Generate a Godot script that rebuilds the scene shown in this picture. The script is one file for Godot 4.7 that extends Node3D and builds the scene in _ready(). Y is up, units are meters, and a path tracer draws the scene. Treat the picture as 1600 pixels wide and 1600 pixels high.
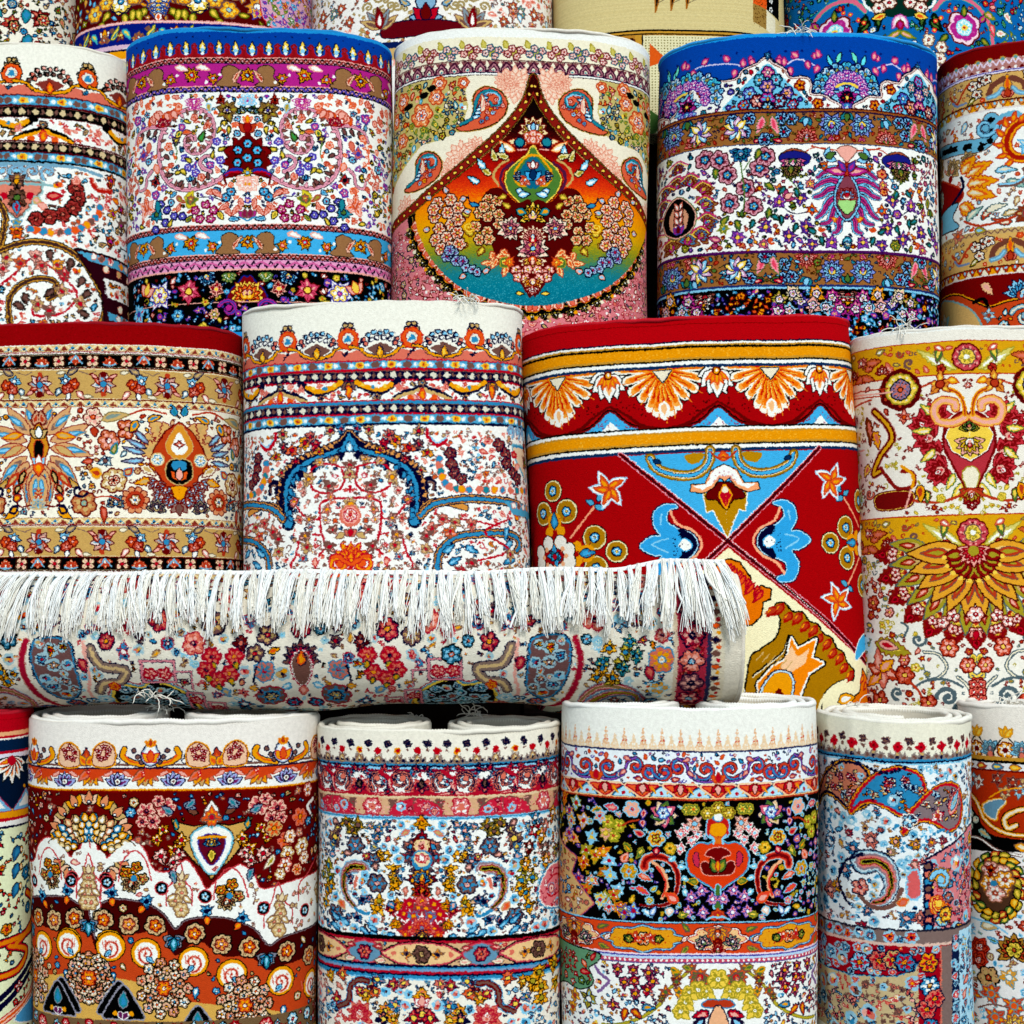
extends Node3D
# A display of rolled Persian-style carpets: four tiers of rolls standing on end on stepped stands,
# and one fringed carpet laid across the tops of the front tier. Units are metres, y is up.

const EYE := 1.45                 # height of the camera
const AWAY := 3.3                 # from the camera to the fronts of the front tier
const UNIT := 0.001375            # one unit of a design at that distance

var taken := {}
var noise_map: NoiseTexture2D
var tuft_map: NoiseTexture2D
var mats := {}
var rng := RandomNumberGenerator.new()


func _ready() -> void:
	rng.seed = 7
	var cam := Camera3D.new()
	cam.name = "camera"
	cam.projection = Camera3D.PROJECTION_FRUSTUM
	cam.near = 0.1
	cam.far = 60.0
	cam.size = 0.1 * 1600.0 * UNIT / AWAY
	cam.frustum_offset = Vector2(0, 0.1 * 70.0 * UNIT / AWAY)
	cam.position = Vector3(0, EYE, AWAY)
	add_child(cam)
	cam.current = true

	var sky := Sky.new()
	var ps := ProceduralSkyMaterial.new()
	ps.sky_top_color = Color(0.62, 0.72, 0.80)
	ps.sky_horizon_color = Color(0.84, 0.90, 0.92)
	ps.sky_curve = 0.2
	ps.ground_bottom_color = Color(0.42, 0.41, 0.40)
	ps.ground_horizon_color = Color(0.60, 0.60, 0.59)
	ps.sky_energy_multiplier = 1.0
	ps.sun_angle_max = 20.0
	sky.sky_material = ps
	var env := Environment.new()
	env.background_mode = Environment.BG_SKY
	env.sky = sky
	env.ambient_light_source = Environment.AMBIENT_SOURCE_SKY
	env.tonemap_mode = Environment.TONE_MAPPER_LINEAR
	env.tonemap_exposure = 1.7
	env.sdfgi_enabled = true
	env.ssao_enabled = true
	env.ssil_enabled = true
	var we := WorldEnvironment.new()
	we.name = "world_environment"
	we.environment = env
	add_child(we)
	var sun := DirectionalLight3D.new()
	sun.name = "sun"
	sun.light_energy = 0.5
	sun.light_color = Color(1.0, 0.99, 0.965)
	sun.light_angular_distance = 14.0
	sun.shadow_enabled = true
	sun.rotation_degrees = Vector3(-42, 14, 0)
	add_child(sun)

	make_noise()
	build_setting()
	build_tiers()
	build_fringed_roll()


# --- naming ------------------------------------------------------------------------------------
func numbered(called: String) -> String:
	taken[called] = taken.get(called, 0) + 1
	return called if taken[called] == 1 else "%s_%03d" % [called, taken[called] - 1]


func thing(called: String, label: String, category: String, group := "") -> Node3D:
	var o := Node3D.new()
	o.name = numbered(called)
	add_child(o, true)
	o.set_meta("label", label)
	o.set_meta("category", category)
	if group: o.set_meta("group", group)
	return o


func part(called: String, mesh: Mesh, m: Material, parent: Node) -> MeshInstance3D:
	var o := MeshInstance3D.new()
	o.name = called
	o.mesh = mesh
	o.material_override = m
	o.cast_shadow = GeometryInstance3D.SHADOW_CASTING_SETTING_ON
	parent.add_child(o, true)
	return o


# --- materials ---------------------------------------------------------------------------------
func make_noise() -> void:
	var n := FastNoiseLite.new()
	n.seed = 11
	n.noise_type = FastNoiseLite.TYPE_SIMPLEX_SMOOTH
	n.frequency = 0.33
	n.fractal_octaves = 3
	tuft_map = NoiseTexture2D.new()
	tuft_map.width = 1024
	tuft_map.height = 1024
	tuft_map.seamless = true
	tuft_map.noise = n
	var n2 := FastNoiseLite.new()
	n2.seed = 5
	n2.frequency = 0.05
	n2.fractal_octaves = 5
	n2.fractal_gain = 0.75
	var ramp := Gradient.new()
	ramp.set_color(0, Color(0.90, 0.895, 0.89))
	ramp.set_color(1, Color(1, 1, 1))
	noise_map = NoiseTexture2D.new()
	noise_map.width = 512
	noise_map.height = 512
	noise_map.seamless = true
	noise_map.noise = n2
	noise_map.color_ramp = ramp


func pile_mat(im: Image, bump := 0.12) -> StandardMaterial3D:
	var m := StandardMaterial3D.new()
	m.albedo_texture = ImageTexture.create_from_image(im)
	m.albedo_color = Color(0.97, 0.97, 0.97)
	m.roughness = 1.0
	m.metallic_specular = 0.12
	m.heightmap_enabled = true
	m.heightmap_texture = tuft_map
	m.heightmap_scale = bump
	m.detail_enabled = true
	m.detail_blend_mode = BaseMaterial3D.BLEND_MODE_MUL
	m.detail_uv_layer = BaseMaterial3D.DETAIL_UV_2
	m.detail_albedo = noise_map
	return m


func cloth(called: String, c: Color, bump := 0.08, rough := 1.0) -> StandardMaterial3D:
	if mats.has(called): return mats[called]
	var m := StandardMaterial3D.new()
	m.albedo_color = c
	m.roughness = rough
	m.metallic_specular = 0.2
	m.uv1_triplanar = true
	m.uv1_scale = Vector3.ONE * 2.2
	m.albedo_texture = noise_map
	m.heightmap_enabled = true
	m.heightmap_texture = tuft_map
	m.heightmap_scale = bump
	mats[called] = m
	return m


# --- meshes ------------------------------------------------------------------------------------
static func grid_mesh(p: PackedVector3Array, nrm: PackedVector3Array, uv: PackedVector2Array, uv2: PackedVector2Array, cols: int, rows: int, flip: bool) -> ArrayMesh:
	var idx := PackedInt32Array()
	for j in rows - 1:
		for i in cols - 1:
			var a := j * cols + i
			var b := a + 1
			var c := a + cols
			var d := c + 1
			if flip: idx.append_array([a, b, d, a, d, c])
			else: idx.append_array([a, d, b, a, c, d])
	var arr := []
	arr.resize(Mesh.ARRAY_MAX)
	arr[Mesh.ARRAY_VERTEX] = p
	arr[Mesh.ARRAY_NORMAL] = nrm
	if uv.size(): arr[Mesh.ARRAY_TEX_UV] = uv
	if uv2.size(): arr[Mesh.ARRAY_TEX_UV2] = uv2
	arr[Mesh.ARRAY_INDEX] = idx
	var m := ArrayMesh.new()
	m.add_surface_from_arrays(Mesh.PRIMITIVE_TRIANGLES, arr)
	return m


static func tube(path: PackedVector3Array, radius: PackedFloat32Array, sides: int, closed_ends := true) -> ArrayMesh:
	var n := path.size()
	var p := PackedVector3Array()
	var nr := PackedVector3Array()
	var up := Vector3(0.13, 0.97, 0.21).normalized()
	for i in n:
		var d := (path[mini(i + 1, n - 1)] - path[maxi(i - 1, 0)]).normalized()
		var a := d.cross(up)
		if a.length() < 0.05: a = d.cross(Vector3.RIGHT)
		a = a.normalized()
		var b := a.cross(d).normalized()
		var r := radius[i % radius.size()]
		if closed_ends and (i == 0 or i == n - 1): r *= 0.15
		for k in sides + 1:
			var t := TAU * k / sides
			var q := a * cos(t) + b * sin(t)
			p.append(path[i] + q * r); nr.append(q)
	return grid_mesh(p, nr, PackedVector2Array(), PackedVector2Array(), sides + 1, n, true)


# The way a carpet lies when it is wound from both ends: round the front in one bulging sweep, then
# into a coil on each side. Returns points (x, z) from the middle of the front to the heart of the right coil.
static func sweep(a: float, b: float, t: float, turns: float, power: float) -> PackedVector2Array:
	var p := PackedVector2Array()
	for i in 41:
		var th := PI / 2 * (1.0 - pow(float(i) / 40.0, 1.0))
		p.append(Vector2(a * pow(cos(th), 2.0 / power), b * pow(sin(th), 2.0 / power)))
	p[0] = Vector2(0, b); p[40] = Vector2(a, 0)
	var r0 := a * 0.5 - t * 0.55
	var n := int(turns * 26)
	for i in range(1, n + 1):
		var ph := TAU * i / 26.0
		var r := maxf(0.012, r0 - t * 1.42 * ph / TAU)
		p.append(Vector2(a - r0 + r * cos(ph), -r * sin(ph) * minf(1.0, (b - t) / r0)))
	return p


static func coil(r0: float, t: float, turns: float) -> PackedVector2Array:      # a single roll, from the middle of its front round and round inwards
	var p := PackedVector2Array()
	var n := int(turns * 40)
	for i in n + 1:
		var ph := TAU * i / 40.0
		p.append(Vector2(sin(ph), cos(ph)) * maxf(0.012, r0 - t * 1.42 * ph / TAU))
	return p


static func resample(p: PackedVector2Array, step: float) -> PackedVector2Array:
	var r := PackedVector2Array([p[0]])
	var want := step
	var run := 0.0
	for i in range(1, p.size()):
		var d := p[i].distance_to(p[i - 1])
		while run + d >= want and d > 0:
			r.append(p[i - 1].lerp(p[i], (want - run) / d))
			want += step
		run += d
	return r


func dent(s: float, y: float, sd: float) -> float:
	return 0.0050 * sin(s * 9.0 + sd) * sin(y * 5.0 + sd * 2.3) + 0.0016 * sin(s * 23.0 + y * 11.0 + sd * 5.0)


func rim_wave(s: float, sd: float, wob: float) -> float:
	return wob * (sin(s * 7.0 + sd * 3.1) + 0.5 * sin(s * 17.0 + sd * 7.7) + 0.25 * sin(s * 41.0 + sd))


# One standing carpet. spec: w, b half width and half depth; top, z, x its upper front edge; long; lean, tilt in degrees
func carpet(spec: Dictionary) -> Node3D:
	var o := thing("rolled_carpet", spec.label, "carpet", spec.group)
	var a: float = spec.w
	var b: float = spec.b
	var t: float = spec.get("t", 0.012)
	var unit: float = spec.unit
	var sd: float = spec.seed
	var long: float = spec.long
	var single: bool = spec.get("single", false)
	var half_path: PackedVector2Array = coil(a, t, spec.get("turns", 3.0)) if single else sweep(a, b, t, spec.get("turns", 2.6), spec.get("power", 2.5))
	# distance along the cloth for an x seen from the front
	var front := PackedFloat32Array()
	var run := 0.0
	var k := 1
	var last := half_path[0]
	var n := 60
	for i in n + 1:
		var want := a * i / n
		while k < half_path.size() and half_path[k].x <= want and half_path[k].x > half_path[k - 1].x:
			run += last.distance_to(half_path[k]); last = half_path[k]; k += 1
		front.append((run + last.distance_to(Vector2(want, last.y)) * (1.0 if want > last.x else 0.0)) / unit)
	var high: float = spec.high
	var loom := Loom.new(a / unit, front, high, int(sd * 17) + 3, Color("f1ebe0"), spec.get("texels", 1.5))
	loom.rag = spec.get("rag", 0.8)
	loom.shift = spec.get("shift", 0.0)
	(spec.weave as Callable).call(loom)
	loom.wander(spec.get("wander", 1.05), 1)
	loom.im.adjust_bcs(0.96, 1.18, 1.05)
	# the whole path, left to right, at even steps
	var right := resample(half_path, 0.006)
	var path := PackedVector2Array()
	var i0 := right.size() - 1
	if single:
		var lead := resample(PackedVector2Array([Vector2(0, a), Vector2(-a * .38, a * .925), Vector2(-a * .71, a * .71), Vector2(-a * .93, a * .38), Vector2(-a * 1.0, 0), Vector2(-a * .95, -a * .32)]), 0.006)
		for i in range(lead.size() - 1, 0, -1): path.append(lead[i])
		i0 = lead.size() - 1
	else:
		for i in range(right.size() - 1, 0, -1): path.append(Vector2(-right[i].x, right[i].y))
	path.append_array(right)
	var m := path.size()
	var nor := PackedVector2Array()
	for i in m:
		var d := (path[mini(i + 1, m - 1)] - path[maxi(i - 1, 0)]).normalized()
		nor.append(Vector2(-d.y, d.x))        # outwards: the path runs left to right along the front
	var ys := PackedFloat32Array([0.0, 0.004, 0.012, 0.03])
	for i in range(1, 15): ys.append(minf(long, 0.03 + (high * unit * 1.1) * i / 14.0))
	ys.append(long)
	for side in 2:
		var p := PackedVector3Array()
		var nr := PackedVector3Array()
		var uv := PackedVector2Array()
		var uv2 := PackedVector2Array()
		for y in ys:
			for i in m:
				var s := (i - i0) * 0.006
				var q := path[i] + nor[i] * ((t * 0.5 - maxf(0, 0.004 - y)) if side == 0 else -t * 0.42)
				q += nor[i] * (dent(s, y, sd) if absf(s) < a * 1.6 else 0.0)
				var top := rim_wave(s, sd, spec.get("wob", 0.0026)) if y < long else 0.0
				p.append(Vector3(q.x, long - y + top * maxf(0.0, 1.0 - y / 0.5), q.y))
				nr.append(Vector3(nor[i].x, 0, nor[i].y) * (1 if side == 0 else -1))
				uv.append(Vector2(s / unit / (2.0 * loom.half) + 0.5, y / unit / high))
				uv2.append(Vector2(s, y) * 3.1 + Vector2(sd, sd * .7))
		if side == 0: part("pile", grid_mesh(p, nr, uv, uv2, m, ys.size(), true), pile_mat(loom.im, spec.get("bump", 0.12)), o)
		else: part("backing", grid_mesh(p, nr, PackedVector2Array(), PackedVector2Array(), m, ys.size(), false), cloth("backing", Color("d9d0bd")), o)
	# the overcast edge along the top
	var fine := PackedVector2Array()
	var full := PackedVector2Array()
	for q in path: full.append(q)
	var step: float = spec.get("stitch", 0.0035) * 0.5
	fine = resample(full, step)
	var line := PackedVector3Array()
	var rad := PackedFloat32Array()
	var br: float = t * spec.get("rope", 0.54)
	for i in fine.size():
		var s := i * step - i0 * 0.006
		line.append(Vector3(fine[i].x, long + rim_wave(s, sd, spec.get("wob", 0.0026)) - br * 0.35 + 0.0008 * sin(s * 90.0), fine[i].y))
		rad.append(br * (1.0 if i % 2 else 0.76))
	part("edge_binding", tube(line, rad, 7), cloth("binding_" + str(spec.rope_color), spec.rope_color, 0.15), o)
	for q in spec.get("threads", []):
		tuft(o, Vector3(q[0], long + q[1], q[2]), int(q[3]), q[4])
	var r := Basis.from_euler(Vector3(deg_to_rad(-spec.get("lean", 0.0)), deg_to_rad(spec.get("yaw", 0.0)), deg_to_rad(spec.get("tilt", 0.0))))
	o.transform = Transform3D(r, Vector3(spec.x, spec.top, spec.z) - r * Vector3(0, long, b if not single else a))
	return o


# a wisp of loose threads on an edge
func tuft(o: Node3D, at: Vector3, n: int, size: float) -> void:
	for i in n:
		var p := PackedVector3Array()
		var q := at + Vector3(rng.randf_range(-.3, .3) * size, 0.002, rng.randf_range(-.1, .3) * size)
		var d := Vector3(rng.randf_range(-1, 1), rng.randf_range(0.1, 1.0), rng.randf_range(-.1, .9)).normalized()
		for k in 9:
			p.append(q)
			q += d * size / 8.0
			d = (d + Vector3(rng.randf_range(-.55, .55), rng.randf_range(-.6, .2), rng.randf_range(-.3, .4))).normalized()
		part("loose_thread", tube(p, PackedFloat32Array([0.0012]), 4), cloth("thread", Color("f2eee2"), 0.0), o)


# --- the place ---------------------------------------------------------------------------------
func build_setting() -> void:
	var g := PlaneMesh.new()
	g.size = Vector2(40, 40)
	var gm := cloth("ground", Color(0.40, 0.38, 0.36), 0.3)
	var o := part("ground", g, gm, self)
	o.set_meta("kind", "structure")
	var wood := cloth("step", Color("241a14"), 0.1)
	for q in [[1.12, -0.43, 0.46, -1.16, 2.36], [1.07, -0.43, 0.46, 1.36, 2.66], [1.50, -0.91, 0.46, 0.1, 5.2], [2.72, -1.42, 0.50, 0.1, 5.2]]:
		var bx := BoxMesh.new()
		bx.size = Vector3(q[4], q[0], q[2])
		var st := part("display_step", bx, wood, self)
		st.position = Vector3(q[3], q[0] * 0.5, q[1] - q[2] * 0.5)
		st.set_meta("kind", "structure")
	var wall := BoxMesh.new()
	wall.size = Vector3(5.6, 4.4, 0.12)
	var w := part("back_wall", wall, cloth("wall", Color("3c342c"), 0.1), self)
	w.position = Vector3(0.1, 2.2, -2.02)
	w.set_meta("kind", "structure")

func build_tiers() -> void:
	carpet({"w": 0.3145, "b": 0.1832, "x": -1.6918, "top": 3.4514, "z": -1.400, "unit": 0.001958, "long": 0.731, "lean": 3, "tilt": 0, "high": 400.0, "seed": 1.0, "shift": 32.4, "weave": weave_back.bind(0), "rag": 1.1, "rope_color": CR,
		"label": "cream carpet with maroon flowers at the top left corner behind the cream crown carpet", "group": "carpets in the topmost row"})
	carpet({"w": 0.3632, "b": 0.2076, "x": -1.0019, "top": 3.4344, "z": -1.360, "unit": 0.001942, "long": 0.714, "lean": 3, "tilt": 0, "high": 400.0, "seed": 2.7, "shift": 22.0, "weave": weave_back.bind(1), "rope_color": DR,
		"label": "maroon carpet with gold flowers above a navy border band", "group": "carpets in the topmost row"})
	carpet({"w": 0.3766, "b": 0.2143, "x": -0.2503, "top": 3.4386, "z": -1.370, "unit": 0.001946, "long": 0.719, "lean": 3, "tilt": 0, "high": 420.0, "seed": 4.4, "shift": 5.6, "weave": weave_back.bind(2), "rope_color": CR,
		"label": "white carpet with fine tan tendrils and red tulip palmettes in the topmost row", "group": "carpets in the topmost row"})
	carpet({"w": 0.3568, "b": 0.2044, "x": 0.4925, "top": 3.4344, "z": -1.360, "unit": 0.001942, "long": 0.714, "lean": 3, "tilt": 0, "high": 480.0, "seed": 6.1, "shift": -10.7, "weave": weave_back.bind(3), "rope_color": TN, "wander": 0.5, "rag": 0.3,
		"label": "plain beige carpet with black sawtooth triangles and a dotted panel", "group": "carpets in the topmost row"})
	carpet({"w": 0.3788, "b": 0.2154, "x": 1.2458, "top": 3.4386, "z": -1.370, "unit": 0.001946, "long": 0.719, "lean": 3, "tilt": 0, "high": 430.0, "seed": 7.8, "shift": -28.2, "weave": weave_back.bind(4), "rope_color": BL,
		"label": "bright blue carpet with large pink and white rosettes in pink arcs", "group": "carpets in the topmost row"})
	carpet({"w": 0.3736, "b": 0.2128, "x": -1.4634, "top": 2.8503, "z": -0.880, "unit": 0.001742, "long": 1.350, "lean": 3, "tilt": 0.3, "high": 490.0, "seed": 9.5, "shift": 40.7, "weave": weave_crown.bind(0), "rag": 1.3, "wander": 1.7, "rope_color": Color("e9e2d2"),
		"label": "cream edged carpet with orange ring blossoms and a garland of dark roses, leftmost", "group": "carpets standing in the second row"})
	carpet({"w": 0.3697, "b": 0.2108, "x": -0.7195, "top": 2.8955, "z": -0.900, "unit": 0.001750, "long": 1.396, "lean": 3, "tilt": 0.6, "high": 480.0, "seed": 11.2, "shift": 19.7, "weave": weave_blue_scroll, "rope_color": Color("2a86c4"), "wob": 0.004, "threads": [[-0.345, -0.01, 0.03, 9, 0.05]],
		"label": "blue edged carpet with pink scrolls round a dark red palmette on white", "group": "carpets standing in the second row"})
	carpet({"w": 0.3564, "b": 0.2042, "x": 0.0256, "top": 2.8886, "z": -0.890, "unit": 0.001746, "long": 1.389, "lean": 3, "tilt": -0.3, "high": 500.0, "seed": 12.9, "shift": -0.7, "weave": weave_rainbow_arch, "rope_color": Color("ece6d8"), "rag": 0.5, "wander": 1.1, "texels": 1.6,
		"label": "carpet with a pointed arch shading from black through red and orange to teal", "group": "carpets standing in the second row"})
	carpet({"w": 0.3889, "b": 0.2205, "x": 0.8141, "top": 2.8746, "z": -0.890, "unit": 0.001746, "long": 1.375, "lean": 3, "tilt": -0.4, "high": 500.0, "seed": 14.6, "shift": -23.3, "weave": weave_blue_arches, "rope_color": Color("2f93d6"), "threads": [[-0.03, 0.002, 0.2, 18, 0.06]],
		"label": "royal blue edged carpet with white arches, brown bands and mauve flowers", "group": "carpets standing in the second row"})
	carpet({"w": 0.3746, "b": 0.2133, "x": 1.6017, "top": 2.8607, "z": -0.880, "unit": 0.001742, "long": 1.361, "lean": 3, "tilt": 0, "high": 500.0, "seed": 16.3, "shift": -44.6, "weave": weave_burgundy_edge, "rope_color": Color("8c1218"),
		"label": "burgundy edged carpet with blue acanthus and orange leaves at the right edge", "group": "carpets standing in the second row"})
	carpet({"w": 0.3978, "b": 0.2249, "x": -1.0928, "top": 2.0142, "z": -0.410, "unit": 0.001546, "long": 0.894, "lean": 2.5, "tilt": 0.2, "high": 440.0, "seed": 18.0, "shift": 40.4, "weave": weave_tan_palmettes, "rope_color": Color("981420"),
		"label": "red edged carpet with tan border bands and leafy palmettes on cream", "group": "carpets standing in the third row"})
	carpet({"w": 0.3487, "b": 0.2004, "x": -0.3258, "top": 2.0651, "z": -0.400, "unit": 0.001542, "long": 0.945, "lean": 2.5, "tilt": 1.0, "high": 470.0, "seed": 19.7, "shift": 10.9, "weave": weave_crown.bind(1), "rag": 1.3, "wander": 1.7, "rope_color": Color("eae4d6"), "threads": [[0.21, 0.0, 0.17, 16, 0.05]],
		"label": "cream edged carpet with a crown of orange rings above a navy ogee arch", "group": "carpets standing in the third row"})
	carpet({"w": 0.4122, "b": 0.2321, "x": 0.4399, "top": 2.0266, "z": -0.400, "unit": 0.001542, "long": 0.957, "lean": 2.5, "tilt": 2.5, "high": 660.0, "seed": 21.4, "shift": -16.8, "weave": weave_red_lattice, "rope_color": Color("c01826"), "wander": 1.2, "rag": 0.5,
		"label": "bold red carpet with gold stripes, crossed diagonals and light blue tulips", "group": "carpets standing in the third row"})
	carpet({"w": 0.2895, "b": 0.1708, "x": 1.1481, "top": 2.0034, "z": -0.410, "unit": 0.001546, "long": 0.933, "lean": 2.5, "tilt": 1.2, "high": 660.0, "seed": 23.1, "shift": -32.7, "weave": weave_gold_sunburst, "rope_color": Color("e9e3d6"), "threads": [[-0.19, 0.004, 0.12, 18, 0.06]],
		"label": "ivory carpet with mustard bands, a crimson shield palmette and a half sunburst", "group": "carpets standing in the third row"})
	carpet({"w": 0.2658, "b": 0.1589, "x": -1.3547, "top": 1.1076, "z": 0.000, "unit": 0.001375, "long": 1.108, "lean": 0, "tilt": 0, "high": 520.0, "seed": 24.8, "shift": 45.3, "weave": weave_navy_lattice, "rope_color": Color("b01a2a"),
		"label": "red edged carpet with navy and gold bands over a pale green field in front", "group": "carpets standing in the front row"})
	carpet({"w": 0.3134, "b": 0.1827, "x": -0.7597, "top": 1.0966, "z": 0.000, "unit": 0.001375, "long": 1.097, "lean": 0, "tilt": 0, "high": 520.0, "seed": 26.5, "shift": 29.0, "weave": weave_maroon_medallion, "rope_color": Color("f1ece2"), "t": 0.015, "stitch": 0.0065, "threads": [[-0.02, 0.004, 0.02, 14, 0.05]],
		"label": "ivory topped carpet with maroon field, white volutes and heavy blossoms over gold", "group": "carpets standing in the front row"})
	carpet({"w": 0.2652, "b": 0.1586, "x": -0.1633, "top": 1.0762, "z": -0.010, "unit": 0.001379, "long": 1.076, "lean": 0, "tilt": 0, "high": 510.0, "seed": 28.2, "shift": 5.4, "weave": weave_blue_urns, "rag": 1.4, "wander": 1.7, "rope_color": Color("ece6d6"), "t": 0.014, "stitch": 0.0065, "threads": [[-0.06, 0.0, -0.1, 6, 0.05], [0.07, 0.004, -0.1, 16, 0.05]],
		"label": "shaggy cream topped carpet with crimson scrolls and mirrored feather curls on icy white", "group": "carpets standing in the front row"})
	carpet({"w": 0.2760, "b": 0.1640, "x": 0.3928, "top": 1.1284, "z": 0.030, "unit": 0.001362, "long": 1.128, "lean": 0, "tilt": 0, "high": 520.0, "seed": 29.9, "shift": -13.8, "weave": weave_black_vase, "rope_color": Color("f6f4ec"), "t": 0.014, "stitch": 0.0065, "threads": [[0.12, 0.0, -0.15, 14, 0.06]],
		"label": "white topped carpet with an orange vase on a black field", "group": "carpets standing in the front row"})
	carpet({"w": 0.1668, "b": 0.1668, "x": 0.8624, "top": 1.0966, "z": 0.000, "unit": 0.001375, "long": 1.097, "lean": 0, "tilt": 0, "high": 500.0, "seed": 31.6, "shift": -30.2, "weave": weave_paisley_runner, "rag": 1.5, "wander": 1.7, "single": true, "rope_color": Color("efe9da"), "t": 0.015, "stitch": 0.0065, "threads": [[-0.05, 0.0, -0.15, 12, 0.05]],
		"label": "narrow single roll with three paisleys below a cream top with red dots", "group": "carpets standing in the front row"})
	carpet({"w": 0.2430, "b": 0.1475, "x": 1.2972, "top": 1.1069, "z": -0.160, "unit": 0.001442, "long": 1.107, "lean": 0, "tilt": 0, "high": 520.0, "seed": 33.3, "shift": -36.8, "weave": weave_rust_corner, "rope_color": Color("ebe4d8"), "t": 0.014, "stitch": 0.0065, "threads": [[-0.14, 0.0, 0.04, 14, 0.06]],
		"label": "cream topped carpet with a rust red field, half hidden behind the narrow single roll", "group": "carpets standing in the front row"})


# The fringed carpet, wound into one roll and laid across the tops of the front tier. Its length runs along x.
func build_fringed_roll() -> void:
	var o := thing("fringed_carpet", "carpet rolled up and laid across the front row, with a long white fringe", "carpet")
	var r0 := 0.150
	var t := 0.012
	var x0 := -1.36
	var x1 := 0.497
	var unit := 0.001458
	o.position = Vector3(0, 1.262, -0.17)
	o.rotation_degrees = Vector3(0, 0, 0.35)
	var wide := (x1 - x0) / unit
	var loom := Loom.new(575.0, PackedFloat32Array([0.0, 575.0]), 345.0, 99, Color("ece6d6"), 1.2)
	loom.rag = 1.4
	weave_fringed(loom)
	loom.wander(1.6, 1)
	loom.im.adjust_bcs(0.94, 1.2, 1.05)
	# path round the roll, from the fringe at the top of the front downwards and inwards: (z, y)
	var start := deg_to_rad(74.0)
	var spiral := PackedVector2Array()
	for i in 40 * 5:
		var ph := TAU * i / 40.0
		var r := maxf(0.015, r0 - t * 1.2 * ph / TAU)
		spiral.append(Vector2(cos(start - ph), sin(start - ph) * (0.985 if ph < 5 else 1.0)) * r)
	var path := resample(spiral, 0.006)
	var m := path.size()
	var nor := PackedVector2Array()
	for i in m:
		var d := (path[mini(i + 1, m - 1)] - path[maxi(i - 1, 0)]).normalized()
		nor.append(Vector2(-d.y, d.x))
	var xs := PackedFloat32Array()
	for i in 61: xs.append(lerpf(x1, x0, i / 60.0))
	xs.insert(1, x1 - 0.004); xs.insert(2, x1 - 0.012)
	for side in 2:
		var p := PackedVector3Array()
		var nr := PackedVector3Array()
		var uv := PackedVector2Array()
		var uv2 := PackedVector2Array()
		for x in xs:
			for i in m:
				var s := i * 0.006
				var q := path[i] + nor[i] * ((t * 0.5 - maxf(0, 0.004 - (x1 - x)) + (dent(x, s * 2.0, 3.0) * 1.6 if s < 0.8 else 0.0)) if side == 0 else -t * 0.4)
				var sag := 0.004 * sin(x * 5.0 + 1.0) + 0.003 * sin(x * 11.0)
				p.append(Vector3(x, q.y + sag * 0.6, q.x)); nr.append(Vector3(0, nor[i].y, nor[i].x) * (1 if side == 0 else -1))
				uv.append(Vector2(((x - 0.0) / unit + 225.0 + loom.half) / (2.0 * loom.half), s / unit / 345.0)); uv2.append(Vector2(x, s) * 3.1)
		if side == 0: part("pile", grid_mesh(p, nr, uv, uv2, m, xs.size(), true), pile_mat(loom.im, 0.2), o)
		else: part("backing", grid_mesh(p, nr, PackedVector2Array(), PackedVector2Array(), m, xs.size(), false), cloth("backing", Color("d9d0bd")), o)
	var line := PackedVector3Array()
	var rad := PackedFloat32Array()
	var fine := resample(path, 0.0025)
	for i in fine.size():
		line.append(Vector3(x1 + 0.001, fine[i].y, fine[i].x)); rad.append(t * (0.62 if i % 2 else 0.52))
	part("edge_binding", tube(line, rad, 7), cloth("selvedge", Color("e8dfce"), 0.15), o)

	# the woven heading of the fringe: a flat strip on the outermost edge, lifting a little at the right end
	var sp := PackedVector3Array()
	var sn := PackedVector3Array()
	var cols := 120
	for j in 5:
		for i in cols + 1:
			var x := lerpf(x0, 0.475, float(i) / cols)
			var f := heading(x)
			var th := start + 0.075 - j * 0.034
			var rr: float = r0 + t * 0.5 + 0.004 + [0.0, 0.0035, 0.004, 0.0035, 0.0][j] + f.y
			sp.append(Vector3(x, sin(th) * rr + f.x, cos(th) * rr)); sn.append(Vector3(0, sin(th), cos(th)))
	var head := part("fringe", grid_mesh(sp, sn, PackedVector2Array(), PackedVector2Array(), cols + 1, 5, true), cloth("fringe", Color("fbf9f2"), 0.1), o)
	# one tassel after another
	var i := 0
	var x := x0 + 0.02
	while x < 0.472:
		tassel(head, x, start - 0.065, r0 + t * 0.5 + 0.006, i)
		x += rng.randf_range(0.0155, 0.0225) if x < 0.33 else rng.randf_range(0.013, 0.018)
		i += 1
	for q in [[-0.77, -0.12, 10], [-0.79, -0.12, 6]]:
		tuft(o, Vector3(q[0], q[1], 0.10), q[2], 0.05)


func heading(x: float) -> Vector2:        # how far the heading rises and stands off the roll
	var e := smoothstep(0.22, 0.36, x)
	return Vector2(0.0025 * sin(x * 8.0) + 0.0015 * sin(x * 23.0) + e * 0.009, 0.002 + 0.0015 * sin(x * 14.0) + e * 0.012)


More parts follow.
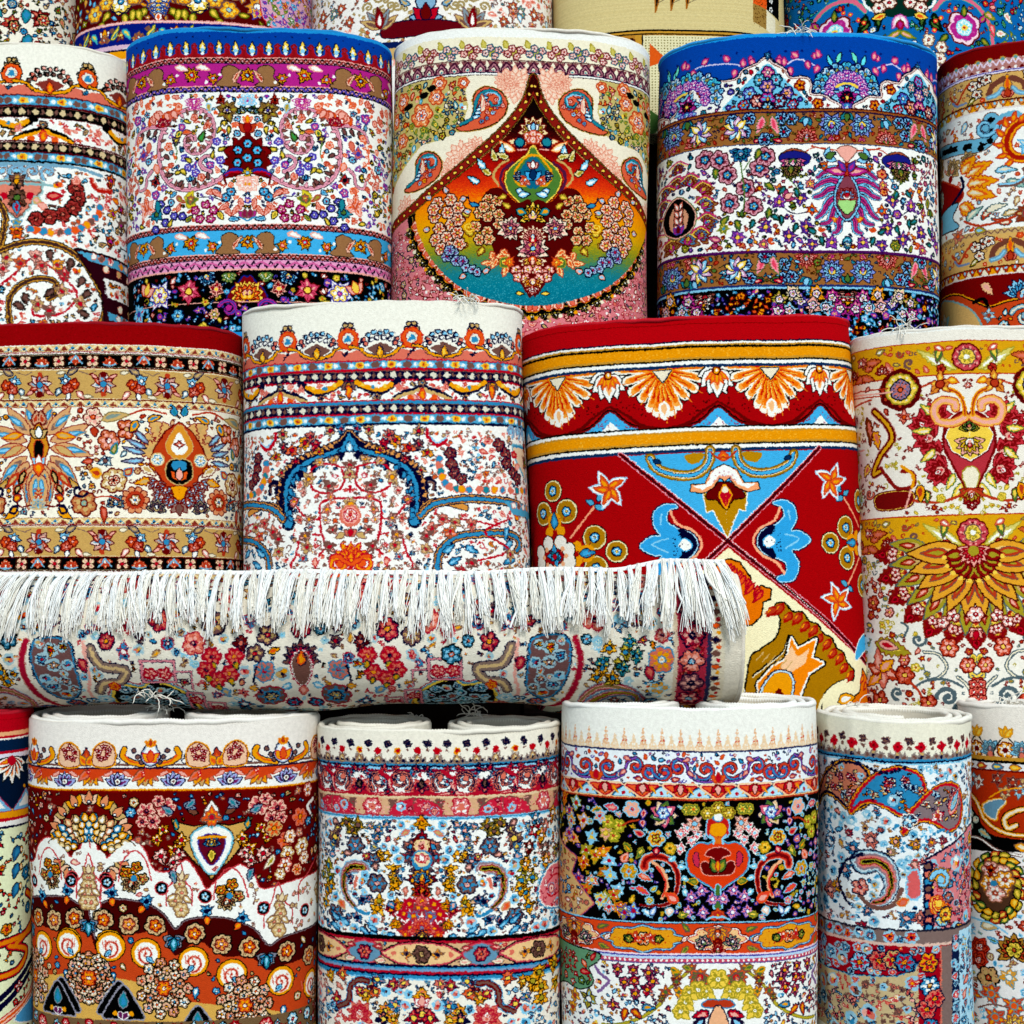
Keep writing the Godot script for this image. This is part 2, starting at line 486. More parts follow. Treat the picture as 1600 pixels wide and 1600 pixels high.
func tassel(o: Node, x: float, th0: float, r0: float, number: int) -> void:
	var v := PackedVector3Array()
	var nr := PackedVector3Array()
	var idx := PackedInt32Array()
	var f := heading(x)
	var end := x > 0.33
	var lean := 0.25 * sin(x * 9.0 + 2.0) + rng.randf_range(-.32, .32) + (lerpf(0.1, 0.55, smoothstep(0.33, 0.48, x)) if end else 0.0)
	var long := rng.randf_range(0.150, 0.195) * (1.12 if end else 1.0)
	var stand := f.y + rng.randf_range(0.0, 0.006)
	for k in 27:
		var spread := rng.randf_range(-1, 1) if k > 0 else 0.0
		var l := long * rng.randf_range(0.82, 1.06)
		var off := rng.randf_range(0.0, 0.009)
		var curl := rng.randf_range(-1, 1) * (0.012 if rng.randf() < 0.85 else 0.026)
		var drift := lean * 0.05 + spread * rng.randf_range(0.003, 0.0075)
		var ph := rng.randf() * TAU
		var pts := PackedVector3Array()
		for j in 10:
			var u := j / 9.0
			var s := u * l
			var rr := r0 + stand + off * smoothstep(0.0, 0.35, u) + 0.0018
			var th := th0 - s / rr
			var y := sin(th) * rr
			var z := cos(th) * rr
			if th < 0.02:
				var rest := (0.02 - th) * rr
				z = rr; y = -rest * 0.98
			pts.append(Vector3(x + spread * 0.005 * (1.0 - u) + drift * pow(u, 1.3) + curl * sin(u * 4.0 + ph) * u, y + f.x, z + 0.002 * sin(u * 7.0 + ph)))
		var w := rng.randf_range(0.0011, 0.0018)
		if k == 0: w = 0.0042
		var base := v.size()
		for j in pts.size():
			var d := (pts[mini(j + 1, 9)] - pts[maxi(j - 1, 0)]).normalized()
			var a := d.cross(Vector3(0.2, 0.1, 1)).normalized()
			var b := a.cross(d).normalized()
			for q in 4:
				var e := a * cos(q * TAU / 3) + b * sin(q * TAU / 3)
				v.append(pts[j] + e * w * (1.0 - 0.3 * j / 9.0)); nr.append(e)
		for j in 9:
			for q in 3:
				var a := base + j * 4 + q
				idx.append_array([a, a + 1, a + 5, a, a + 5, a + 4])
	var arr := []
	arr.resize(Mesh.ARRAY_MAX)
	arr[Mesh.ARRAY_VERTEX] = v
	arr[Mesh.ARRAY_NORMAL] = nr
	arr[Mesh.ARRAY_INDEX] = idx
	var m := ArrayMesh.new()
	m.add_surface_from_arrays(Mesh.PRIMITIVE_TRIANGLES, arr)
	part("tassel", m, cloth(["fringe", "fringe_cool", "fringe_warm"][number % 3], [Color("fbf9f2"), Color("f8f8f4"), Color("f6f2e6")][number % 3], 0.1, 0.7), o)


# ---------------------------------------------------------------------------------------------
# The designs
var W := Color("f7f6ef"); var CR := Color("efe6cc"); var NV := Color("141638"); var BK := Color("110a14")
var RD := Color("bb1730"); var DR := Color("6d0d16"); var OR := Color("e2622a"); var AM := Color("e9a01e")
var GD := Color("c79640"); var TN := Color("cdac72"); var BR := Color("7b5850"); var BL := Color("3b8fb9")
var LB := Color("8fcde8"); var PK := Color("eeb0a2"); var SA := Color("da7a66"); var GR := Color("54763a")
var OL := Color("a99a34"); var MG := Color("b5348c"); var PU := Color("4f46a0"); var TL := Color("2b8795")
var YE := Color("f2d05a"); var BG := Color("9b7350"); var RU := Color("b8452a"); var SK := Color("4fb0df")


func weave_blue_scroll(L: Loom) -> void:            # B1
	L.grid(713, 40, 3.333)
	var bl := Color("114c9e")
	L.bar(40, 62, Color("2f92cf")); L.bar(62, 150, bl); L.bar(150, 195, Color("8f1f26"))
	L.dots(86, 26, 1.3, Color("0c1c50"), 700)
	L.rep(26, 665, 168, func(m: Transform2D, _i: int):
		L.disc(m, Vector2(0, -3), 10, bl)
		L.stroke(m, PackedVector2Array([Vector2(-11, -8), Vector2(-9, 3), Vector2(0, 7), Vector2(9, 3), Vector2(11, -8)]), 3.4, Color("a3202a"))
		L.lf(m * Transform2D(-PI / 2, Vector2(0, 3)), 21, 5.5, [NV, YE, W], 0.0, 3)
		L.disc(m, Vector2(0, -3), 3.6, LB); L.disc(m, Vector2(0, 2), 2.6, W)
		L.fl(m * Transform2D(0, Vector2(13, -9)), 4, 4, [Color("7e1822"), Color("a83038"), Color("7e1822"), bl]))
	for y in [195, 345, 1075, 1232]:
		L.bar(y, y + 34, Color("d9a1a6")); L.bar(y, y + 5, PK); L.bar(y + 29, y + 34, NV)
		L.wave(y + 17, 3.0, 13, 2.0, BK); L.wave(y + 17, 3.0, 13, 1.8, Color("8f3b34") if y != 345 else PU, 0.5)
	for band in [[229, 345, MG, 0.0], [1109, 1232, SK, 1.0]]:
		L.bar(band[0], band[1], band[2])
		var y: float = (band[0] + band[1]) * 0.5
		L.rep(176, 640, y, func(m: Transform2D, _i: int):
			for q in [[-26, 17], [27, 17]]:
				var sg := signf(q[0])
				L.nest(m, Loom.smooth(PackedVector2Array([Vector2(q[0] + sg * 22, 17), Vector2(q[0] + sg * 13, 4), Vector2(q[0] + sg * 14, -8), Vector2(q[0] + sg * 4, -15), Vector2(q[0] - sg * 9, -11), Vector2(q[0] - sg * 13, -2), Vector2(q[0] - sg * 6, 2), Vector2(q[0] - sg * 2, 8), Vector2(q[0] - sg * 14, 17)]), true), [[1.2, BK], [0, BG]])
				L.lf(m * Transform2D(-1.3 if q[0] < 0 else -1.9, Vector2(q[0] - signf(q[0]) * 4, 12)), 24, 4, [Color("7d5640"), Color("f0c0a8"), RU], 0.3 if q[0] < 0 else -0.3, 4)
			L.st(m, 13, 8, [BK, AM, DR, LB]); L.disc(m, Vector2.ZERO, 4, DR); L.disc(m, Vector2.ZERO, 2, LB)
			for q in [[-88, 0], [88, 0]]:
				L.st(m * Transform2D(0.4, Vector2(q[0], 0)), 13, 8, [BK, AM, DR, LB]); L.disc(m, Vector2(q[0], 0), 4.4, RD); L.disc(m, Vector2(q[0], 0), 2, LB)
			for q in [[-54, 6], [54, 6]]:
				L.st(m * Transform2D(0.4, Vector2(q[0], q[1])), 10, 7, [BK, AM, RD, W])
				L.disc(m, Vector2(q[0], q[1]), 3.5, RD); L.disc(m, Vector2(q[0], q[1]), 2.2, LB if band[3] == 0 else PK)
				for k in [-1, 1]: L.disc(m, Vector2(q[0] + 11 * k, q[1] - 6 * k), 2.6, W)
			for q in [[-70, -13], [70, -13], [-104, -13], [104, -13]]: L.lf(m * Transform2D(0.1, Vector2(q[0] - 8, q[1])), 18, 4, [PK, W], 0.2, 3))
	L.bar(379, 1075, W)
	L.mir = true; L.axis = 640
	# scrolling acanthus: a great curl each side of the red palmette
	var pk := Color("eba6b4")
	var c1 := [Color("3b2a38"), pk, Color("c98a9c")]
	var curl := [[530, 815], [470, 855], [390, 882], [300, 885], [225, 845], [182, 770], [172, 670], [190, 575], [245, 505], [320, 468], [400, 470], [452, 515], [466, 580], [448, 650], [400, 695], [345, 695], [312, 655], [322, 612], [360, 605], [368, 632]]
	for e in [[8.6, c1[0]], [6.0, c1[1]], [1.6, c1[2]]]:
		L.ln(curl, e[0], e[1], e[0] * .7)
		L.ln([[450, 800], [405, 775], [395, 740], [430, 715], [480, 735]], e[0], e[1], e[0] * .6)
		L.ln([[205, 560], [165, 545], [110, 540], [60, 560], [40, 610]], e[0], e[1], e[0] * .6)
		L.ln([[130, 770], [105, 800], [95, 850], [60, 860], [50, 820]], e[0] * .8, e[1], e[0] * .5)
	for i in 34:
		var q: Array = curl[1 + i / 2]
		var q2: Array = curl[2 + i / 2]
		var f := 0.5 * (i % 2)
		L.lf(L.at(lerpf(q[0], q2[0], f), lerpf(q[1], q2[1], f), rad_to_deg(atan2(q2[1] - q[1], q2[0] - q[0])) + 58), 9.5, 2.4, [Color("4a2a30"), Color("8a5a50") if i % 3 else pk], .3, 0, 0.8)
	for q in [[200, 700, 20], [215, 810, 330], [280, 865, 300], [360, 865, 275], [440, 840, 250], [120, 555, 100], [80, 560, 80], [160, 560, 110]]:
		L.lf(L.at(q[0], q[1], q[2]), 11, 2.6, [BK, Color("7a4f4c")], 0.2)
	# the palmette on the axis
	L.palm(L.at(640, 735), 45, [Color("4c0a10"), Color("7d1018"), Color("8c1a1c"), DR, LB], 9, 260, 4)
	L.area([[575, 660], [640, 600], [700, 660], [745, 760], [700, 790], [640, 800], [580, 790], [535, 760]], [[0, Color("6b0c14")]])
	for q in [[640, 650], [590, 685], [690, 685], [640, 725], [588, 750], [692, 750]]: L.fl(L.at(q[0], q[1]), 6.4, 6, [BK, SK, LB, RD])
	L.ln([[520, 820], [560, 790], [610, 790], [640, 815]], 5, Color("2a3fa0")); L.ln([[525, 815], [560, 800], [610, 802]], 2.4, RD); L.ln([[520, 820], [530, 870]], 3, DR)
	L.st(L.at(640, 805), 9, 8, [BK, OL, AM, LB]); L.palm(L.at(630, 855, 180), 16, [PK, Color("f8dccb"), W, PK, AM], 7, 240)
	L.st(L.at(535, 475), 20, 9, [BK, Color("8a6a3a"), OL, W]); L.st(L.at(535, 475), 8, 6, [BK, BG, W, PU])
	L.st(L.at(500, 420), 9, 5, [DR, DR, RU, BK]); L.palm(L.at(615, 480, -20), 10, [BK, GR, LB, YE, W], 5, 160)
	L.palm(L.at(640, 430), 14, [LB, W, PK, LB, MG], 7, 200); L.bud(L.at(640, 590), 19, [DR, RU, Color("9c1c20")]); L.bud(L.at(640, 535), 10, [OR, PK, AM])
	L.palm(L.at(360, 425, 180), 14, [MG, W, PK, MG, W], 7, 190); L.lf(L.at(430, 440, 60), 14, 4, [LB, TN, OL], .3, 3)
	for q in [[130, 490, OR], [155, 470, PK], [210, 480, OR], [245, 470, SA]]: L.bud(L.at(q[0], q[1], 150), 14, [RU, q[2], PK])
	L.palm(L.at(195, 540), 12, [Color("7c1c30"), RD, PK, RU, RD], 6, 170)
	# inside the curl
	L.lf(L.at(395, 640, -80), 18, 5, [BK, GR, Color("3d9a50")], .2, 3); L.lf(L.at(300, 590, -20), 15, 4, [Color("7c3a28"), SA, OR], .3, 4); L.st(L.at(265, 625), 9, 6, [BK, Color("4a2470"), OL, YE])
	L.lf(L.at(270, 610, -60), 13, 4, [BK, YE, GR]); L.st(L.at(430, 555), 7, 5, [RU, PK, SA, RU]); L.ln([[260, 640], [270, 700], [260, 740]], 1.2, GR)
	for q in [[310, 720], [330, 770], [370, 800], [480, 640], [500, 740]]: L.fl(L.at(q[0], q[1]), 5.5, 5, [PU, Color("6a5cc0"), W, MG])
	for q in [[260, 800, -30], [290, 780, 30], [350, 740, 190], [490, 690, -40], [500, 560, 100], [540, 560, 70], [460, 730, -100]]: L.lf(L.at(q[0], q[1], q[2]), 12, 3, [BK, OL, YE], .3)
	# lower meadow
	L.bud(L.at(320, 950, 80), 20, [OL, Color("d8c83a"), GR]); L.st(L.at(345, 940), 7, 6, [BR, BG, OR, YE]); L.lf(L.at(270, 920, 40), 16, 3, [RU, BG, OL])
	L.ln([[390, 930], [470, 935], [520, 960]], 1.3, NV)
	for q in [[480, 905], [530, 935], [555, 905]]: L.fl(L.at(q[0], q[1]), 6.4, 7, [NV, BL, LB, OR])
	for q in [[425, 970], [370, 1000], [465, 1000], [395, 1045], [450, 1045]]: L.fl(L.at(q[0], q[1]), 6.3, 5, [DR, MG, PK, W])
	for q in [[180, 950], [215, 985], [255, 1020], [300, 1025], [205, 1050], [150, 1080], [165, 1000]]: L.fl(L.at(q[0], q[1]), 6, 6, [NV, PU, Color("8a86dc"), W])
	for q in [[590, 980, 110], [600, 940, 70], [520, 985, 40], [540, 965, 130], [430, 910, -20], [460, 900, 20]]: L.lf(L.at(q[0], q[1], q[2]), 17, 4, [RU, PK, SA], .25, 4)
	L.st(L.at(155, 1000), 15, 8, [NV, TL, BL, GR]); L.lf(L.at(160, 930, 80), 20, 4, [NV, TL], .1); L.st(L.at(100, 960), 18, 7, [SA, Color("f5c8bc"), OR, OR]); L.lf(L.at(90, 900, 70), 22, 4, [RU, PK, OR], .2, 5)
	L.bud(L.at(625, 1040), 13, [BR, MG, Color("8e2a50")]); L.ln([[560, 1050], [600, 1040], [640, 1060]], 2.5, BL); L.lf(L.at(545, 1050, -10), 16, 4, [NV, LB, BL], .2, 3)
	L.lf(L.at(490, 1010, 60), 14, 4, [BK, YE, OL]); L.lf(L.at(225, 1075, -60), 14, 3, [NV, OL, YE]); L.lf(L.at(320, 1055, -40), 14, 3, [NV, OL, GR])
	L.st(L.at(150, 830), 10, 6, [NV, RU, RD, BK]); L.st(L.at(85, 680), 11, 7, [PU, SA, RD, PU]); L.lf(L.at(120, 620, 100), 16, 4, [RU, SA]); L.lf(L.at(150, 740, 70), 15, 4, [OR, PK])
	L.strew(20, 395, 1390, 1060, W, 700, 7.5, 2.8, "fslpb", [[NV, LB, BL, RD], [RU, PK, SA, OR], [BK, OL, YE, RD], [PU, MG, PK, W], [OR, Color("f3c2b4"), SA, RU]])
	L.mir = false
	L.bar(1266, 1312, Color("e6a3c4")); L.zig(1274, 1306, 13, 2.6, Color("2a1030")); L.wave(1288, 3, 26, 3, Color("d06a9e"))
	L.bar(1312, 1320, PK); L.bar(1320, 1700, BK)
	L.mir = true
	L.area([[550, 1470], [560, 1420], [600, 1380], [625, 1350], [655, 1380], [690, 1420], [710, 1470]], [[2, Color("1a2c80")], [0, Color("7e0f20")]])
	L.palm(L.at(628, 1450), 25, [DR, YE, OR, AM, PK], 7, 220, 3); L.bar(1483, 1486, PK)
	for q in [[335, 1420, 20, [DR, Color("d05070"), PK, YE]], [175, 1430, 25, [PU, W, Color("c06a9a"), PU]], [480, 1415, 12, [PK, DR, RD, YE]], [45, 1510, 17, [BL, LB, RD, PU]]]: L.st(L.at(q[0], q[1]), q[2], 10, q[3])
	L.fl(L.at(175, 1430), 14, 6, [PU, YE, W, MG]); L.palm(L.at(430, 1350, 160), 14, [NV, LB, BL, YE, PK], 7, 200); L.palm(L.at(545, 1345, 180), 11, [GR, TN, W, OL, YE], 6, 180)
	L.scroll(L.at(545, 1520, 200), 16, 1.2, 6, [NV, MG, PU], 5); L.bud(L.at(90, 1420, 20), 20, [RU, PK, YE]); L.fl(L.at(275, 1545), 10, 6, [NV, BL, LB, YE]); L.fl(L.at(470, 1545), 9, 6, [BK, PK, OL, W])
	L.mir = false
	L.strew(10, 1330, 1400, 1660, BK, 400, 7, 3, "fslbv", [[PU, MG, PK, YE], [BL, LB, W, RD], [OL, YE, OR, RD], [DR, PK, W, SA], [NV, BL, LB, W]])


func weave_rainbow_arch(L: Loom) -> void:          # B2
	L.grid(710, 22, 3.333)
	L.axis = 775
	L.bar(22, 400, Color("f3ecd2")); L.bar(22, 70, W)
	L.bar(140, 150, Color("7c1c22"))
	L.wave(144, 2.0, 34, 4.0, Color("a8454a")); L.wave(144, 2.0, 34, 1.4, PK)
	L.rep(34, 775, 145, func(m: Transform2D, i: int):
		for q in [[-7, -8], [4, -10], [10, 7]]: L.lf(m * Transform2D(q[0] * .3, Vector2(q[0], q[1] * 0.7)), 12, 4, [OL, Color("cfc26a")], .2, 3)
		for q in [[-6, 4], [1, -5], [8, 8], [14, -2]]: L.fl(m * Transform2D(0, Vector2(q[0], q[1])), 5.2, 5, [Color("6e2a34") if i % 2 else Color("1f5a70"), Color("e9a89c"), W, RU]))
	L.bar(190, 196, BR); L.dots(198, 12, 1.4, Color("3a2030"))
	L.bar(200, 262, Color("8b5558"))
	L.tri(196, 246, 20.5, 9, Color("f3ecd2"), 740)
	L.rep(20.5, 775, 260, func(m: Transform2D, _i: int):
		L.nest(m, PackedVector2Array([Vector2(-9, 0), Vector2(-8, -8), Vector2(0, -17), Vector2(8, -8), Vector2(9, 0)]), [[1.5, Color("4c2038")], [-1.2, Color("b98088")], [-3, Color("5a2a44")]])
		L.disc(m, Vector2(0, -5), 3.2, CR); L.disc(m, Vector2(0, -4), 1.6, TL))
	L.bar(256, 262, NV); L.bar(262, 270, W); L.bar(270, 274, Color("3c2a2a")); L.bar(274, 1700, Color("f1e8d2"))
	L.mir = true
	# outer ground beside the arch
	L.area([[-80, 275], [430, 275], [430, 380], [440, 440], [400, 560], [300, 600], [200, 610], [110, 700], [0, 900], [-80, 900]], [[0, Color("c9b878")]], true)
	var orp := [Color("7c3218"), Color("eb9a68"), Color("f6d8b0"), BL]
	for q in [[195, 455, 18], [275, 370, 12], [290, 300, 11], [100, 350, 13], [95, 560, 11], [415, 310, 8], [60, 440, 12], [40, 640, 11], [20, 330, 12]]:
		L.fl(L.at(q[0], q[1]), q[2], 6, [RU, Color("ea8a50"), Color("f7d6a8"), NV]); L.fl(L.at(q[0], q[1]), q[2] * .5, 6, [RU, W, OR, BL])
	for q in [[250, 320, 40], [210, 350, 90], [130, 390, 100]]: L.area([[q[0] - 25, q[1]], [q[0], q[1] - 16], [q[0] + 22, q[1] - 6], [q[0] + 14, q[1] + 14], [q[0] - 10, q[1] + 18]], [[0, BK]])
	L.strew(-60, 285, 430, 600, Color("c9b878"), 420, 9, 3.5, "lslpk", [[BK, OL, YE, RD], [TL, LB, W, RU], [DR, OR, PK, YE], [GR, OL, YE, DR], [NV, Color("5aa0a8"), CR, OR]])
	L.strew(-60, 600, 200, 900, Color("c9b878"), 200, 7, 3, "lslk", [[BK, OL, YE, RD], [TL, LB, W, RU], [DR, OR, PK, YE]])
	# cream ground: salmon chrysanthemums
	for q in [[690, 320, 31, 100], [625, 300, 16, 170], [410, 700, 27, 150], [480, 650, 18, -30], [340, 760, 19, 130], [110, 930, 22, 150]]:
		for k in 3:
			for i in 11:
				var a := i * 33.0 + k * 16
				L.lf(L.at(q[0], q[1], a, 1.0) * Transform2D(0, Vector2(q[2] * (0.55 - 0.25 * k), 0)), q[2] * 0.45, q[2] * 0.13, [Color("d98a74"), Color("f3c7ae"), Color("f7dcc8")], 0, 0, 0.9)
	# paisleys
	for q in [[545, 430, 24, 35], [225, 735, 21, 38]]:
		var m := L.at(q[0], q[1], q[3] + 180) * Transform2D(Vector2(-1, 0), Vector2(0, 1), Vector2.ZERO)
		L.nest(m, Loom.boteh_shape(q[2] * 1.15), [[2.6, Color("b88a2c")], [1.4, BK], [0, Color("d9694a")]])
		for i in 26:
			var p: Vector2 = Vector2(L.rng.randf_range(-.8, .8), L.rng.randf_range(-1.5, .8)) * q[2]
			if Geometry2D.is_point_in_polygon(p, Loom.boteh_shape(q[2] * 0.9)): L.fl(m * Transform2D(0, p), 3.3, 5, [Color("9a2c20"), [PK, BL, AM, LB][i % 4], W, NV])
		L.stroke(m, scaled([Vector2(-.75, -2.0), Vector2(-.35, -1.2), Vector2(-.75, -.4), Vector2(-.85, .3), Vector2(-.45, .85), Vector2(.25, .9), Vector2(.5, .45), Vector2(.2, .12), Vector2(-.12, .3)], q[2]), 6.6, NV, 4)
		L.stroke(m, scaled([Vector2(-.75, -2.0), Vector2(-.35, -1.2), Vector2(-.75, -.4), Vector2(-.85, .3), Vector2(-.45, .85), Vector2(.25, .9), Vector2(.5, .45), Vector2(.2, .12), Vector2(-.12, .3)], q[2]), 5, TL, 2.6)
		L.stroke(m, scaled([Vector2(-.62, .5), Vector2(-.2, .85), Vector2(.25, .85), Vector2(.45, .45)], q[2]), 1.6, LB)
		for i in 6: L.lf(m * Transform2D(0.5, Vector2(-.62 + .05 * i, .1 - .26 * i) * q[2]), q[2] * .42, 2.6, [NV, LB, W], .3)
		L.lf(m * Transform2D(1.9, Vector2(-.1, -.6) * q[2]), q[2] * 1.1, 3.4, [RU, CR, PK], .3)
	# the ogee: apex under the border, shoulders running out to the sides
	var arch := [[775, 240], [735, 370], [650, 505], [530, 625], [385, 745], [235, 855], [110, 945], [-40, 1050], [-90, 1080]]
	var inner := [[775, 345], [745, 430], [665, 555], [545, 675], [400, 790], [250, 890], [165, 965], [200, 1120], [285, 1265], [420, 1385], [600, 1455], [775, 1478]]
	L.area([[775, 245], [735, 370], [650, 505], [530, 625], [385, 745], [235, 855], [110, 945], [-90, 1080], [-90, 1700], [775, 1700]], [[0, Color("d9848a")]], true)
	L.strew(-60, 1050, 775, 1690, Color("d9848a"), 900, 5.5, 2.6, "klk", [[Color("a83c4a"), Color("f0c0b4"), SA, W], [DR, PK, W, Color("b85060")], [NV, TN, PK, W], [Color("c46070"), W, PK, SA]])
	# chain of blossoms round the lower curve
	var rim := L.map([[150, 985], [160, 1060], [200, 1165], [290, 1290], [420, 1400], [590, 1475], [775, 1500]])
	var cv := Loom.smooth(rim, false, 8)
	L.stroke(Transform2D.IDENTITY, cv, 22, BK)
	L.stroke(Transform2D.IDENTITY, cv, 1.5, GD)
	var acc := 0.0
	var k2 := 0
	for i in range(1, cv.size()):
		acc += cv[i].distance_to(cv[i - 1])
		if acc > 15.5:
			acc = 0; k2 += 1
			var d := (cv[i] - cv[i - 1]).normalized()
			var nn := Vector2(-d.y, d.x)
			var t := Transform2D(d.angle() + PI, cv[i] - nn * 3.4)
			L.disc(t, Vector2.ZERO, 8.0, AM); L.disc(t, Vector2.ZERO, 6.6, RU); L.bud(t * Transform2D(PI, Vector2(0, -5)), 12, [RU, Color("f4cdb8"), Color("e0705a")])
			L.palm(Transform2D(d.angle() + PI, cv[i] + nn * 9 + d * 7), 8, [BK, YE, TN, OL, W], 5, 190)
			L.disc(Transform2D.IDENTITY, cv[i] + nn * 13, 3, [CR, TN, AM][k2 % 3])
	# the dyed ground from black down to teal
	var ring := []
	for q in inner: ring.append(q)
	for i in range(inner.size() - 2, 0, -1): ring.append([1550 - inner[i][0], inner[i][1]])
	L.mir = false
	L.ombre(ring, [[330, BK], [540, Color("2a070c")], [640, Color("6d0c12")], [760, Color("b8251c")], [860, Color("dc4a20")], [930, Color("ee8a18")], [1040, Color("e9a41a")], [1120, Color("c9a520")], [1200, Color("7f8c34")], [1290, Color("2f8088")], [1380, Color("137f92")], [1500, Color("0f7488")]], 34)
	for i in 900:
		var v := L.rng.randf_range(1300, 1470)
		var hx := 775 + L.rng.randf_range(-1, 1) * (420 - (v - 1300) * 1.3)
		L.disc(L.at(hx, v), Vector2.ZERO, 0.6, Color("49a3b0"))
	L.mir = true
	L.ln([[775, 335], [745, 425], [665, 550], [545, 670], [400, 785], [250, 885], [150, 965]], 3.0, Color("f0b070"))
	# the band of the arch itself, with its row of seeds
	for e in [[17.0, Color("2c1a10")], [15.0, Color("a07a2c")], [13.2, BK], [11.4, Color("8c2a22")]]:
		L.ln([[775, 285], [743, 395], [655, 525], [535, 645], [390, 765], [238, 872], [120, 955], [20, 1025], [-90, 1100]], e[0], e[1])
	L.area([[775, 255], [735, 350], [745, 420], [775, 350]], [[0, Color("3a0a10")]], true)
	var mid := Loom.smooth(L.map([[775, 285], [743, 395], [655, 525], [535, 645], [390, 765], [238, 872], [120, 955], [20, 1025], [-90, 1100]]), false, 9)
	acc = 0.0
	for i in range(1, mid.size()):
		acc += mid[i].distance_to(mid[i - 1])
		if acc > 11:
			acc = 0.0
			L.disc(Transform2D.IDENTITY, mid[i], 3.6, Color("4c1218")); L.disc(Transform2D.IDENTITY, mid[i], 2.2, YE)
	# tower of palmettes
	L.palm(L.at(775, 560), 24, [DR, Color("f1dca8"), OL, GR, LB], 7, 200, 4); L.bud(L.at(775, 560), 13, [NV, W, LB])
	for q in [[700, 600]]: L.lf(L.at(735, 640, 215), 26, 8, [RU, Color("f0e0b0"), GR], -.35, 5); L.disc(L.at(705, 625), Vector2.ZERO, 9, NV); L.disc(L.at(705, 622), Vector2.ZERO, 6.6, TL)
	for q in [[745, 590], [775, 580], [760, 610], [775, 610]]: L.fl(L.at(q[0], q[1]), 5.4, 6, [RU, PK, W, AM])
	L.lf(L.at(680, 665, 195), 27, 5, [OR, Color("f7d8a0"), W], .3); L.bar(0, 1, CR); L.ln([[695, 662], [775, 660]], 2, PK)
	L.area([[775, 660], [745, 690], [680, 740], [640, 790], [640, 850], [690, 920], [775, 960]], [[4, DR], [2, YE], [0, Color("57803e")]])
	L.ln([[775, 690], [740, 700], [690, 760], [680, 810], [710, 850], [760, 850]], 3.4, AM); L.area([[775, 700], [720, 750], [700, 800], [730, 845], [775, 860]], [[0, Color("1c6c88")]])
	L.bud(L.at(775, 820), 18, [NV, SK, Color("123a60")]); L.bud(L.at(775, 760), 12, [DR, PK, W]); L.palm(L.at(735, 820, 220), 10, [RU, W, PK, AM, LB], 5, 160); L.palm(L.at(700, 800, -90), 8, [NV, LB, W, TL, W], 5, 180)
	L.ln([[670, 730], [620, 770], [610, 830], [640, 890]], 4.6, Color("5a2848")); L.ln([[650, 715], [600, 745], [570, 800], [600, 850]], 3.6, Color("c9a868"))
	for q in [[590, 720, 230, 1], [560, 790, 200, 1], [620, 700, 250, 0], [500, 830, 190, 0], [530, 760, 215, 0], [600, 870, 130, 1], [650, 700, 180, 1]]:
		L.lf(L.at(q[0], q[1], q[2]), 20, 5.5, [BK, [LB, Color("e9d9a0")][q[3]], [W, OL][q[3]]], .3, 4)
	for q in [[690, 870, 30], [700, 905, -20]]: L.lf(L.at(q[0], q[1], q[2]), 18, 4.5, [NV, LB, W], .2)
	L.area([[520, 900], [600, 860], [690, 940], [775, 960], [775, 1420], [690, 1330], [600, 1260], [560, 1150], [500, 1060]], [[0, Color("5c0a10")]])
	for q in [[545, 920], [590, 930], [555, 970], [500, 990], [545, 1010], [600, 1000], [480, 1060], [540, 1090], [500, 1130], [550, 1130], [600, 1050], [520, 960]]: L.fl(L.at(q[0], q[1]), 8.8, 6, [Color("3c140a"), Color("eed6a4"), Color("d2603c"), OL])
	for q in [[660, 965, 200], [640, 900, 150], [450, 1000, 190], [440, 1150, 160], [520, 1170, 110], [470, 1100, 190]]: L.lf(L.at(q[0], q[1], q[2]), 15, 5, [DR, OL, YE], .2, 4)
	L.palm(L.at(775, 1010), 22, [BK, YE, AM, PK, W], 9, 230, 3); L.lf(L.at(690, 980, 20), 17, 6, [BK, TL, AM])
	for q in [[660, 1075, 22, MG], [775, 1180, 26, RD]]:
		for k in 3: L.st(L.at(q[0], q[1], k * 11), q[2] - k * 6, 12, [BK, [Color("f5e0c8"), Color("dd8f96"), Color("b04868")][k], [PK, Color("a84058"), YE][k], LB])
	L.palm(L.at(775, 1130), 22, [DR, Color("f6e3c0"), PK, RD, LB], 9, 160); L.palm(L.at(775, 1240, 180), 22, [DR, Color("f6e3c0"), YE, OR, PK], 9, 170)
	for q in [[560, 1195, 60], [590, 1230, 100], [640, 1210, 150], [610, 1190, 20], [640, 1270, 90], [570, 1250, 160]]: L.lf(L.at(q[0], q[1], q[2]), 17, 5, [RU, Color("f2d29a"), OR], .3, 3)
	L.lf(L.at(610, 1240, 30), 18, 8, [OL, GR, YE]); L.st(L.at(655, 1250), 9, 8, [RU, OR, AM, YE])
	for q in [[690, 1290], [720, 1310], [750, 1290], [700, 1330], [740, 1335]]: L.fl(L.at(q[0], q[1]), 7.4, 5, [DR, Color("e99a8a"), W, YE])
	L.palm(L.at(775, 1350, 180), 17, [DR, Color("f6d890"), AM, PK, W], 7, 170); L.palm(L.at(775, 1385, 180), 11, [DR, PK, W, RD, W], 5, 150); L.lf(L.at(690, 1415, -10), 12, 2.4, [BK, YE], .2)
	# clusters of blossom to the sides, white and rust, then blue towards the point
	for q in [[280, 930], [350, 915], [265, 1000], [335, 980], [390, 960], [290, 1065], [355, 1045], [390, 1020], [270, 1120], [330, 1110], [385, 1090], [300, 1170], [355, 1160], [260, 960], [395, 1150]]:
		L.fl(L.at(q[0], q[1]), 9.6, 6, [Color("4a1214"), Color("f4dcc4"), Color("cf5a38"), YE])
	for q in [[330, 1210], [365, 1195], [380, 1235], [415, 1240], [345, 1180], [430, 1275], [465, 1285], [490, 1300]]: L.fl(L.at(q[0], q[1]), 8.2 if q[0] < 420 else 6.4, 6, [NV, Color("a8cfe0"), Color("6a4a90"), RD])
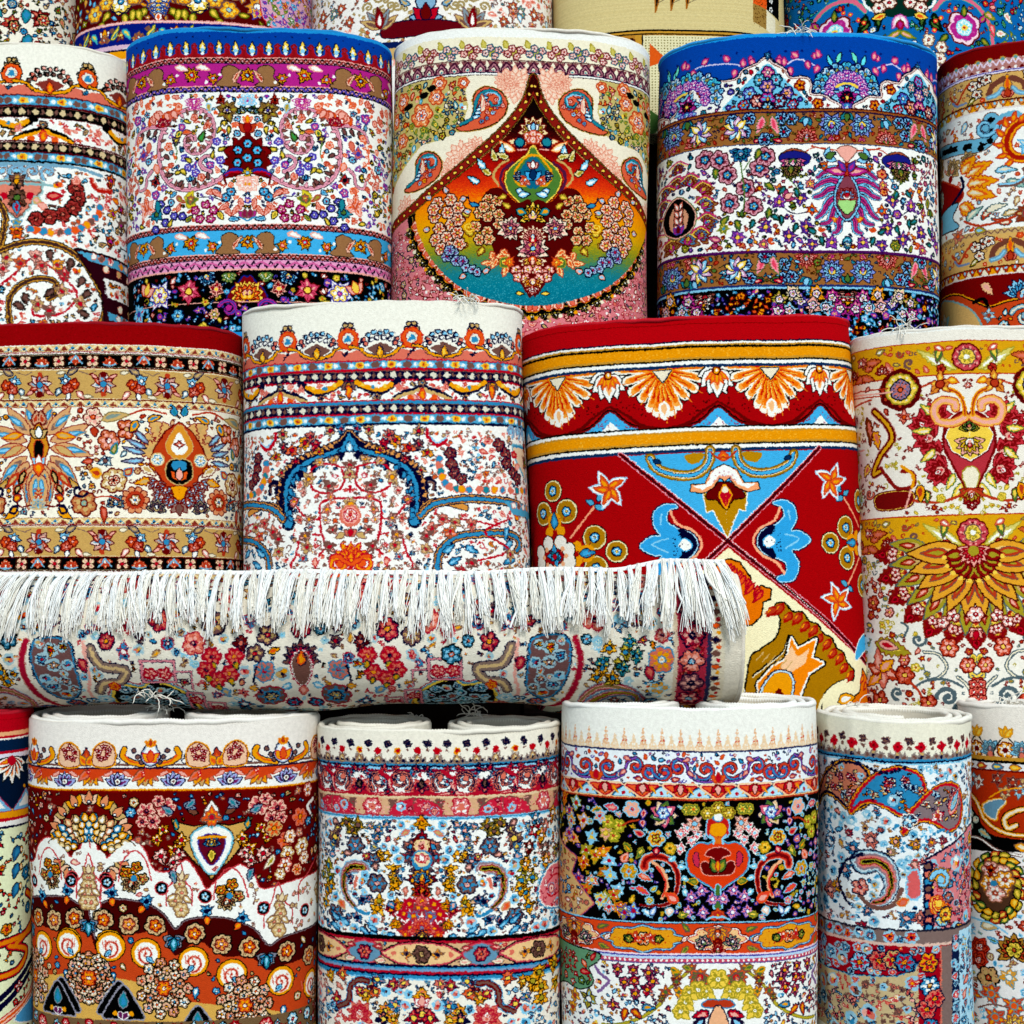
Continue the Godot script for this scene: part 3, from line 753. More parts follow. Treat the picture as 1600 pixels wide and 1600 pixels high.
	for q in [[330, 880, 250], [400, 920, -20], [420, 980, 0], [250, 900, 200], [520, 1300, -20], [430, 1310, 150], [240, 1060, 180]]: L.lf(L.at(q[0], q[1], q[2]), 11, 4, [BK, PK, LB])
	L.ln([[440, 900], [445, 925], [470, 945]], 2, NV); L.lf(L.at(450, 940, 15), 15, 3, [NV, BL]); L.scroll(L.at(445, 1060, 40), 9, 1.2, 2, [Color("c9921a"), YE])
	L.mir = false


func weave_blue_arches(L: Loom) -> void:          # B3
	L.grid(777, 45, 3.333)
	var ub := Color("1550a4")
	L.bar(45, 66, Color("2a9ade")); L.bar(66, 440, ub); L.dots(140, 25, 2, Color("0a2a70"))
	L.mir = true; L.axis = 1040
	for d in [0, 810, -810]:
		# garland of pink leaves between two blossoms
		L.ln([[645 + d, 250], [700 + d, 225], [760 + d, 190], [800 + d, 185], [850 + d, 205], [900 + d, 235]], 1.8, Color("d8d0e8"))
		for q in [[690, 205, -100], [720, 215, 250], [760, 180, 290], [790, 170, 200], [830, 195, 60], [865, 180, 300], [900, 175, 240], [740, 225, 60], [680, 180, 60], [890, 215, 100]]: L.lf(L.at(q[0] + d, q[1], q[2]), 13, 4.4, [Color("7a1a6a"), Color("d9588e"), PK], .2)
		# the blossom with its crown of florets
		for i in 11:
			var a := deg_to_rad(-195 + i * 21)
			L.fl(L.at(1040 + d + cos(a) * 145, 340 + sin(a) * 105), 10.5, 5, [Color("0c1846"), [LB, Color("d9ecf6"), Color("5ad0e0")][i % 3], BL, OL])
			L.fl(L.at(1040 + d + cos(a) * 92, 350 + sin(a) * 80), 7.6, 5, [Color("5a2a90"), Color("f2c8e2"), MG, W])
		L.lf(L.at(960 + d, 215, -110), 17, 3, [NV, Color("6ee0e8")]); L.lf(L.at(990 + d, 200, -70), 17, 3, [NV, Color("7ae4c8")])
		for k in 3: L.st(L.at(1040 + d, 385, k * 13), 25 - k * 7, 12, [NV, [LB, MG, BK][k], [PU, Color("f0c8e8"), RD][k], YE])
		L.ln([[985 + d, 330], [1010 + d, 315], [1040 + d, 310]], 4, YE); L.palm(L.at(1040 + d, 430, 180), 17, [PU, LB, Color("d8c0f0"), BL, W], 9, 180)
		# the white arch crowned by a point
		var p := [[330 + d, 445], [325 + d, 400], [355 + d, 380], [420 + d, 370], [420 + d, 310], [450 + d, 285], [520 + d, 285], [550 + d, 240], [600 + d, 210], [632 + d, 180], [665 + d, 210], [715 + d, 240], [745 + d, 285], [820 + d, 285], [845 + d, 310], [845 + d, 370], [910 + d, 380], [940 + d, 405], [935 + d, 445]]
		L.area(p, [[5, NV], [3, Color("f3ddd6")], [1.4, Color("8a5a50")], [0, W]])
		for q in [[470, 320], [790, 320], [380, 415], [880, 415]]:
			L.disc(L.at(q[0] + d, q[1]), Vector2.ZERO, 9, W); L.fl(L.at(q[0] + d, q[1]), 8, 5, [DR, RU, AM, NV])
	L.mir = false
	for d in [0, 810, -810]:
		L.area([[430 + d, 445], [450 + d, 380], [500 + d, 330], [560 + d, 270], [632 + d, 205], [700 + d, 270], [765 + d, 330], [815 + d, 380], [835 + d, 445]], [[0, Color("7cc8e2")]])
		for q in [[632, 250, 9, MG], [590, 290, 9, TL], [675, 290, 9, TL], [632, 325, 11, PU], [540, 360, 10, PU], [730, 360, 10, PU], [580, 400, 11, DR], [690, 400, 11, DR], [632, 390, 11, MG], [632, 430, 9, BK], [510, 420, 8, RD], [760, 420, 8, RD]]: L.fl(L.at(q[0] + d, q[1]), q[2], 6, [NV, q[3], [SK, PK, LB][L.rng.randi() % 3], [RD, W, AM][L.rng.randi() % 3]])
		L.st(L.at(632 + d, 165), 6, 6, [NV, BL, NV, LB])
	L.strew(0, 230, 1560, 438, Color("7cc8e2"), 500, 5, 2.2, "fsl", [[NV, PU, MG, W], [NV, TL, W, RD], [DR, RD, AM, W], [BK, BL, LB, OR]])
	L.strew(0, 230, 1560, 438, W, 300, 5, 2.5, "fsl", [[NV, PU, MG, W], [NV, TL, W, RD], [DR, RD, AM, W], [BK, BL, LB, OR]])
	L.bar(440, 448, Color("4a1410")); L.bar(448, 455, Color("9a5a2a"))
	for band in [[455, 625], [1192, 1362]]:
		L.bar(band[0], band[1], Color("9c6c3e")); L.bar(band[1], band[1] + 8, Color("1a3a70")); L.bar(band[1] + 5, band[1] + 13, W)
		var yc: float = (band[0] + band[1]) * 0.5
		var s := 1.0 if band[0] < 600 else -1.0
		L.mir = true; L.axis = 1040
		for d in [0, -806, 806]:
			for q in [[960, -5 * s]]: L.palm(L.at(q[0] + d, yc + q[1] * 3, 180 if s > 0 else 0), 20, [NV, Color("8a9ad8"), LB, YE, MG], 11, 300); L.st(L.at(960 + d, yc + 60 * s), 6, 6, [DR, MG, YE, MG])
			L.palm(L.at(830 + d, yc + 60 * s, 0 if s > 0 else 180), 18, [DR, Color("e87a70"), PK, GR, LB], 9, 190); L.bud(L.at(835 + d, yc - 50 * s, 200), 14, [NV, TL, LB])
			L.bud(L.at(1040 + d, yc - 75 * s, 180 if s > 0 else 0), 14, [BK, TL, GR])
			for q in [[700, -50], [755, -45], [715, 20], [640, 60]]: L.fl(L.at(q[0] + d, yc + q[1] * s), 9.5, 6, [NV, Color("8ac4ea"), NV, RD])
			L.ln([[640 + d, yc], [690 + d, yc + 10], [740 + d, yc - 40], [780 + d, yc - 10]], 1.5, Color("2a3a18"))
			L.lf(L.at(605 + d, yc - 60, 95), 29, 7, [GR, Color("f29aa8"), Color("e0506a")], .25, 6); L.lf(L.at(615 + d, yc + 65, 190), 15, 4, [BK, GR, OL], .2, 3)
			L.lf(L.at(560 + d, yc + 70, -10), 14, 3, [NV, RD, PK])
		for d in [474, 1606, -332]:
			for i in 9: L.lf(L.at(d, yc, i * 40), 20, 5, [NV, [LB, Color("d8a8c8"), YE][i % 3], W])
			L.disc(L.at(d, yc), Vector2.ZERO, 4, PU)
		L.mir = false
		L.strew(0, band[0] + 14, 1560, band[1] - 14, Color("9c6c3e"), 260, 5, 2.5, "lvl", [[Color("4a2c14"), GR, OL, RD], [NV, TL, LB, W], [DR, RU, PK, W]])
		L.bar(band[0], band[0] + 7, Color("2a1840"))
	L.bar(638, 1185, W); L.bar(1182, 1194, Color("5a2060"))
	L.mir = true
	# the great tulip palmette
	for e in [[19.0, NV], [16.4, LB], [12.4, BL], [10.0, Color("5a1030")], [7.4, Color("c8488a")], [2.4, Color("7a2060")]]:
		for q in [[[1035, 800], [985, 762], [935, 768], [885, 805]], [[1015, 835], [960, 815], [905, 832], [868, 862]], [[1005, 860], [950, 862], [905, 895], [868, 905]], [[1000, 900], [950, 925], [915, 985], [880, 1015]], [[1005, 940], [975, 965], [950, 1030], [905, 1045]], [[1035, 1000], [1000, 1020], [995, 1075], [965, 1092]]]: L.ln(q, e[0], e[1], e[0] * .45)
	L.area([[1045, 800], [1000, 840], [985, 920], [1005, 980], [1045, 1005]], [[5, NV], [3.4, LB], [1.2, NV], [0, Color("8a4a58")]]); L.area([[1045, 880], [1005, 900], [1000, 950], [1045, 990]], [[1.5, BK], [0, Color("a9d88a")]])
	L.palm(L.at(1045, 900), 15, [DR, Color("a85a60"), SK, W, RD], 7, 200); L.bud(L.at(1045, 790), 20, [DR, MG, RU]); L.lf(L.at(1030, 780, 200), 30, 6, [DR, MG, PK], -.2); L.lf(L.at(1030, 770, 240), 20, 5, [DR, PU, MG])
	L.st(L.at(975, 1020), 5, 5, [RU, AM, OR, YE]); L.lf(L.at(1045, 1110, 90), 20, 5, [NV, TL, LB]); L.st(L.at(1045, 1150), 6, 5, [NV, BL, OL, W])
	# hanging thistles
	L.ln([[930, 650], [860, 650], [800, 690]], 1.6, RU); L.ln([[1045, 690], [1010, 665], [930, 655], [860, 640]], 2, RU)
	for k in 2: L.area([[690, 690], [760, 650 + k * 14], [850, 690], [820, 740], [720, 730]], [[1, BK], [0, [Color("a85a40"), Color("2a2c80")][k]]])
	L.palm(L.at(760, 720, 180), 20, [NV, Color("e06a98"), PK, GR, W], 9, 190); L.palm(L.at(750, 760, 180), 17, [BK, Color("7a7a34"), BG, GR, OL], 9, 200)
	L.bud(L.at(930, 700, 60), 17, [NV, LB, GR]); L.area([[990, 655], [1045, 640], [1045, 715], [1020, 700]], [[1.5, BR], [0, PK]])
	for q in [[690, 930, 12], [800, 910, 12], [850, 835, 9], [830, 1060, 13], [740, 1110, 13], [620, 1060, 13], [960, 1140, 12], [860, 1150, 11], [480, 1110, 13], [610, 1150, 10]]: L.st(L.at(q[0], q[1]), q[2], 8, [Color("3a1a50"), [Color("8a4ab0"), Color("d06a80"), Color("5a3a98")][int(q[0]) % 3], [SA, AM][int(q[1]) % 2], [YE, OR][int(q[0]) % 2]])
	for q in [[860, 970, 10, OR], [920, 740, 8, RU], [690, 860, 8, SA]]: L.st(L.at(q[0], q[1]), q[2], 6, [DR, q[3], AM, BL])
	for q in [[770, 860, 60], [720, 850, 120], [700, 1000, 80], [780, 1040, 100], [900, 1110, 60], [650, 1000, 20], [880, 1090, 200], [560, 1020, 100]]: L.lf(L.at(q[0], q[1], q[2]), 15, 4.4, [BK, Color("2f5a4a"), TL], .2, 3)
	L.ln([[700, 950], [760, 990], [830, 985]], 1.6, NV); L.ln([[740, 810], [770, 840], [800, 890]], 1.5, GR); L.scroll(L.at(905, 1070, 0), 5, 1, 1.4, [RU, OR]); L.scroll(L.at(650, 1130, 60), 6, 1.1, 1.4, [RU, OR])
	L.mir = false
	# left: the flame palmette, and a spray of mauve flowers
	for q in [[195, 720, 14], [190, 800, 17], [140, 830, 17], [250, 800, 19], [130, 900, 18], [310, 850, 18], [120, 990, 18], [320, 930, 20], [110, 1070, 17], [330, 1020, 18], [170, 1130, 22], [240, 1110, 22], [300, 1090, 17]]:
		L.palm(L.at(q[0], q[1], (q[0] - 210) * 0.5), q[2], [DR, [Color("2a80b0"), Color("9a7040")][int(q[1] / 10) % 2], [BL, Color("8a6a40")][int(q[0] / 10) % 2], MG, YE], 7, 190); L.ln([[q[0] - 45, q[1] - 22], [q[0], q[1] - 52], [q[0] + 45, q[1] - 22]], 2.6, Color("c83a70")); L.ln([[q[0] - 40, q[1] - 14], [q[0], q[1] - 42], [q[0] + 40, q[1] - 14]], 1.6, YE)
	L.area([[195, 870], [135, 950], [145, 1040], [200, 1080], [260, 1040], [270, 950]], [[3.4, GR], [2, PK], [0, BK]]); L.area([[195, 900], [160, 960], [165, 1030], [200, 1060], [235, 1030], [240, 960]], [[0, Color("d8a080")]])
	for k in 4: L.lf(L.at(200, 1050 - k * 38, -60), 16, 4, [BK, SA, W]); L.lf(L.at(200, 1050 - k * 38, -120), 16, 4, [BK, SA, W])
	L.bud(L.at(200, 1060), 14, [PU, MG, DR])
	for q in [[430, 780], [590, 750], [520, 850], [440, 930], [560, 950], [320, 690], [390, 700], [620, 690]]: L.fl(L.at(q[0], q[1], 20), 14.5, 6, [Color("4a1820"), Color("d89aa8"), Color("8a3a48"), YE]); L.fl(L.at(q[0], q[1]), 6, 5, [NV, BL, LB, YE])
	L.ln([[490, 690], [500, 760], [515, 900], [500, 1000]], 2, GR); L.ln([[550, 700], [510, 760]], 1.6, GR); L.palm(L.at(495, 665, 180), 17, [NV, Color("3a80b0"), TL, BL, W], 7, 200)
	for q in [[370, 740, 80], [400, 1040, -60], [470, 1020, 60], [620, 830, 30], [590, 650, 100], [640, 960, 90]]: L.lf(L.at(q[0], q[1], q[2]), 17, 5, [BK, GR, OL], .2, 3)
	L.st(L.at(410, 1060), 10, 7, [OL, GR, YE, BL])
	L.strew(0, 650, 1560, 1178, W, 900, 9.5, 3, "fslpb", [[Color("3a1a50"), Color("7a4ab0"), SA, YE], [NV, Color("2f5a4a"), TL, W], [DR, SA, AM, RD], [NV, BL, LB, RD], [Color("5a1a30"), Color("b04878"), PK, YE], [BK, OL, GR, YE]])
	L.bar(1362, 1374, Color("2a3a70")); L.bar(1374, 1384, LB); L.bar(1384, 1800, BK)
	L.mir = true; L.axis = 1040
	for d in [0, -720]:
		for k in 3: L.palm(L.at(1040 + d - k * 22, 1420 + k * 26, 180), 17, [BK, [Color("8a4a40"), W, AM][k], PK, RD, YE], 9, 220)
		for q in [[960, 1430, MG], [930, 1480, LB], [1000, 1490, MG], [880, 1410, AM], [860, 1470, PK], [800, 1450, PU], [760, 1410, Color("e8d8b0")], [740, 1500, LB], [690, 1440, OL], [680, 1500, MG]]: L.st(L.at(q[0] + d, q[1]), 15, 9, [BK, q[2], PK, NV]); L.fl(L.at(q[0] + d, q[1]), 6, 5, [NV, W, MG, YE])
	L.mir = false
	L.strew(0, 1390, 1560, 1700, BK, 700, 6, 2.4, "kslf", [[PU, MG, PK, YE], [BL, LB, W, MG], [DR, AM, OR, BK], [NV, PU, LB, W]])


func weave_crown(L: Loom, v: int) -> void:          # cream carpets with a crown of blossoms: B0 (v 0) and C1 (v 1)
	var dk := NV if v else BK
	var rl := RD if v else Color("5a1420")
	var x0 := 777.0 if v else 270.0
	var per := 99.0 if v else 114.0
	if v: L.grid(800, 70, 3.478)
	else: L.grid(10, 62, 3.48)
	L.bar(60, 900, Color("f4f1e4"))
	var y: float
	y = 390.0 if v else 352.0
	L.rep(per, x0, y, func(m: Transform2D, _i: int):
		var h := per * 0.5
		L.fill(m, Loom.smooth(PackedVector2Array([Vector2(-h, 2), Vector2(-h + 2, -12), Vector2(-h * .6, -16), Vector2(-h * .3, -6), Vector2(0, -4), Vector2(h * .3, -6), Vector2(h * .6, -16), Vector2(h - 2, -12), Vector2(h, 2)]), true), SA)
		for k in [-1, 1]:
			L.stroke(m, Loom.smooth(PackedVector2Array([Vector2(k * h * .95, -22), Vector2(k * h * .62, -19), Vector2(k * h * .42, -9), Vector2(0, -4)])), 6.4, dk); L.stroke(m, Loom.smooth(PackedVector2Array([Vector2(k * h * .95, -22), Vector2(k * h * .62, -19), Vector2(k * h * .42, -9), Vector2(0, -4)])), 3.8, AM)
		# the bush
		var bc := BR if v else Color("8a4038")
		L.fill(m, PackedVector2Array([Vector2(-22, -18), Vector2(0, -28), Vector2(22, -18), Vector2(8, -8), Vector2(-8, -8)]), bc)
		L.lf(m * Transform2D(-PI / 2, Vector2(0, -4)), 18, 5, [dk, AM, YE] if v else [DR, OR, AM])
		for q in [[0, -40], [-9, -42], [9, -42], [-18, -38], [18, -38], [-25, -31], [25, -31], [-5, -33], [5, -33], [-14, -31], [14, -31], [-22, -25], [22, -25], [-29, -23], [29, -23]]:
			L.disc(m, Vector2(q[0], q[1]) * 1.04, 4.6, dk); L.disc(m, Vector2(q[0] + 1, q[1]) * 1.04, 2.6, [LB, SA, W][absi(int(q[0] * 7)) % 3] if v else [PK, SA, BR][absi(int(q[0] * 7)) % 3])
		# the ring blossom between two bushes
		var t := m * Transform2D(0, Vector2(h, -34))
		for q in [[0, -17], [-8, -14], [8, -14], [-4, -22], [4, -22]]: L.disc(t, Vector2(q[0], q[1]), 5, dk); L.disc(t, Vector2(q[0], q[1]), 2.7, TN)
		L.disc(t, Vector2.ZERO, 17, Color("c8301c") if v else BK); L.disc(t, Vector2.ZERO, 15.2, OR); L.disc(t, Vector2(0, -1), 10, Color("b02018")); L.disc(t, Vector2(0, -1), 8.6, Color("e8e8d8"))
		L.fill(t, PackedVector2Array([Vector2(-6, 4), Vector2(-4, -3), Vector2(0, -6), Vector2(4, -3), Vector2(6, 4)]), BL)
		L.st(m * Transform2D(0, Vector2(h, -8)), 9, 5, [dk, BL if not v else NV, NV, dk]))
	# the striped borders
	var bands: Array = [[390, 397, 437, 450, 500, 508, 608, 615, 632, 680, 690, 735] if v else [352, 360, 408, 416, 474, 480, 604, 612, 614, 664, 672, 716]][0]
	var stripe := func(a: float, b: float):
		L.bar(a, b, BL); L.bar(a + 4, b - 4, Color("5aa6c6"))
		L.rep(per / 2.0, x0 + 60, (a + b) / 2, func(m: Transform2D, _i: int):
			L.disc(m, Vector2(-2, 0), 5, YE); L.disc(m, Vector2(3, 0), 5, YE); L.disc(m, Vector2.ZERO, 4.6, AM); L.disc(m, Vector2.ZERO, 2, RU)
			for k in [-1, 1]: L.disc(m, Vector2(k * 12, 0), 4.6, LB); L.disc(m, Vector2(k * 12, 0), 3, W); L.disc(m, Vector2(k * 23, 0), 5, BR))
	var cross := func(a: float, b: float, c: Color):
		L.bar(a, b, dk); L.bar(a, a + 4, BR)
		L.rep(20.5, x0, (a + b) / 2, func(m: Transform2D, _i: int):
			L.fill(m, PackedVector2Array([Vector2(-6, 0), Vector2(0, -6), Vector2(6, 0), Vector2(0, 6)]), c); L.disc(m, Vector2.ZERO, 4, c)
			L.fill(m, PackedVector2Array([Vector2(7, 0), Vector2(10.2, -5), Vector2(13.4, 0), Vector2(10.2, 5)]), BR))
	var lz := Color("d8c49a") if not v else Color("e0dcc8")
	L.bar(bands[0], bands[1], rl); stripe.call(bands[1], bands[2]); L.bar(bands[2], bands[3], rl); cross.call(bands[3], bands[4], lz); L.bar(bands[4], bands[5], rl)
	L.bar(bands[5], bands[6], W)
	L.rep(per * 2.28, 605 if v else 640, bands[5], func(m: Transform2D, _i: int):
		for k in [-1, 1]:
			L.stroke(m, Loom.smooth(PackedVector2Array([Vector2(k * 12, 0), Vector2(k * 28, 10), Vector2(k * 50, 16), Vector2(k * 68, 6), Vector2(k * 78, 0)])), 11, dk); L.stroke(m, Loom.smooth(PackedVector2Array([Vector2(k * 12, 0), Vector2(k * 28, 8), Vector2(k * 50, 13), Vector2(k * 68, 4)])), 8, AM)
			for q in [[22, 4], [38, 9], [56, 8]]: L.disc(m, Vector2(k * q[0], q[1]), 3, BL if q[0] == 38 else YE)
			L.st(m * Transform2D(0, Vector2(k * 44, 24)), 7, 5, [dk, TN, SA, dk]); L.st(m * Transform2D(0, Vector2(k * 88, 14)), 8, 5, [SA, PK, RD, SA]); L.lf(m * Transform2D(0.6, Vector2(k * 96, 22)), 14, 3, [RD, PK])
		L.bud(m * Transform2D(PI, Vector2.ZERO), 16, [dk, BR, AM])
		L.lf(m * Transform2D(PI / 2, Vector2(0, 4)), 22, 5, [dk, OR, AM]))
	L.rep(per * 2.28, 1000 if v else 240, bands[6], func(m: Transform2D, _i: int):
		for k in [-1, 1]:
			L.stroke(m, Loom.smooth(PackedVector2Array([Vector2(0, -20), Vector2(k * 14, -14), Vector2(k * 28, -10), Vector2(k * 44, 0)])), 9, dk); L.stroke(m, Loom.smooth(PackedVector2Array([Vector2(0, -18), Vector2(k * 14, -11), Vector2(k * 28, -7), Vector2(k * 44, 0)])), 5, AM if v == 0 else TN)
			L.disc(m, Vector2(k * 18, -2), 5, OR); L.st(m * Transform2D(0, Vector2(k * 36, -19)), 7, 5, [SA, PK, RD, SA])
		L.lf(m * Transform2D(-PI / 2, Vector2.ZERO), 18, 5, [RD, OR, AM]); L.fl(m * Transform2D(0, Vector2(0, -26)), 6, 5, [dk, BR, TN, BL]))
	L.strew(-1500, bands[5] + 6, 1700, bands[6] - 6, W, 260, 6, 3, "ksl", [[SA, PK, RD, OR], [RD, SA, PK, AM], [dk, TN, BR, AM]])
	L.bar(bands[6], bands[7], rl)
	if v: L.bar(615, 632, BL)
	cross.call(bands[8], bands[9], lz); L.bar(bands[9], bands[10], rl); stripe.call(bands[10], bands[11]); L.bar(bands[11], bands[11] + 12, dk); L.bar(bands[11] + 12, 1900, W)
	if v: crown_field(L)
	else: crown_corner(L)


func scaled(p: Array, k: float) -> PackedVector2Array:
	return Loom.smooth(Transform2D(0, Vector2(k, k), 0, Vector2.ZERO) * PackedVector2Array(p))


func chain(L: Loom, pts: Array, r: float, cols: Array, gap := 9.0) -> void:
	var c := Loom.smooth(L.map(pts), false, 8)
	var acc := 0.0
	var k := 0
	for i in range(1, c.size()):
		acc += c[i].distance_to(c[i - 1])
		if acc > gap:
			acc = 0.0; k += 1
			L.disc(Transform2D.IDENTITY, c[i], r + 1.2, SA if r < 6 else DR); L.disc(Transform2D.IDENTITY, c[i], r, cols[k % cols.size()])


func crown_corner(L: Loom) -> void:
	# grey-blue cresting and a rose medallion
	L.axis = 110; L.mir = true
	for q in [[270, 775], [190, 775], [110, 775]]: L.scroll(L.at(q[0], q[1], 120), 13, 1.2, 4.5, [BR, LB, Color("7f9fb8")], 0)
	L.ln([[110, 735], [300, 735], [420, 740], [520, 760]], 5, Color("7fa9be"))
	L.area([[110, 1030], [60, 980], [30, 930], [-10, 880], [-10, 835], [110, 835]], [[5, Color("9fc0c0")], [2, BR], [0, Color("dc8a76")]], true)
	L.ln([[110, 845], [220, 845], [330, 850]], 4, Color("8fb8ba"))
	L.st(L.at(110, 830), 15, 6, [BK, BR, GD, AM]); L.st(L.at(108, 920), 17, 8, [BK, Color("6b4a3a"), BR, GR]); L.disc(L.at(180, 912), Vector2.ZERO, 6, RD); L.lf(L.at(110, 940, 90), 22, 6, [DR, BL, RD])
	L.lf(L.at(260, 910, -8), 24, 6, [Color("8a1a20"), RD, SA]); L.lf(L.at(190, 930, 10), 14, 6, [Color("9fc0c0"), TN, PK])
	L.st(L.at(110, 1110), 13, 7, [BK, OR, AM, RU]); L.st(L.at(110, 1060), 8, 5, [BL, TN, OL, BL])
	L.mir = false
	# the arm of dark roses and the chain of little squares
	for q in [[400, 850], [415, 905], [390, 960], [340, 1000], [275, 1020], [210, 1035]]: L.fl(L.at(q[0], q[1]), 11.5, 6, [BK, Color("a8403c"), Color("7c2a28"), SA])
	L.lf(L.at(400, 830, -80), 14, 5, [SA, PK, SA]); L.lf(L.at(260, 970, 200), 13, 5, [SA, PK])
	chain(L, [[510, 900], [510, 960], [470, 1030], [400, 1080], [300, 1105], [170, 1090]], 5.4, [AM, BL, OR, BL, BR], 8.5)
	L.ln([[470, 790], [500, 840], [560, 830], [545, 790]], 6, Color("b82a24")); L.ln([[475, 780], [505, 825], [555, 820]], 2.4, SA)
	for q in [[560, 770, OR], [600, 910, RU], [660, 880, RU], [570, 950, AM], [640, 1090, BR], [560, 1110, RU], [600, 1000, BR], [650, 1110, AM]]: L.st(L.at(q[0], q[1]), 12, 6, [BK, q[2], TN, MG])
	L.ln([[590, 990], [630, 960], [660, 1020]], 5, BR); L.ln([[660, 1050], [640, 1130], [600, 1130]], 2, BK)
	# the big curled stem with flowers in its loops
	for e in [[11.5, BK], [8.5, Color("c8933c")], [4.6, Color("4c3430")]]:
		L.ln([[-60, 1250], [60, 1195], [200, 1160], [340, 1180], [440, 1250], [500, 1350], [535, 1470], [520, 1600]], e[0], e[1])
		L.ln([[-60, 850], [10, 940], [50, 1030], [30, 1180]], e[0], e[1])
		L.ln([[80, 1620], [75, 1480], [130, 1400], [220, 1360], [300, 1370], [320, 1430], [270, 1470]], e[0] * .9, e[1])
	for q in [[270, 1200, 60], [380, 1240, 80], [440, 1330, 100], [470, 1400, 110], [470, 1540, 180], [100, 1500, 10], [150, 1440, 60], [300, 1410, 120]]: L.lf(L.at(q[0], q[1], q[2]), 18, 6, [BK, Color("5a403a"), BR], .3, 4)
	L.ln([[30, 1400], [110, 1330], [200, 1250], [330, 1330], [400, 1400], [410, 1460], [340, 1540], [210, 1560], [200, 1510]], 3.6, RD)
	for q in [[130, 1280, OR], [210, 1240, PK], [40, 1310, PK], [320, 1280, AM], [340, 1420, TN], [430, 1480, TN], [220, 1500, TN], [280, 1530, BR], [350, 1330, RD], [240, 1290, SA], [60, 1250, TN]]: L.st(L.at(q[0], q[1]), 13, 6, [BR, q[2], PK, RD])
	# lower right: the side border coming round
	L.area([[400, 1180], [700, 1225], [760, 1225], [760, 1620], [540, 1600], [520, 1400]], [[1.5, BK], [0, Color("3a1420")]], true)
	L.area([[410, 1190], [760, 1240], [760, 1290], [470, 1240]], [[0, Color("5aa6c6")]], true); chain(L, [[440, 1205], [560, 1225], [760, 1270]], 4.4, [AM, W, BR, W], 13); chain(L, [[480, 1260], [600, 1290], [760, 1320]], 5, [TN, CR], 19)
	L.area([[530, 1320], [760, 1345], [760, 1450], [545, 1430]], [[0, W]], true); L.strew(540, 1325, 740, 1445, W, 60, 9, 4, "ks", [[BK, AM, OR, RD], [SA, PK, RD, BR]]); chain(L, [[560, 1475], [760, 1500]], 5, [TN, CR], 19)
	L.area([[550, 1510], [760, 1530], [760, 1570], [550, 1550]], [[0, Color("5aa6c6")]], true); chain(L, [[550, 1530], [760, 1550]], 4.4, [AM, W, BR, W], 13)
	L.strew(-600, 760, 740, 1620, W, 700, 9, 3, "ksll", [[SA, PK, RD, RU], [BK, TN, BR, RD], [BR, OR, AM, RD], [RD, SA, PK, W], [BK, BL, LB, TN]])


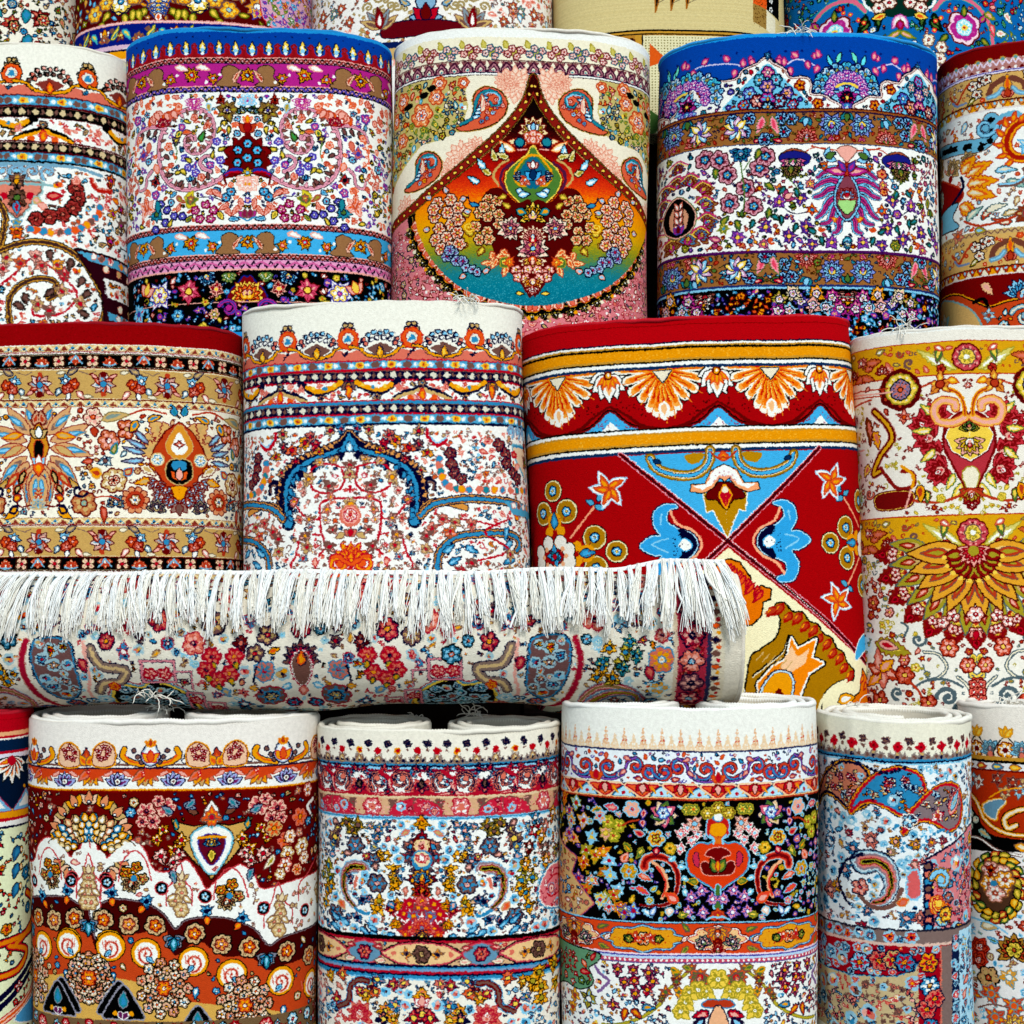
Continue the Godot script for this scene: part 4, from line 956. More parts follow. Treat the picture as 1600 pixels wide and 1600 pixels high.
func crown_field(L: Loom) -> void:
	L.axis = 605; L.mir = true
	# blue ogee with its tan edging
	for e in [[17.0, NV], [12.0, Color("d99a5a")], [8.8, NV]]:
		L.ln([[605, 790], [540, 850], [400, 900], [290, 960], [235, 1060], [225, 1160], [250, 1230]], e[0], e[1])
	L.ln([[605, 830], [545, 880], [410, 925], [300, 990], [260, 1070], [255, 1160], [265, 1260]], 10, NV); L.ln([[605, 830], [545, 878], [410, 922], [300, 985], [258, 1070], [255, 1160], [268, 1270]], 6.4, BL)
	L.area([[605, 780], [560, 860], [545, 890], [605, 880]], [[2, NV], [0, BL]], true); L.lf(L.at(605, 890, -90), 17, 5, [NV, LB, W])
	L.disc(L.at(268, 1270), Vector2.ZERO, 11, NV); L.disc(L.at(268, 1265), Vector2.ZERO, 8, BL)
	for q in [[300, 1000, 30], [270, 1090, 20], [300, 1130, 40], [270, 1180, 60], [420, 940, 80], [340, 960, 60]]: L.lf(L.at(q[0], q[1], q[2]), 14, 3.6, [NV, BL], .3)
	for i in 16:
		var q: Array = [[560, 885], [500, 905], [450, 925], [400, 945], [350, 965], [310, 1000], [285, 1040], [270, 1080], [265, 1120], [262, 1160], [264, 1200], [266, 1230], [330, 985], [290, 1020], [430, 930], [530, 895]][i]
		L.lf(L.at(q[0], q[1], 70 - i * 4 if i < 12 else 60), 12, 3.4, [NV, BL if i % 3 else NV], .35)
		L.lf(L.at(q[0] - 40, q[1] - 25, 200), 10, 3, [NV, Color("d99a5a")], .3)
	# flowers over the ogee
	for q in [[360, 830, 14, AM], [290, 870, 13, OR], [420, 850, 11, RD], [240, 850, 11, BR], [440, 880, 10, AM], [200, 900, 11, AM], [500, 770, 11, TN], [560, 760, 10, BL], [240, 780, 12, TN], [390, 800, 11, SA], [310, 930, 9, DR], [230, 990, 9, TN]]: L.st(L.at(q[0], q[1]), q[2], 6, [NV, q[3], [SA, OR][q[1] % 2], RD])
	L.ln([[110, 830], [150, 860], [190, 820], [200, 770]], 5.6, RD); L.ln([[110, 815], [150, 845], [185, 805]], 2.4, LB)
	chain(L, [[140, 900], [145, 960], [125, 1040], [90, 1090], [0, 1100], [-240, 1090]], 5.2, [AM, BL, SA, TL], 8.5)
	for q in [[95, 900], [90, 960], [80, 1010], [55, 1040]]: L.fl(L.at(q[0], q[1]), 9, 5, [NV, Color("8a2830"), BR, SA])
	L.ln([[165, 1100], [170, 1050], [200, 1040], [200, 1100]], 7, NV); L.ln([[168, 1095], [175, 1060], [195, 1060]], 3.4, BR)
	# tan stem sweeping down to the corner curl
	for e in [[12.0, NV], [8.5, Color("d6974e")]]:
		L.ln([[40, 1200], [110, 1170], [190, 1170], [235, 1220]], e[0], e[1])
	# red vines and tan flowers in the white medallion
	L.ln([[605, 970], [560, 970], [500, 950], [420, 960], [385, 1010], [400, 1080], [470, 1110], [550, 1090], [575, 1030], [560, 980]], 3.6, RD); L.ln([[605, 1140], [520, 1140], [450, 1160], [440, 1220], [450, 1330], [470, 1400], [430, 1450]], 3.4, RD); L.ln([[605, 1100], [605, 1070]], 5, RD)
	L.ln([[440, 1250], [380, 1250], [330, 1200], [290, 1150]], 3, RD); L.ln([[460, 1340], [400, 1330]], 3, RD); L.ln([[330, 1340], [310, 1440], [280, 1500], [310, 1580]], 3.4, RD)
	for q in [[605, 960, 11, BR], [605, 1010, 11, TN], [520, 930, 9, TN], [440, 940, 9, TN], [380, 1030, 14, TN], [490, 1070, 12, BR], [500, 1130, 8, SA], [380, 1250, 9, BR], [350, 1100, 8, PK], [600, 1170, 12, TN], [480, 1200, 10, SA], [360, 1340, 12, BR], [370, 1400, 13, TN], [510, 1310, 10, BR], [490, 1400, 12, BR], [350, 1460, 8, BL], [510, 1460, 10, BR], [300, 1150, 9, RD], [390, 1290, 6, BL], [330, 1250, 8, SA], [420, 1530, 8, BR], [270, 1540, 10, BR]]: L.st(L.at(q[0], q[1], q[0]), q[2], 6, [BR, q[3], PK, RD if q[0] % 20 else AM])
	L.disc(L.at(605, 1235), Vector2.ZERO, 17, SA); L.disc(L.at(605, 1232), Vector2.ZERO, 13, PK); L.fl(L.at(605, 1230), 9, 5, [RD, W, SA, RD]); L.bud(L.at(605, 1345), 13, [BR, SA, RD]); L.lf(L.at(570, 1330, 150), 15, 4, [BR, TN])
	# orange medallion at the foot
	L.palm(L.at(605, 1470), 29, [RD, AM, OR, RD, OR], 7, 180, 3)
	L.scroll(L.at(530, 1490, -60), 16, 1.2, 7, [RD, OR, AM], 0, .3); L.ln([[605, 1500], [560, 1470], [540, 1450], [500, 1455]], 8, RD); L.ln([[605, 1500], [560, 1472], [540, 1454], [505, 1458]], 5, OR)
	L.area([[605, 1520], [520, 1550], [420, 1580], [400, 1640], [605, 1640]], [[2.6, RD], [0, OR]], true); L.palm(L.at(605, 1570), 14, [RD, AM, YE, OR, RD], 5, 180)
	# the corner curl, repeated each side
	for e in [[15.0, NV], [11.0, Color("d6974e")], [7.6, NV], [5.4, BL]]:
		L.ln([[235, 1240], [180, 1185], [90, 1158], [0, 1150], [-120, 1175], [-220, 1245], [-275, 1340], [-292, 1450], [-270, 1580], [-220, 1660]], e[0], e[1])
		L.ln([[165, 1640], [160, 1540], [150, 1450], [110, 1390], [50, 1350], [-20, 1335], [-90, 1355], [-115, 1400], [-85, 1430]], e[0], e[1])
	for q in [[130, 1440, 200], [110, 1500, 190], [120, 1560, 170], [-70, 1480, 0], [-60, 1380, 20], [40, 1400, 130], [-30, 1300, 60]]: L.lf(L.at(q[0], q[1], q[2]), 22, 6, [NV, BL, LB], .3, 3)
	L.ln([[190, 1330], [140, 1290], [60, 1260], [-20, 1300]], 3, RD); L.ln([[-60, 1250], [-10, 1330], [-30, 1430], [40, 1500]], 3.4, RD)
	for q in [[180, 1310, SA], [130, 1260, SA], [80, 1280, TN], [100, 1330, OR], [20, 1290, SA], [-40, 1450, TN], [20, 1500, BR], [60, 1540, RD], [-30, 1540, TN], [210, 1350, BR], [210, 1420, TN]]: L.st(L.at(q[0], q[1]), 12, 6, [BR, q[2], PK, RD])
	# side: grey cresting and a pale medallion
	for q in [[-60, 770], [-130, 770], [-200, 770]]: L.scroll(L.at(q[0], q[1], 120), 11, 1.1, 4.5, [Color("8a7a98"), LB, Color("7f9fb8")])
	L.area([[-240, 850], [-80, 850], [-90, 900], [-150, 960], [-240, 1030]], [[4, Color("7fb8c8")], [0, Color("e6cdb0")]], true); L.ln([[-90, 850], [-240, 850]], 4, BL); L.st(L.at(-240, 930), 17, 6, [DR, BR, AM, GR]); L.st(L.at(-240, 850), 12, 6, [BK, RD, AM, BK])
	for q in [[-20, 850], [-25, 900], [-30, 950], [-80, 1000], [-120, 1030]]: L.fl(L.at(q[0], q[1]), 10.5, 5, [NV, Color("8a2830"), BR, SA])
	L.lf(L.at(-70, 890, 160), 15, 5, [RD, RD, SA]); L.lf(L.at(-100, 970, 200), 14, 5, [SA, PK])
	L.strew(605, 780, 1640, 1620, W, 500, 8, 2.6, "kslvl", [[SA, PK, RD, RU], [BR, TN, SA, RD], [RD, SA, PK, W], [NV, BL, LB, TN], [BR, PK, W, AM], [BR, OR, AM, RD]])
	L.mir = false
	L.area([[1430, 1160], [1700, 1180], [1700, 1260], [1470, 1230]], [[0, Color("5aa6c6")]], true); chain(L, [[1430, 1175], [1560, 1195], [1700, 1210]], 4.2, [AM, W, BR, W], 13)
	L.strew(-100, 780, 1640, 1620, W, 900, 8, 2.6, "kslvl", [[SA, PK, RD, RU], [BR, TN, SA, RD], [RD, SA, PK, W], [NV, BL, LB, TN], [BR, PK, W, AM], [BR, OR, AM, RD]])


func weave_burgundy_edge(L: Loom) -> void:         # B4
	L.grid(750, 45, 3.333)
	L.bar(40, 124, Color("7d0f16")); L.bar(45, 52, Color("a01a20"))
	L.bar(128, 190, Color("b9837c"))
	L.rep(19, 470, 150, func(m: Transform2D, _i: int):
		L.disc(m, Vector2(0, -7), 4.4, GD); L.disc(m, Vector2(0, -7), 2.6, Color("6aa0a0"))
		L.stroke(m, PackedVector2Array([Vector2(-9, 2), Vector2(-4, -6), Vector2(0, 2), Vector2(4, -6), Vector2(9, 2)]), 2.4, Color("e8d8e8"))
		L.disc(m, Vector2(9, 9), 3, DR); L.disc(m, Vector2(0, 8), 2.4, W))
	L.bar(185, 200, Color("e4dcea")); L.bar(188, 192, PU); L.bar(200, 206, Color("5a2a1c"))
	for band in [[206, 345], [1055, 1222]]:
		L.bar(band[0], band[1], Color("d8b06c"))
		var yc: float = (band[0] + band[1]) * .5
		for d in [0, -640]:
			L.mir = true; L.axis = 430 + d
			L.lf(L.at(430 + d, yc - 60, 90), 36, 5, [BR, AM, OR]); L.bud(L.at(430 + d, yc + 60), 14, [DR, SA, RU])
			L.ln([[450 + d, yc - 40], [500 + d, yc - 10], [520 + d, yc + 40]], 9, Color("7a4a3c")); L.ln([[520 + d, yc + 50], [480 + d, yc + 40], [455 + d, yc + 10]], 8, Color("7aa0b4")); L.ln([[520 + d, yc + 50], [480 + d, yc + 40], [455 + d, yc + 10]], 3, LB)
			for q in [[560, -40], [600, -30], [580, 20], [530, -50]]: L.fl(L.at(q[0] + d, yc + q[1]), 8, 5, [Color("3a1a14"), W, Color("f0d8b8"), RU])
			L.ln([[620 + d, yc - 50], [660 + d, yc - 10], [700 + d, yc + 40], [750 + d, yc - 20]], 4, RU); L.ln([[640 + d, yc + 50], [700 + d, yc + 50], [730 + d, yc + 20]], 4, Color("7a90b0")); L.lf(L.at(590 + d, yc + 40, 20), 14, 4, [BK, OL, CR], .3, 3)
			L.mir = false
		L.strew(-300, band[0] + 10, 1700, band[1] - 10, Color("d8b06c"), 160, 6, 3, "lvf", [[Color("7a5a3a"), W, CR, RU], [BR, LB, W, RU], [RU, OR, PK, W]])
		L.bar(band[1], band[1] + 8, Color("5a2418")); L.bar(band[1] + 8, band[1] + 42, Color("d88a4a") if band[0] < 500 else Color("b8401c"))
		L.rep(13, 430, band[1] + 26, func(m: Transform2D, i: int):
			L.nest(m, PackedVector2Array([Vector2(-6, 5), Vector2(0, -5), Vector2(6, 5)]), [[1, Color("6a2a14")], [0, CR if i % 2 else AM]]); L.disc(m, Vector2(6.5, -3), 2, LB))
		L.bar(band[1] + 42, band[1] + 50, Color("e6dcd8"))
	L.bar(395, 1045, W); L.bar(1030, 1055, TN); L.zig(1034, 1052, 10, 1.4, BR)
	# blue acanthus with black hollows
	for e in [[24.0, Color("6f4a3a")], [21.0, Color("74b4ce")], [9.0, BK]]:
		L.ln([[60, 640], [100, 570], [160, 530], [240, 560], [310, 570], [350, 530], [370, 470], [350, 440]], e[0], e[1])
	for q in [[120, 560], [175, 530], [230, 560], [290, 580], [330, 550]]: L.disc(L.at(q[0], q[1] - 8), Vector2.ZERO, 7, Color("74b4ce")); L.disc(L.at(q[0] + 20, q[1] + 8), Vector2.ZERO, 5, BK)
	L.scroll(L.at(330, 480, 0), 18, 1.2, 7, [NV, Color("74b4ce"), LB]); L.ln([[360, 480], [400, 440], [460, 425], [490, 440]], 8, Color("74b4ce")); L.ln([[390, 470], [450, 450]], 7, RU)
	for q in [[150, 610, 24], [200, 660, 20], [110, 650, 18], [260, 640, 16]]: L.palm(L.at(q[0], q[1], 20), q[2], [Color("6f5a44"), TN, Color("8a7a5a"), SA, W], 7, 220)
	# the vase-shaped lotus
	L.area([[165, 680], [125, 760], [115, 840], [165, 880], [215, 850], [225, 780]], [[3, RU], [0, Color("8a1014")]]); L.disc(L.at(195, 705), Vector2.ZERO, 6, Color("8a1014")); L.disc(L.at(135, 720), Vector2.ZERO, 6, Color("8a1014"))
	for k in 10: L.lf(L.at(167, 780, k * 36), 15, 4.4, [Color("5a6a6a"), Color("dfe8dc"), Color("7fa0a0")])
	L.disc(L.at(167, 780), Vector2.ZERO, 5, TN); L.area([[115, 850], [165, 870], [215, 850], [200, 920], [215, 985], [165, 975], [140, 985], [145, 920]], [[2, Color("3a2020")], [0, Color("7ab4cc")]]); L.lf(L.at(168, 990, -90), 38, 5, [RU, Color("e66a50")])
	L.ln([[232, 720], [238, 780], [200, 850]], 5, NV)
	for q in [[250, 720, -25, 44], [255, 770, -5, 48], [255, 810, 12, 46], [225, 870, 30, 36], [235, 700, -50, 32], [110, 800, 200, 30], [120, 880, 160, 30]]: L.lf(L.at(q[0], q[1], q[2]), q[3], 12, [RU, AM, OR], 0.1, 6); L.lf(L.at(q[0], q[1], q[2]), q[3] * .6, 6, [OR, Color("f0c46a"), CR], 0.1, 3)
	# flaming wheel at the edge
	for e in [[17.0, RU], [13.0, AM], [7.0, Color("a8281c")]]: L.ln([[560, 470], [480, 480], [430, 540], [425, 610], [460, 660], [540, 670]], e[0], e[1])
	for k in 9: L.lf(L.at(470 + 60 * cos(k * .5 + 2.0), 575 + 105 * sin(k * .5 + 2.0), rad_to_deg(k * .5 + 2.0)), 15, 4, [RU, OR, AM], .4)
	L.st(L.at(520, 600), 16, 7, [BL, LB, CR, AM]); L.st(L.at(590, 560), 18, 7, [BR, TN, CR, RU])
	for q in [[370, 725, -15, LB], [420, 780, 10, Color("8fb8ae")], [250, 960, -50, Color("a8c8b8")], [310, 970, -60, RU], [330, 930, -30, CR], [400, 960, -20, TN], [440, 1000, 180, RU]]: L.lf(L.at(q[0], q[1], q[2]), 30, 6, [Color("3a5a60"), q[3], CR], .3, 5)
	L.ln([[390, 800], [460, 800], [510, 770], [500, 720]], 7, BR); L.ln([[390, 795], [460, 795], [500, 765]], 3, LB); L.ln([[240, 960], [300, 1000], [400, 990], [460, 970]], 4, RU); L.st(L.at(510, 960), 22, 8, [BR, Color("8a3a20"), TN, RD]); L.st(L.at(130, 1040), 15, 7, [BR, SA, TN, OR]); L.st(L.at(215, 1030), 14, 7, [BR, SA, TN, OR]); L.lf(L.at(280, 1020, 10), 18, 5, [BR, OL, LB])
	L.strew(-200, 420, 1700, 1030, W, 600, 12, 3, "lslvf", [[RU, OR, AM, CR], [BR, LB, CR, RU], [BR, TN, CR, OR], [RU, PK, W, OR]])
	L.bar(1272, 1650, Color("7a0f14")); L.area([[-100, 1700], [60, 1420], [140, 1345], [200, 1340], [260, 1390], [330, 1440], [420, 1420], [600, 1400], [900, 1420], [900, 1700]], [[4, AM], [2, BK], [0, Color("c8502a")]])
	L.area([[60, 1700], [100, 1440], [185, 1350], [270, 1460], [290, 1700]], [[3, Color("8ab0b0")], [0, Color("d8b070")]]); L.bud(L.at(185, 1500), 26, [GD, Color("9ac0b8"), CR]); L.st(L.at(185, 1480), 9, 6, [GD, CR, LB, W])
	L.lf(L.at(300, 1310, 30), 26, 8, [DR, Color("f0c090"), PK], .3, 5); L.palm(L.at(480, 1385, 20), 27, [NV, LB, BL, RU, CR], 9, 200); L.scroll(L.at(490, 1500, 200), 20, 1.3, 7, [BK, Color("8ab0c0"), CR]); L.ln([[270, 1400], [310, 1390], [330, 1450]], 6, BK); L.st(L.at(330, 1480), 12, 6, [BR, LB, CR, RU])
	L.strew(0, 1290, 1200, 1600, Color("c8502a"), 120, 9, 4, "fsl", [[BK, LB, CR, RU], [DR, AM, CR, BL]])


func weave_tan_palmettes(L: Loom) -> void:          # C0
	L.grid(495, 55, 3.81)
	L.bar(50, 190, Color("930f1a")); L.bar(50, 60, Color("a81c24"))
	for i in 500: L.disc(L.at(L.rng.randf_range(-500, 1500), L.rng.randf_range(60, 180)), Vector2.ZERO, 0.8, Color("a01820") if i % 2 else Color("820c14"))
	for y in [185, 517, 1215, 1548]:
		L.bar(y, y + 4, W if y == 185 else DR); L.bar(y + 4, y + 42, Color("ddc08a"))
		L.tri(y + 10, y + 36, 25, 6, Color("8a3a30"), 140 + 47); L.tri(y + 8, y + 36, 25, 6, BL, 140); L.dots(y + 30, 25, 2, NV, 140)
		L.rep(25, 187, y + 20, func(m: Transform2D, _i: int): L.stroke(m, PackedVector2Array([Vector2(-12, 4), Vector2(0, -5), Vector2(12, 4)]), 1.2, Color("f4e4bc")))
		L.bar(y + 40, y + 48, Color("8a1a20")); L.bar(y + 43, y + 46, W)
	for y in [240, 1446]:
		L.bar(y, y + 85, BK); L.bar(y + 4, y + 7, Color("8a7a60")); L.bar(y + 78, y + 81, Color("8a7a60"))
		L.rep(25.8, 50 if y < 500 else 230, y + 43, func(m: Transform2D, i: int):
			if i % 2:
				L.fl(m * Transform2D(.78, Vector2.ZERO), 9.8, 4, [Color("4a2018"), Color("eed8b0"), PK, RD]); L.disc(m, Vector2.ZERO, 2.6, RD)
			else:
				L.palm(m * Transform2D(0 if i % 4 else PI, Vector2(0, 4 if i % 4 else -4)), 10, [RU, Color("f0d8b0"), RU, LB, W], 5, 170)
				L.stroke(m, PackedVector2Array([Vector2(-10, 5), Vector2(0, 8 if i % 4 else -8), Vector2(10, 5)]), 2, Color("7fb4d0")))
		L.bar(y + 84, y + 92, W); L.bar(y + 85, y + 88, DR)
	for y in [330, 1265]:
		L.bar(y, y + 184, Color("c9a566")); L.bar(y + 2, y + 6, CR); L.bar(y + 176, y + 180, CR)
		L.rep(97, 235, y + 93, func(m: Transform2D, i: int):
			var t: Transform2D = m * Transform2D(0.0 if i % 2 == 0 else PI, Vector2.ZERO)
			for k in 9: L.lf(t * Transform2D(-PI / 2 + (k - 4) * 0.72, Vector2.ZERO), 18, 4.6, [Color("5a1420"), [Color("e9dcd2"), RU, Color("c09a8a")][k % 3], [Color("7fb0c8"), PK][k % 2]])
			L.disc(t, Vector2.ZERO, 6, DR); L.disc(t, Vector2.ZERO, 4.6, BL); L.disc(t, Vector2(0, -16), 4, RU); L.disc(t, Vector2(0, 15), 5, DR)
			for k in [-1, 1]: L.lf(t * Transform2D(0.5 * k + (PI if k < 0 else 0.0), Vector2(k * 10, 10)), 12, 2, [DR, PK])
			var a: Transform2D = m * Transform2D(0, Vector2(48.5, 0))
			if i % 2: a = a * Transform2D(Vector2(-1, 0), Vector2(0, 1), Vector2.ZERO)
			L.st(a * Transform2D(0, Vector2(-9, -6)), 11, 6, [NV, LB, BL, W]); L.fl(a * Transform2D(0, Vector2(4, 0)), 8, 5, [DR, RU, OR, PK]); L.fl(a * Transform2D(0, Vector2(-6, 8)), 8.4, 5, [DR, RU, SA, PK])
			L.lf(a * Transform2D(-0.5, Vector2(-6, -16)), 18, 4, [NV, Color("8a7a70"), TN]); L.lf(a * Transform2D(2.0, Vector2(-18, 6)), 13, 4, [NV, Color("8fa8b0"), W]); L.lf(a * Transform2D(.6, Vector2(8, 12)), 16, 4, [DR, PK, W], .2); L.lf(a * Transform2D(1.9, Vector2(-3, 14)), 12, 3, [NV, W])
			L.lf(m * Transform2D(-.1, Vector2(26, -18)), 13, 2.4, [Color("8a7a60"), CR]); L.lf(m * Transform2D(.1, Vector2(68, 19)), 13, 2.4, [Color("8a7a60"), CR]); L.stroke(m, PackedVector2Array([Vector2(60, -20), Vector2(75, -15), Vector2(85, -20)]), 1.2, Color("8a7060")))
		L.bar(y - 4, y, DR); L.bar(y + 182, y + 187, DR)
	L.bar(563, 1214, Color("f5efdc"))
	L.mir = true
	# left: lotus with long blue-hearted petals
	L.axis = 230
	var lp := [Color("8a2a2c"), Color("d8a878"), Color("8a6a60")]
	for q in [[250, 690, -70, 42], [280, 720, -45, 56], [300, 760, -18, 66], [300, 800, 5, 66], [300, 850, 40, 62], [290, 880, 62, 62], [265, 900, 78, 70]]:
		L.lf(L.at(q[0], q[1], q[2]), q[3], 10, lp, .12 if q[2] > 0 else -.1, 0); L.lf(L.at(q[0], q[1], q[2]) * Transform2D(0, Vector2(q[3] * .3, 0)), q[3] * .55, 4.6, [Color("c09a70"), BL, LB], .1)
	for q in [[330, 720, 10, 30, AM], [330, 790, 30, 34, TN], [310, 930, 70, 30, BK], [350, 950, 50, 30, RU], [340, 1020, 60, 18, BK]]: L.lf(L.at(q[0], q[1], q[2]), q[3], 5, [RU, q[4], TN])
	for q in [[200, 600, -80], [255, 590, -100]]: L.lf(L.at(q[0], 660, q[2]), 22, 6, [DR, Color("d0a080"), RU], 0, 3)
	L.area([[230, 650], [195, 700], [170, 800], [200, 880], [230, 960]], [[2, DR], [0, Color("cf8f30")]], true); L.area([[230, 760], [205, 780], [210, 860], [230, 880]], [[1.5, RU], [0, BK]]); L.bud(L.at(230, 740), 18, [BK, TN, W]); L.bud(L.at(230, 900), 15, [RU, LB, W]); L.lf(L.at(230, 890, 90), 20, 8, [RU, OR, AM])
	for q in [[195, 930, 88, 52], [215, 960, 92, 44]]: L.lf(L.at(q[0], q[1], q[2]), q[3], 9, lp, 0.1); L.lf(L.at(q[0], q[1] + 20, q[2]), q[3] * .65, 4, [TN, BL, LB], 0.1)
	for k in 5: L.ln([[210, 1045 + k * 22], [230, 1060 + k * 22]], 2.4, RU)
	L.palm(L.at(230, 1150), 15, [Color("c8b088"), LB, BL, TN, BL], 7, 180); L.ln([[130, 1100], [105, 1130], [130, 1150], [190, 1140]], 2, DR)
	for q in [[380, 1105, 190, RU, 14], [345, 1180, 10, AM, 24], [400, 1180, 200, NV, 16]]: L.lf(L.at(q[0], q[1], q[2]), q[4], 6, [NV, q[3], AM], .3)
	L.fl(L.at(500, 1130, 20), 19, 6, [DR, Color("c07a50"), TN, Color("8fb0a0")]); L.lf(L.at(470, 1040, 200), 20, 4, [NV, GD, TN], .5); L.scroll(L.at(470, 1050, 30), 14, .8, 2, [NV, NV])
	# right: leafy mask-like palmette
	L.axis = 1035
	for q in [[940, 700, 200, 34], [930, 760, 175, 28], [960, 670, 235, 26], [1010, 660, 255, 20]]: L.lf(L.at(1000, 790, q[2]), 58 if q[2] < 240 else 42, 17, [Color("8a2a2c"), Color("d9ae70"), TN], -.1, 7)
	L.area([[1035, 640], [960, 700], [900, 800], [870, 900], [930, 960], [960, 1060], [1035, 1100]], [[2.4, DR], [0, Color("bb4a26")]], true); L.area([[1035, 660], [985, 720], [960, 790], [1000, 850], [1035, 880]], [[3, RU], [1.4, TN], [0, Color("d8963a")]]); L.area([[1035, 700], [1005, 750], [990, 800], [1035, 830]], [[0, W]]); L.st(L.at(1035, 775), 7, 4, [DR, RU, PK, W])
	L.area([[1035, 870], [975, 880], [965, 960], [1000, 1000], [1035, 1000]], [[2, TN], [0, BK]]); L.area([[1035, 870], [995, 880], [1000, 920], [1035, 925]], [[0, BL]]); L.bud(L.at(1035, 985), 19, [BK, OR, PK]); L.disc(L.at(915, 865), Vector2.ZERO, 11, TN); L.fl(L.at(915, 865), 8, 6, [CR, BL, W, TN])
	for q in [[850, 800, 200], [840, 830, 190], [840, 870, 170], [860, 770, 220]]: L.lf(L.at(q[0], q[1], q[2]), 34, 4.4, [NV, Color("8a8aa0"), LB], .1, 4)
	for q in [[880, 980, 150, AM], [900, 930, 190, AM], [820, 910, 20, CR]]: L.lf(L.at(q[0], q[1], q[2]), 26, 7, [DR, q[3], TN], .2, 4)
	for q in [[910, 1010, 14], [940, 1080, 17], [990, 1110, 14], [960, 1040, 12]]: L.palm(L.at(q[0], q[1], 200), q[2], [DR, Color("9a8078"), LB, RU, W], 7, 220)
	L.area([[1035, 1020], [990, 1030], [1010, 1090], [1035, 1110]], [[1.5, DR], [0, AM]], true); L.bud(L.at(1035, 1130, 180), 18, [DR, Color("9a7a70"), BR])
	L.lf(L.at(1010, 600, -100), 16, 5, [BK, BL, TL]); L.ln([[960, 590], [850, 570], [760, 600], [700, 630]], 3, RU); L.lf(L.at(860, 640, -40), 22, 5, [NV, AM, BL], .3)
	L.fl(L.at(740, 690), 15, 5, [DR, Color("c8683a"), PK, TN]); L.lf(L.at(800, 640, 120), 20, 6, [NV, AM, BL]); L.fl(L.at(545, 620), 14, 6, [DR, Color("f0dcc0"), PK, OR]); L.lf(L.at(550, 680, 80), 15, 5, [DR, RU]); L.lf(L.at(600, 640, -30), 40, 7, [Color("8a7a50"), TN, Color("8a9a90")], .3)
	L.fl(L.at(640, 760), 16, 6, [DR, Color("c8704a"), PK, W]); L.st(L.at(620, 880), 12, 6, [NV, Color("8ab0b8"), W, BR]); L.lf(L.at(550, 880, 170), 17, 5, [NV, RU, SA]); L.lf(L.at(670, 840, -100), 18, 5, [BL, GR, TN], .4); L.fl(L.at(670, 995), 19, 7, [DR, TN, CR, AM]); L.fl(L.at(670, 995), 8, 5, [DR, CR, RU, BK]); L.lf(L.at(600, 960, 190), 20, 8, [TN, AM, RU], .2); L.lf(L.at(730, 960, -40), 16, 6, [BL, RU, TN])
	for k in 10: L.disc(L.at(790 + 62 * cos(k * .628), 1110 + 62 * sin(k * .628)), Vector2.ZERO, 6, DR); L.disc(L.at(790 + 62 * cos(k * .628), 1110 + 62 * sin(k * .628)), Vector2.ZERO, 4.4, Color("d8946a")); L.disc(L.at(790 + 40 * cos(k * .628), 1110 + 40 * sin(k * .628)), Vector2.ZERO, 4, RU)
	L.fl(L.at(790, 1110), 8, 6, [DR, TN, W, BL]); L.palm(L.at(680, 1130), 14, [NV, Color("8aaab0"), TN, BL, W], 7, 220); L.ln([[570, 1095], [640, 1090], [700, 1110]], 2, RU); L.palm(L.at(910, 1160, 10), 15, [NV, Color("9a8a6a"), BR, TN, W], 5, 190); L.lf(L.at(600, 1150, 60), 24, 5, [DR, RU, SA], .4)
	L.mir = false
	L.strew(-300, 580, 1480, 1200, Color("f5efdc"), 600, 8, 2.6, "fslvl", [[DR, TN, PK, RU], [NV, Color("8ab0b8"), W, RU], [DR, RU, SA, CR], [NV, AM, TN, RD]])
	L.bar(1590, 1800, BK)


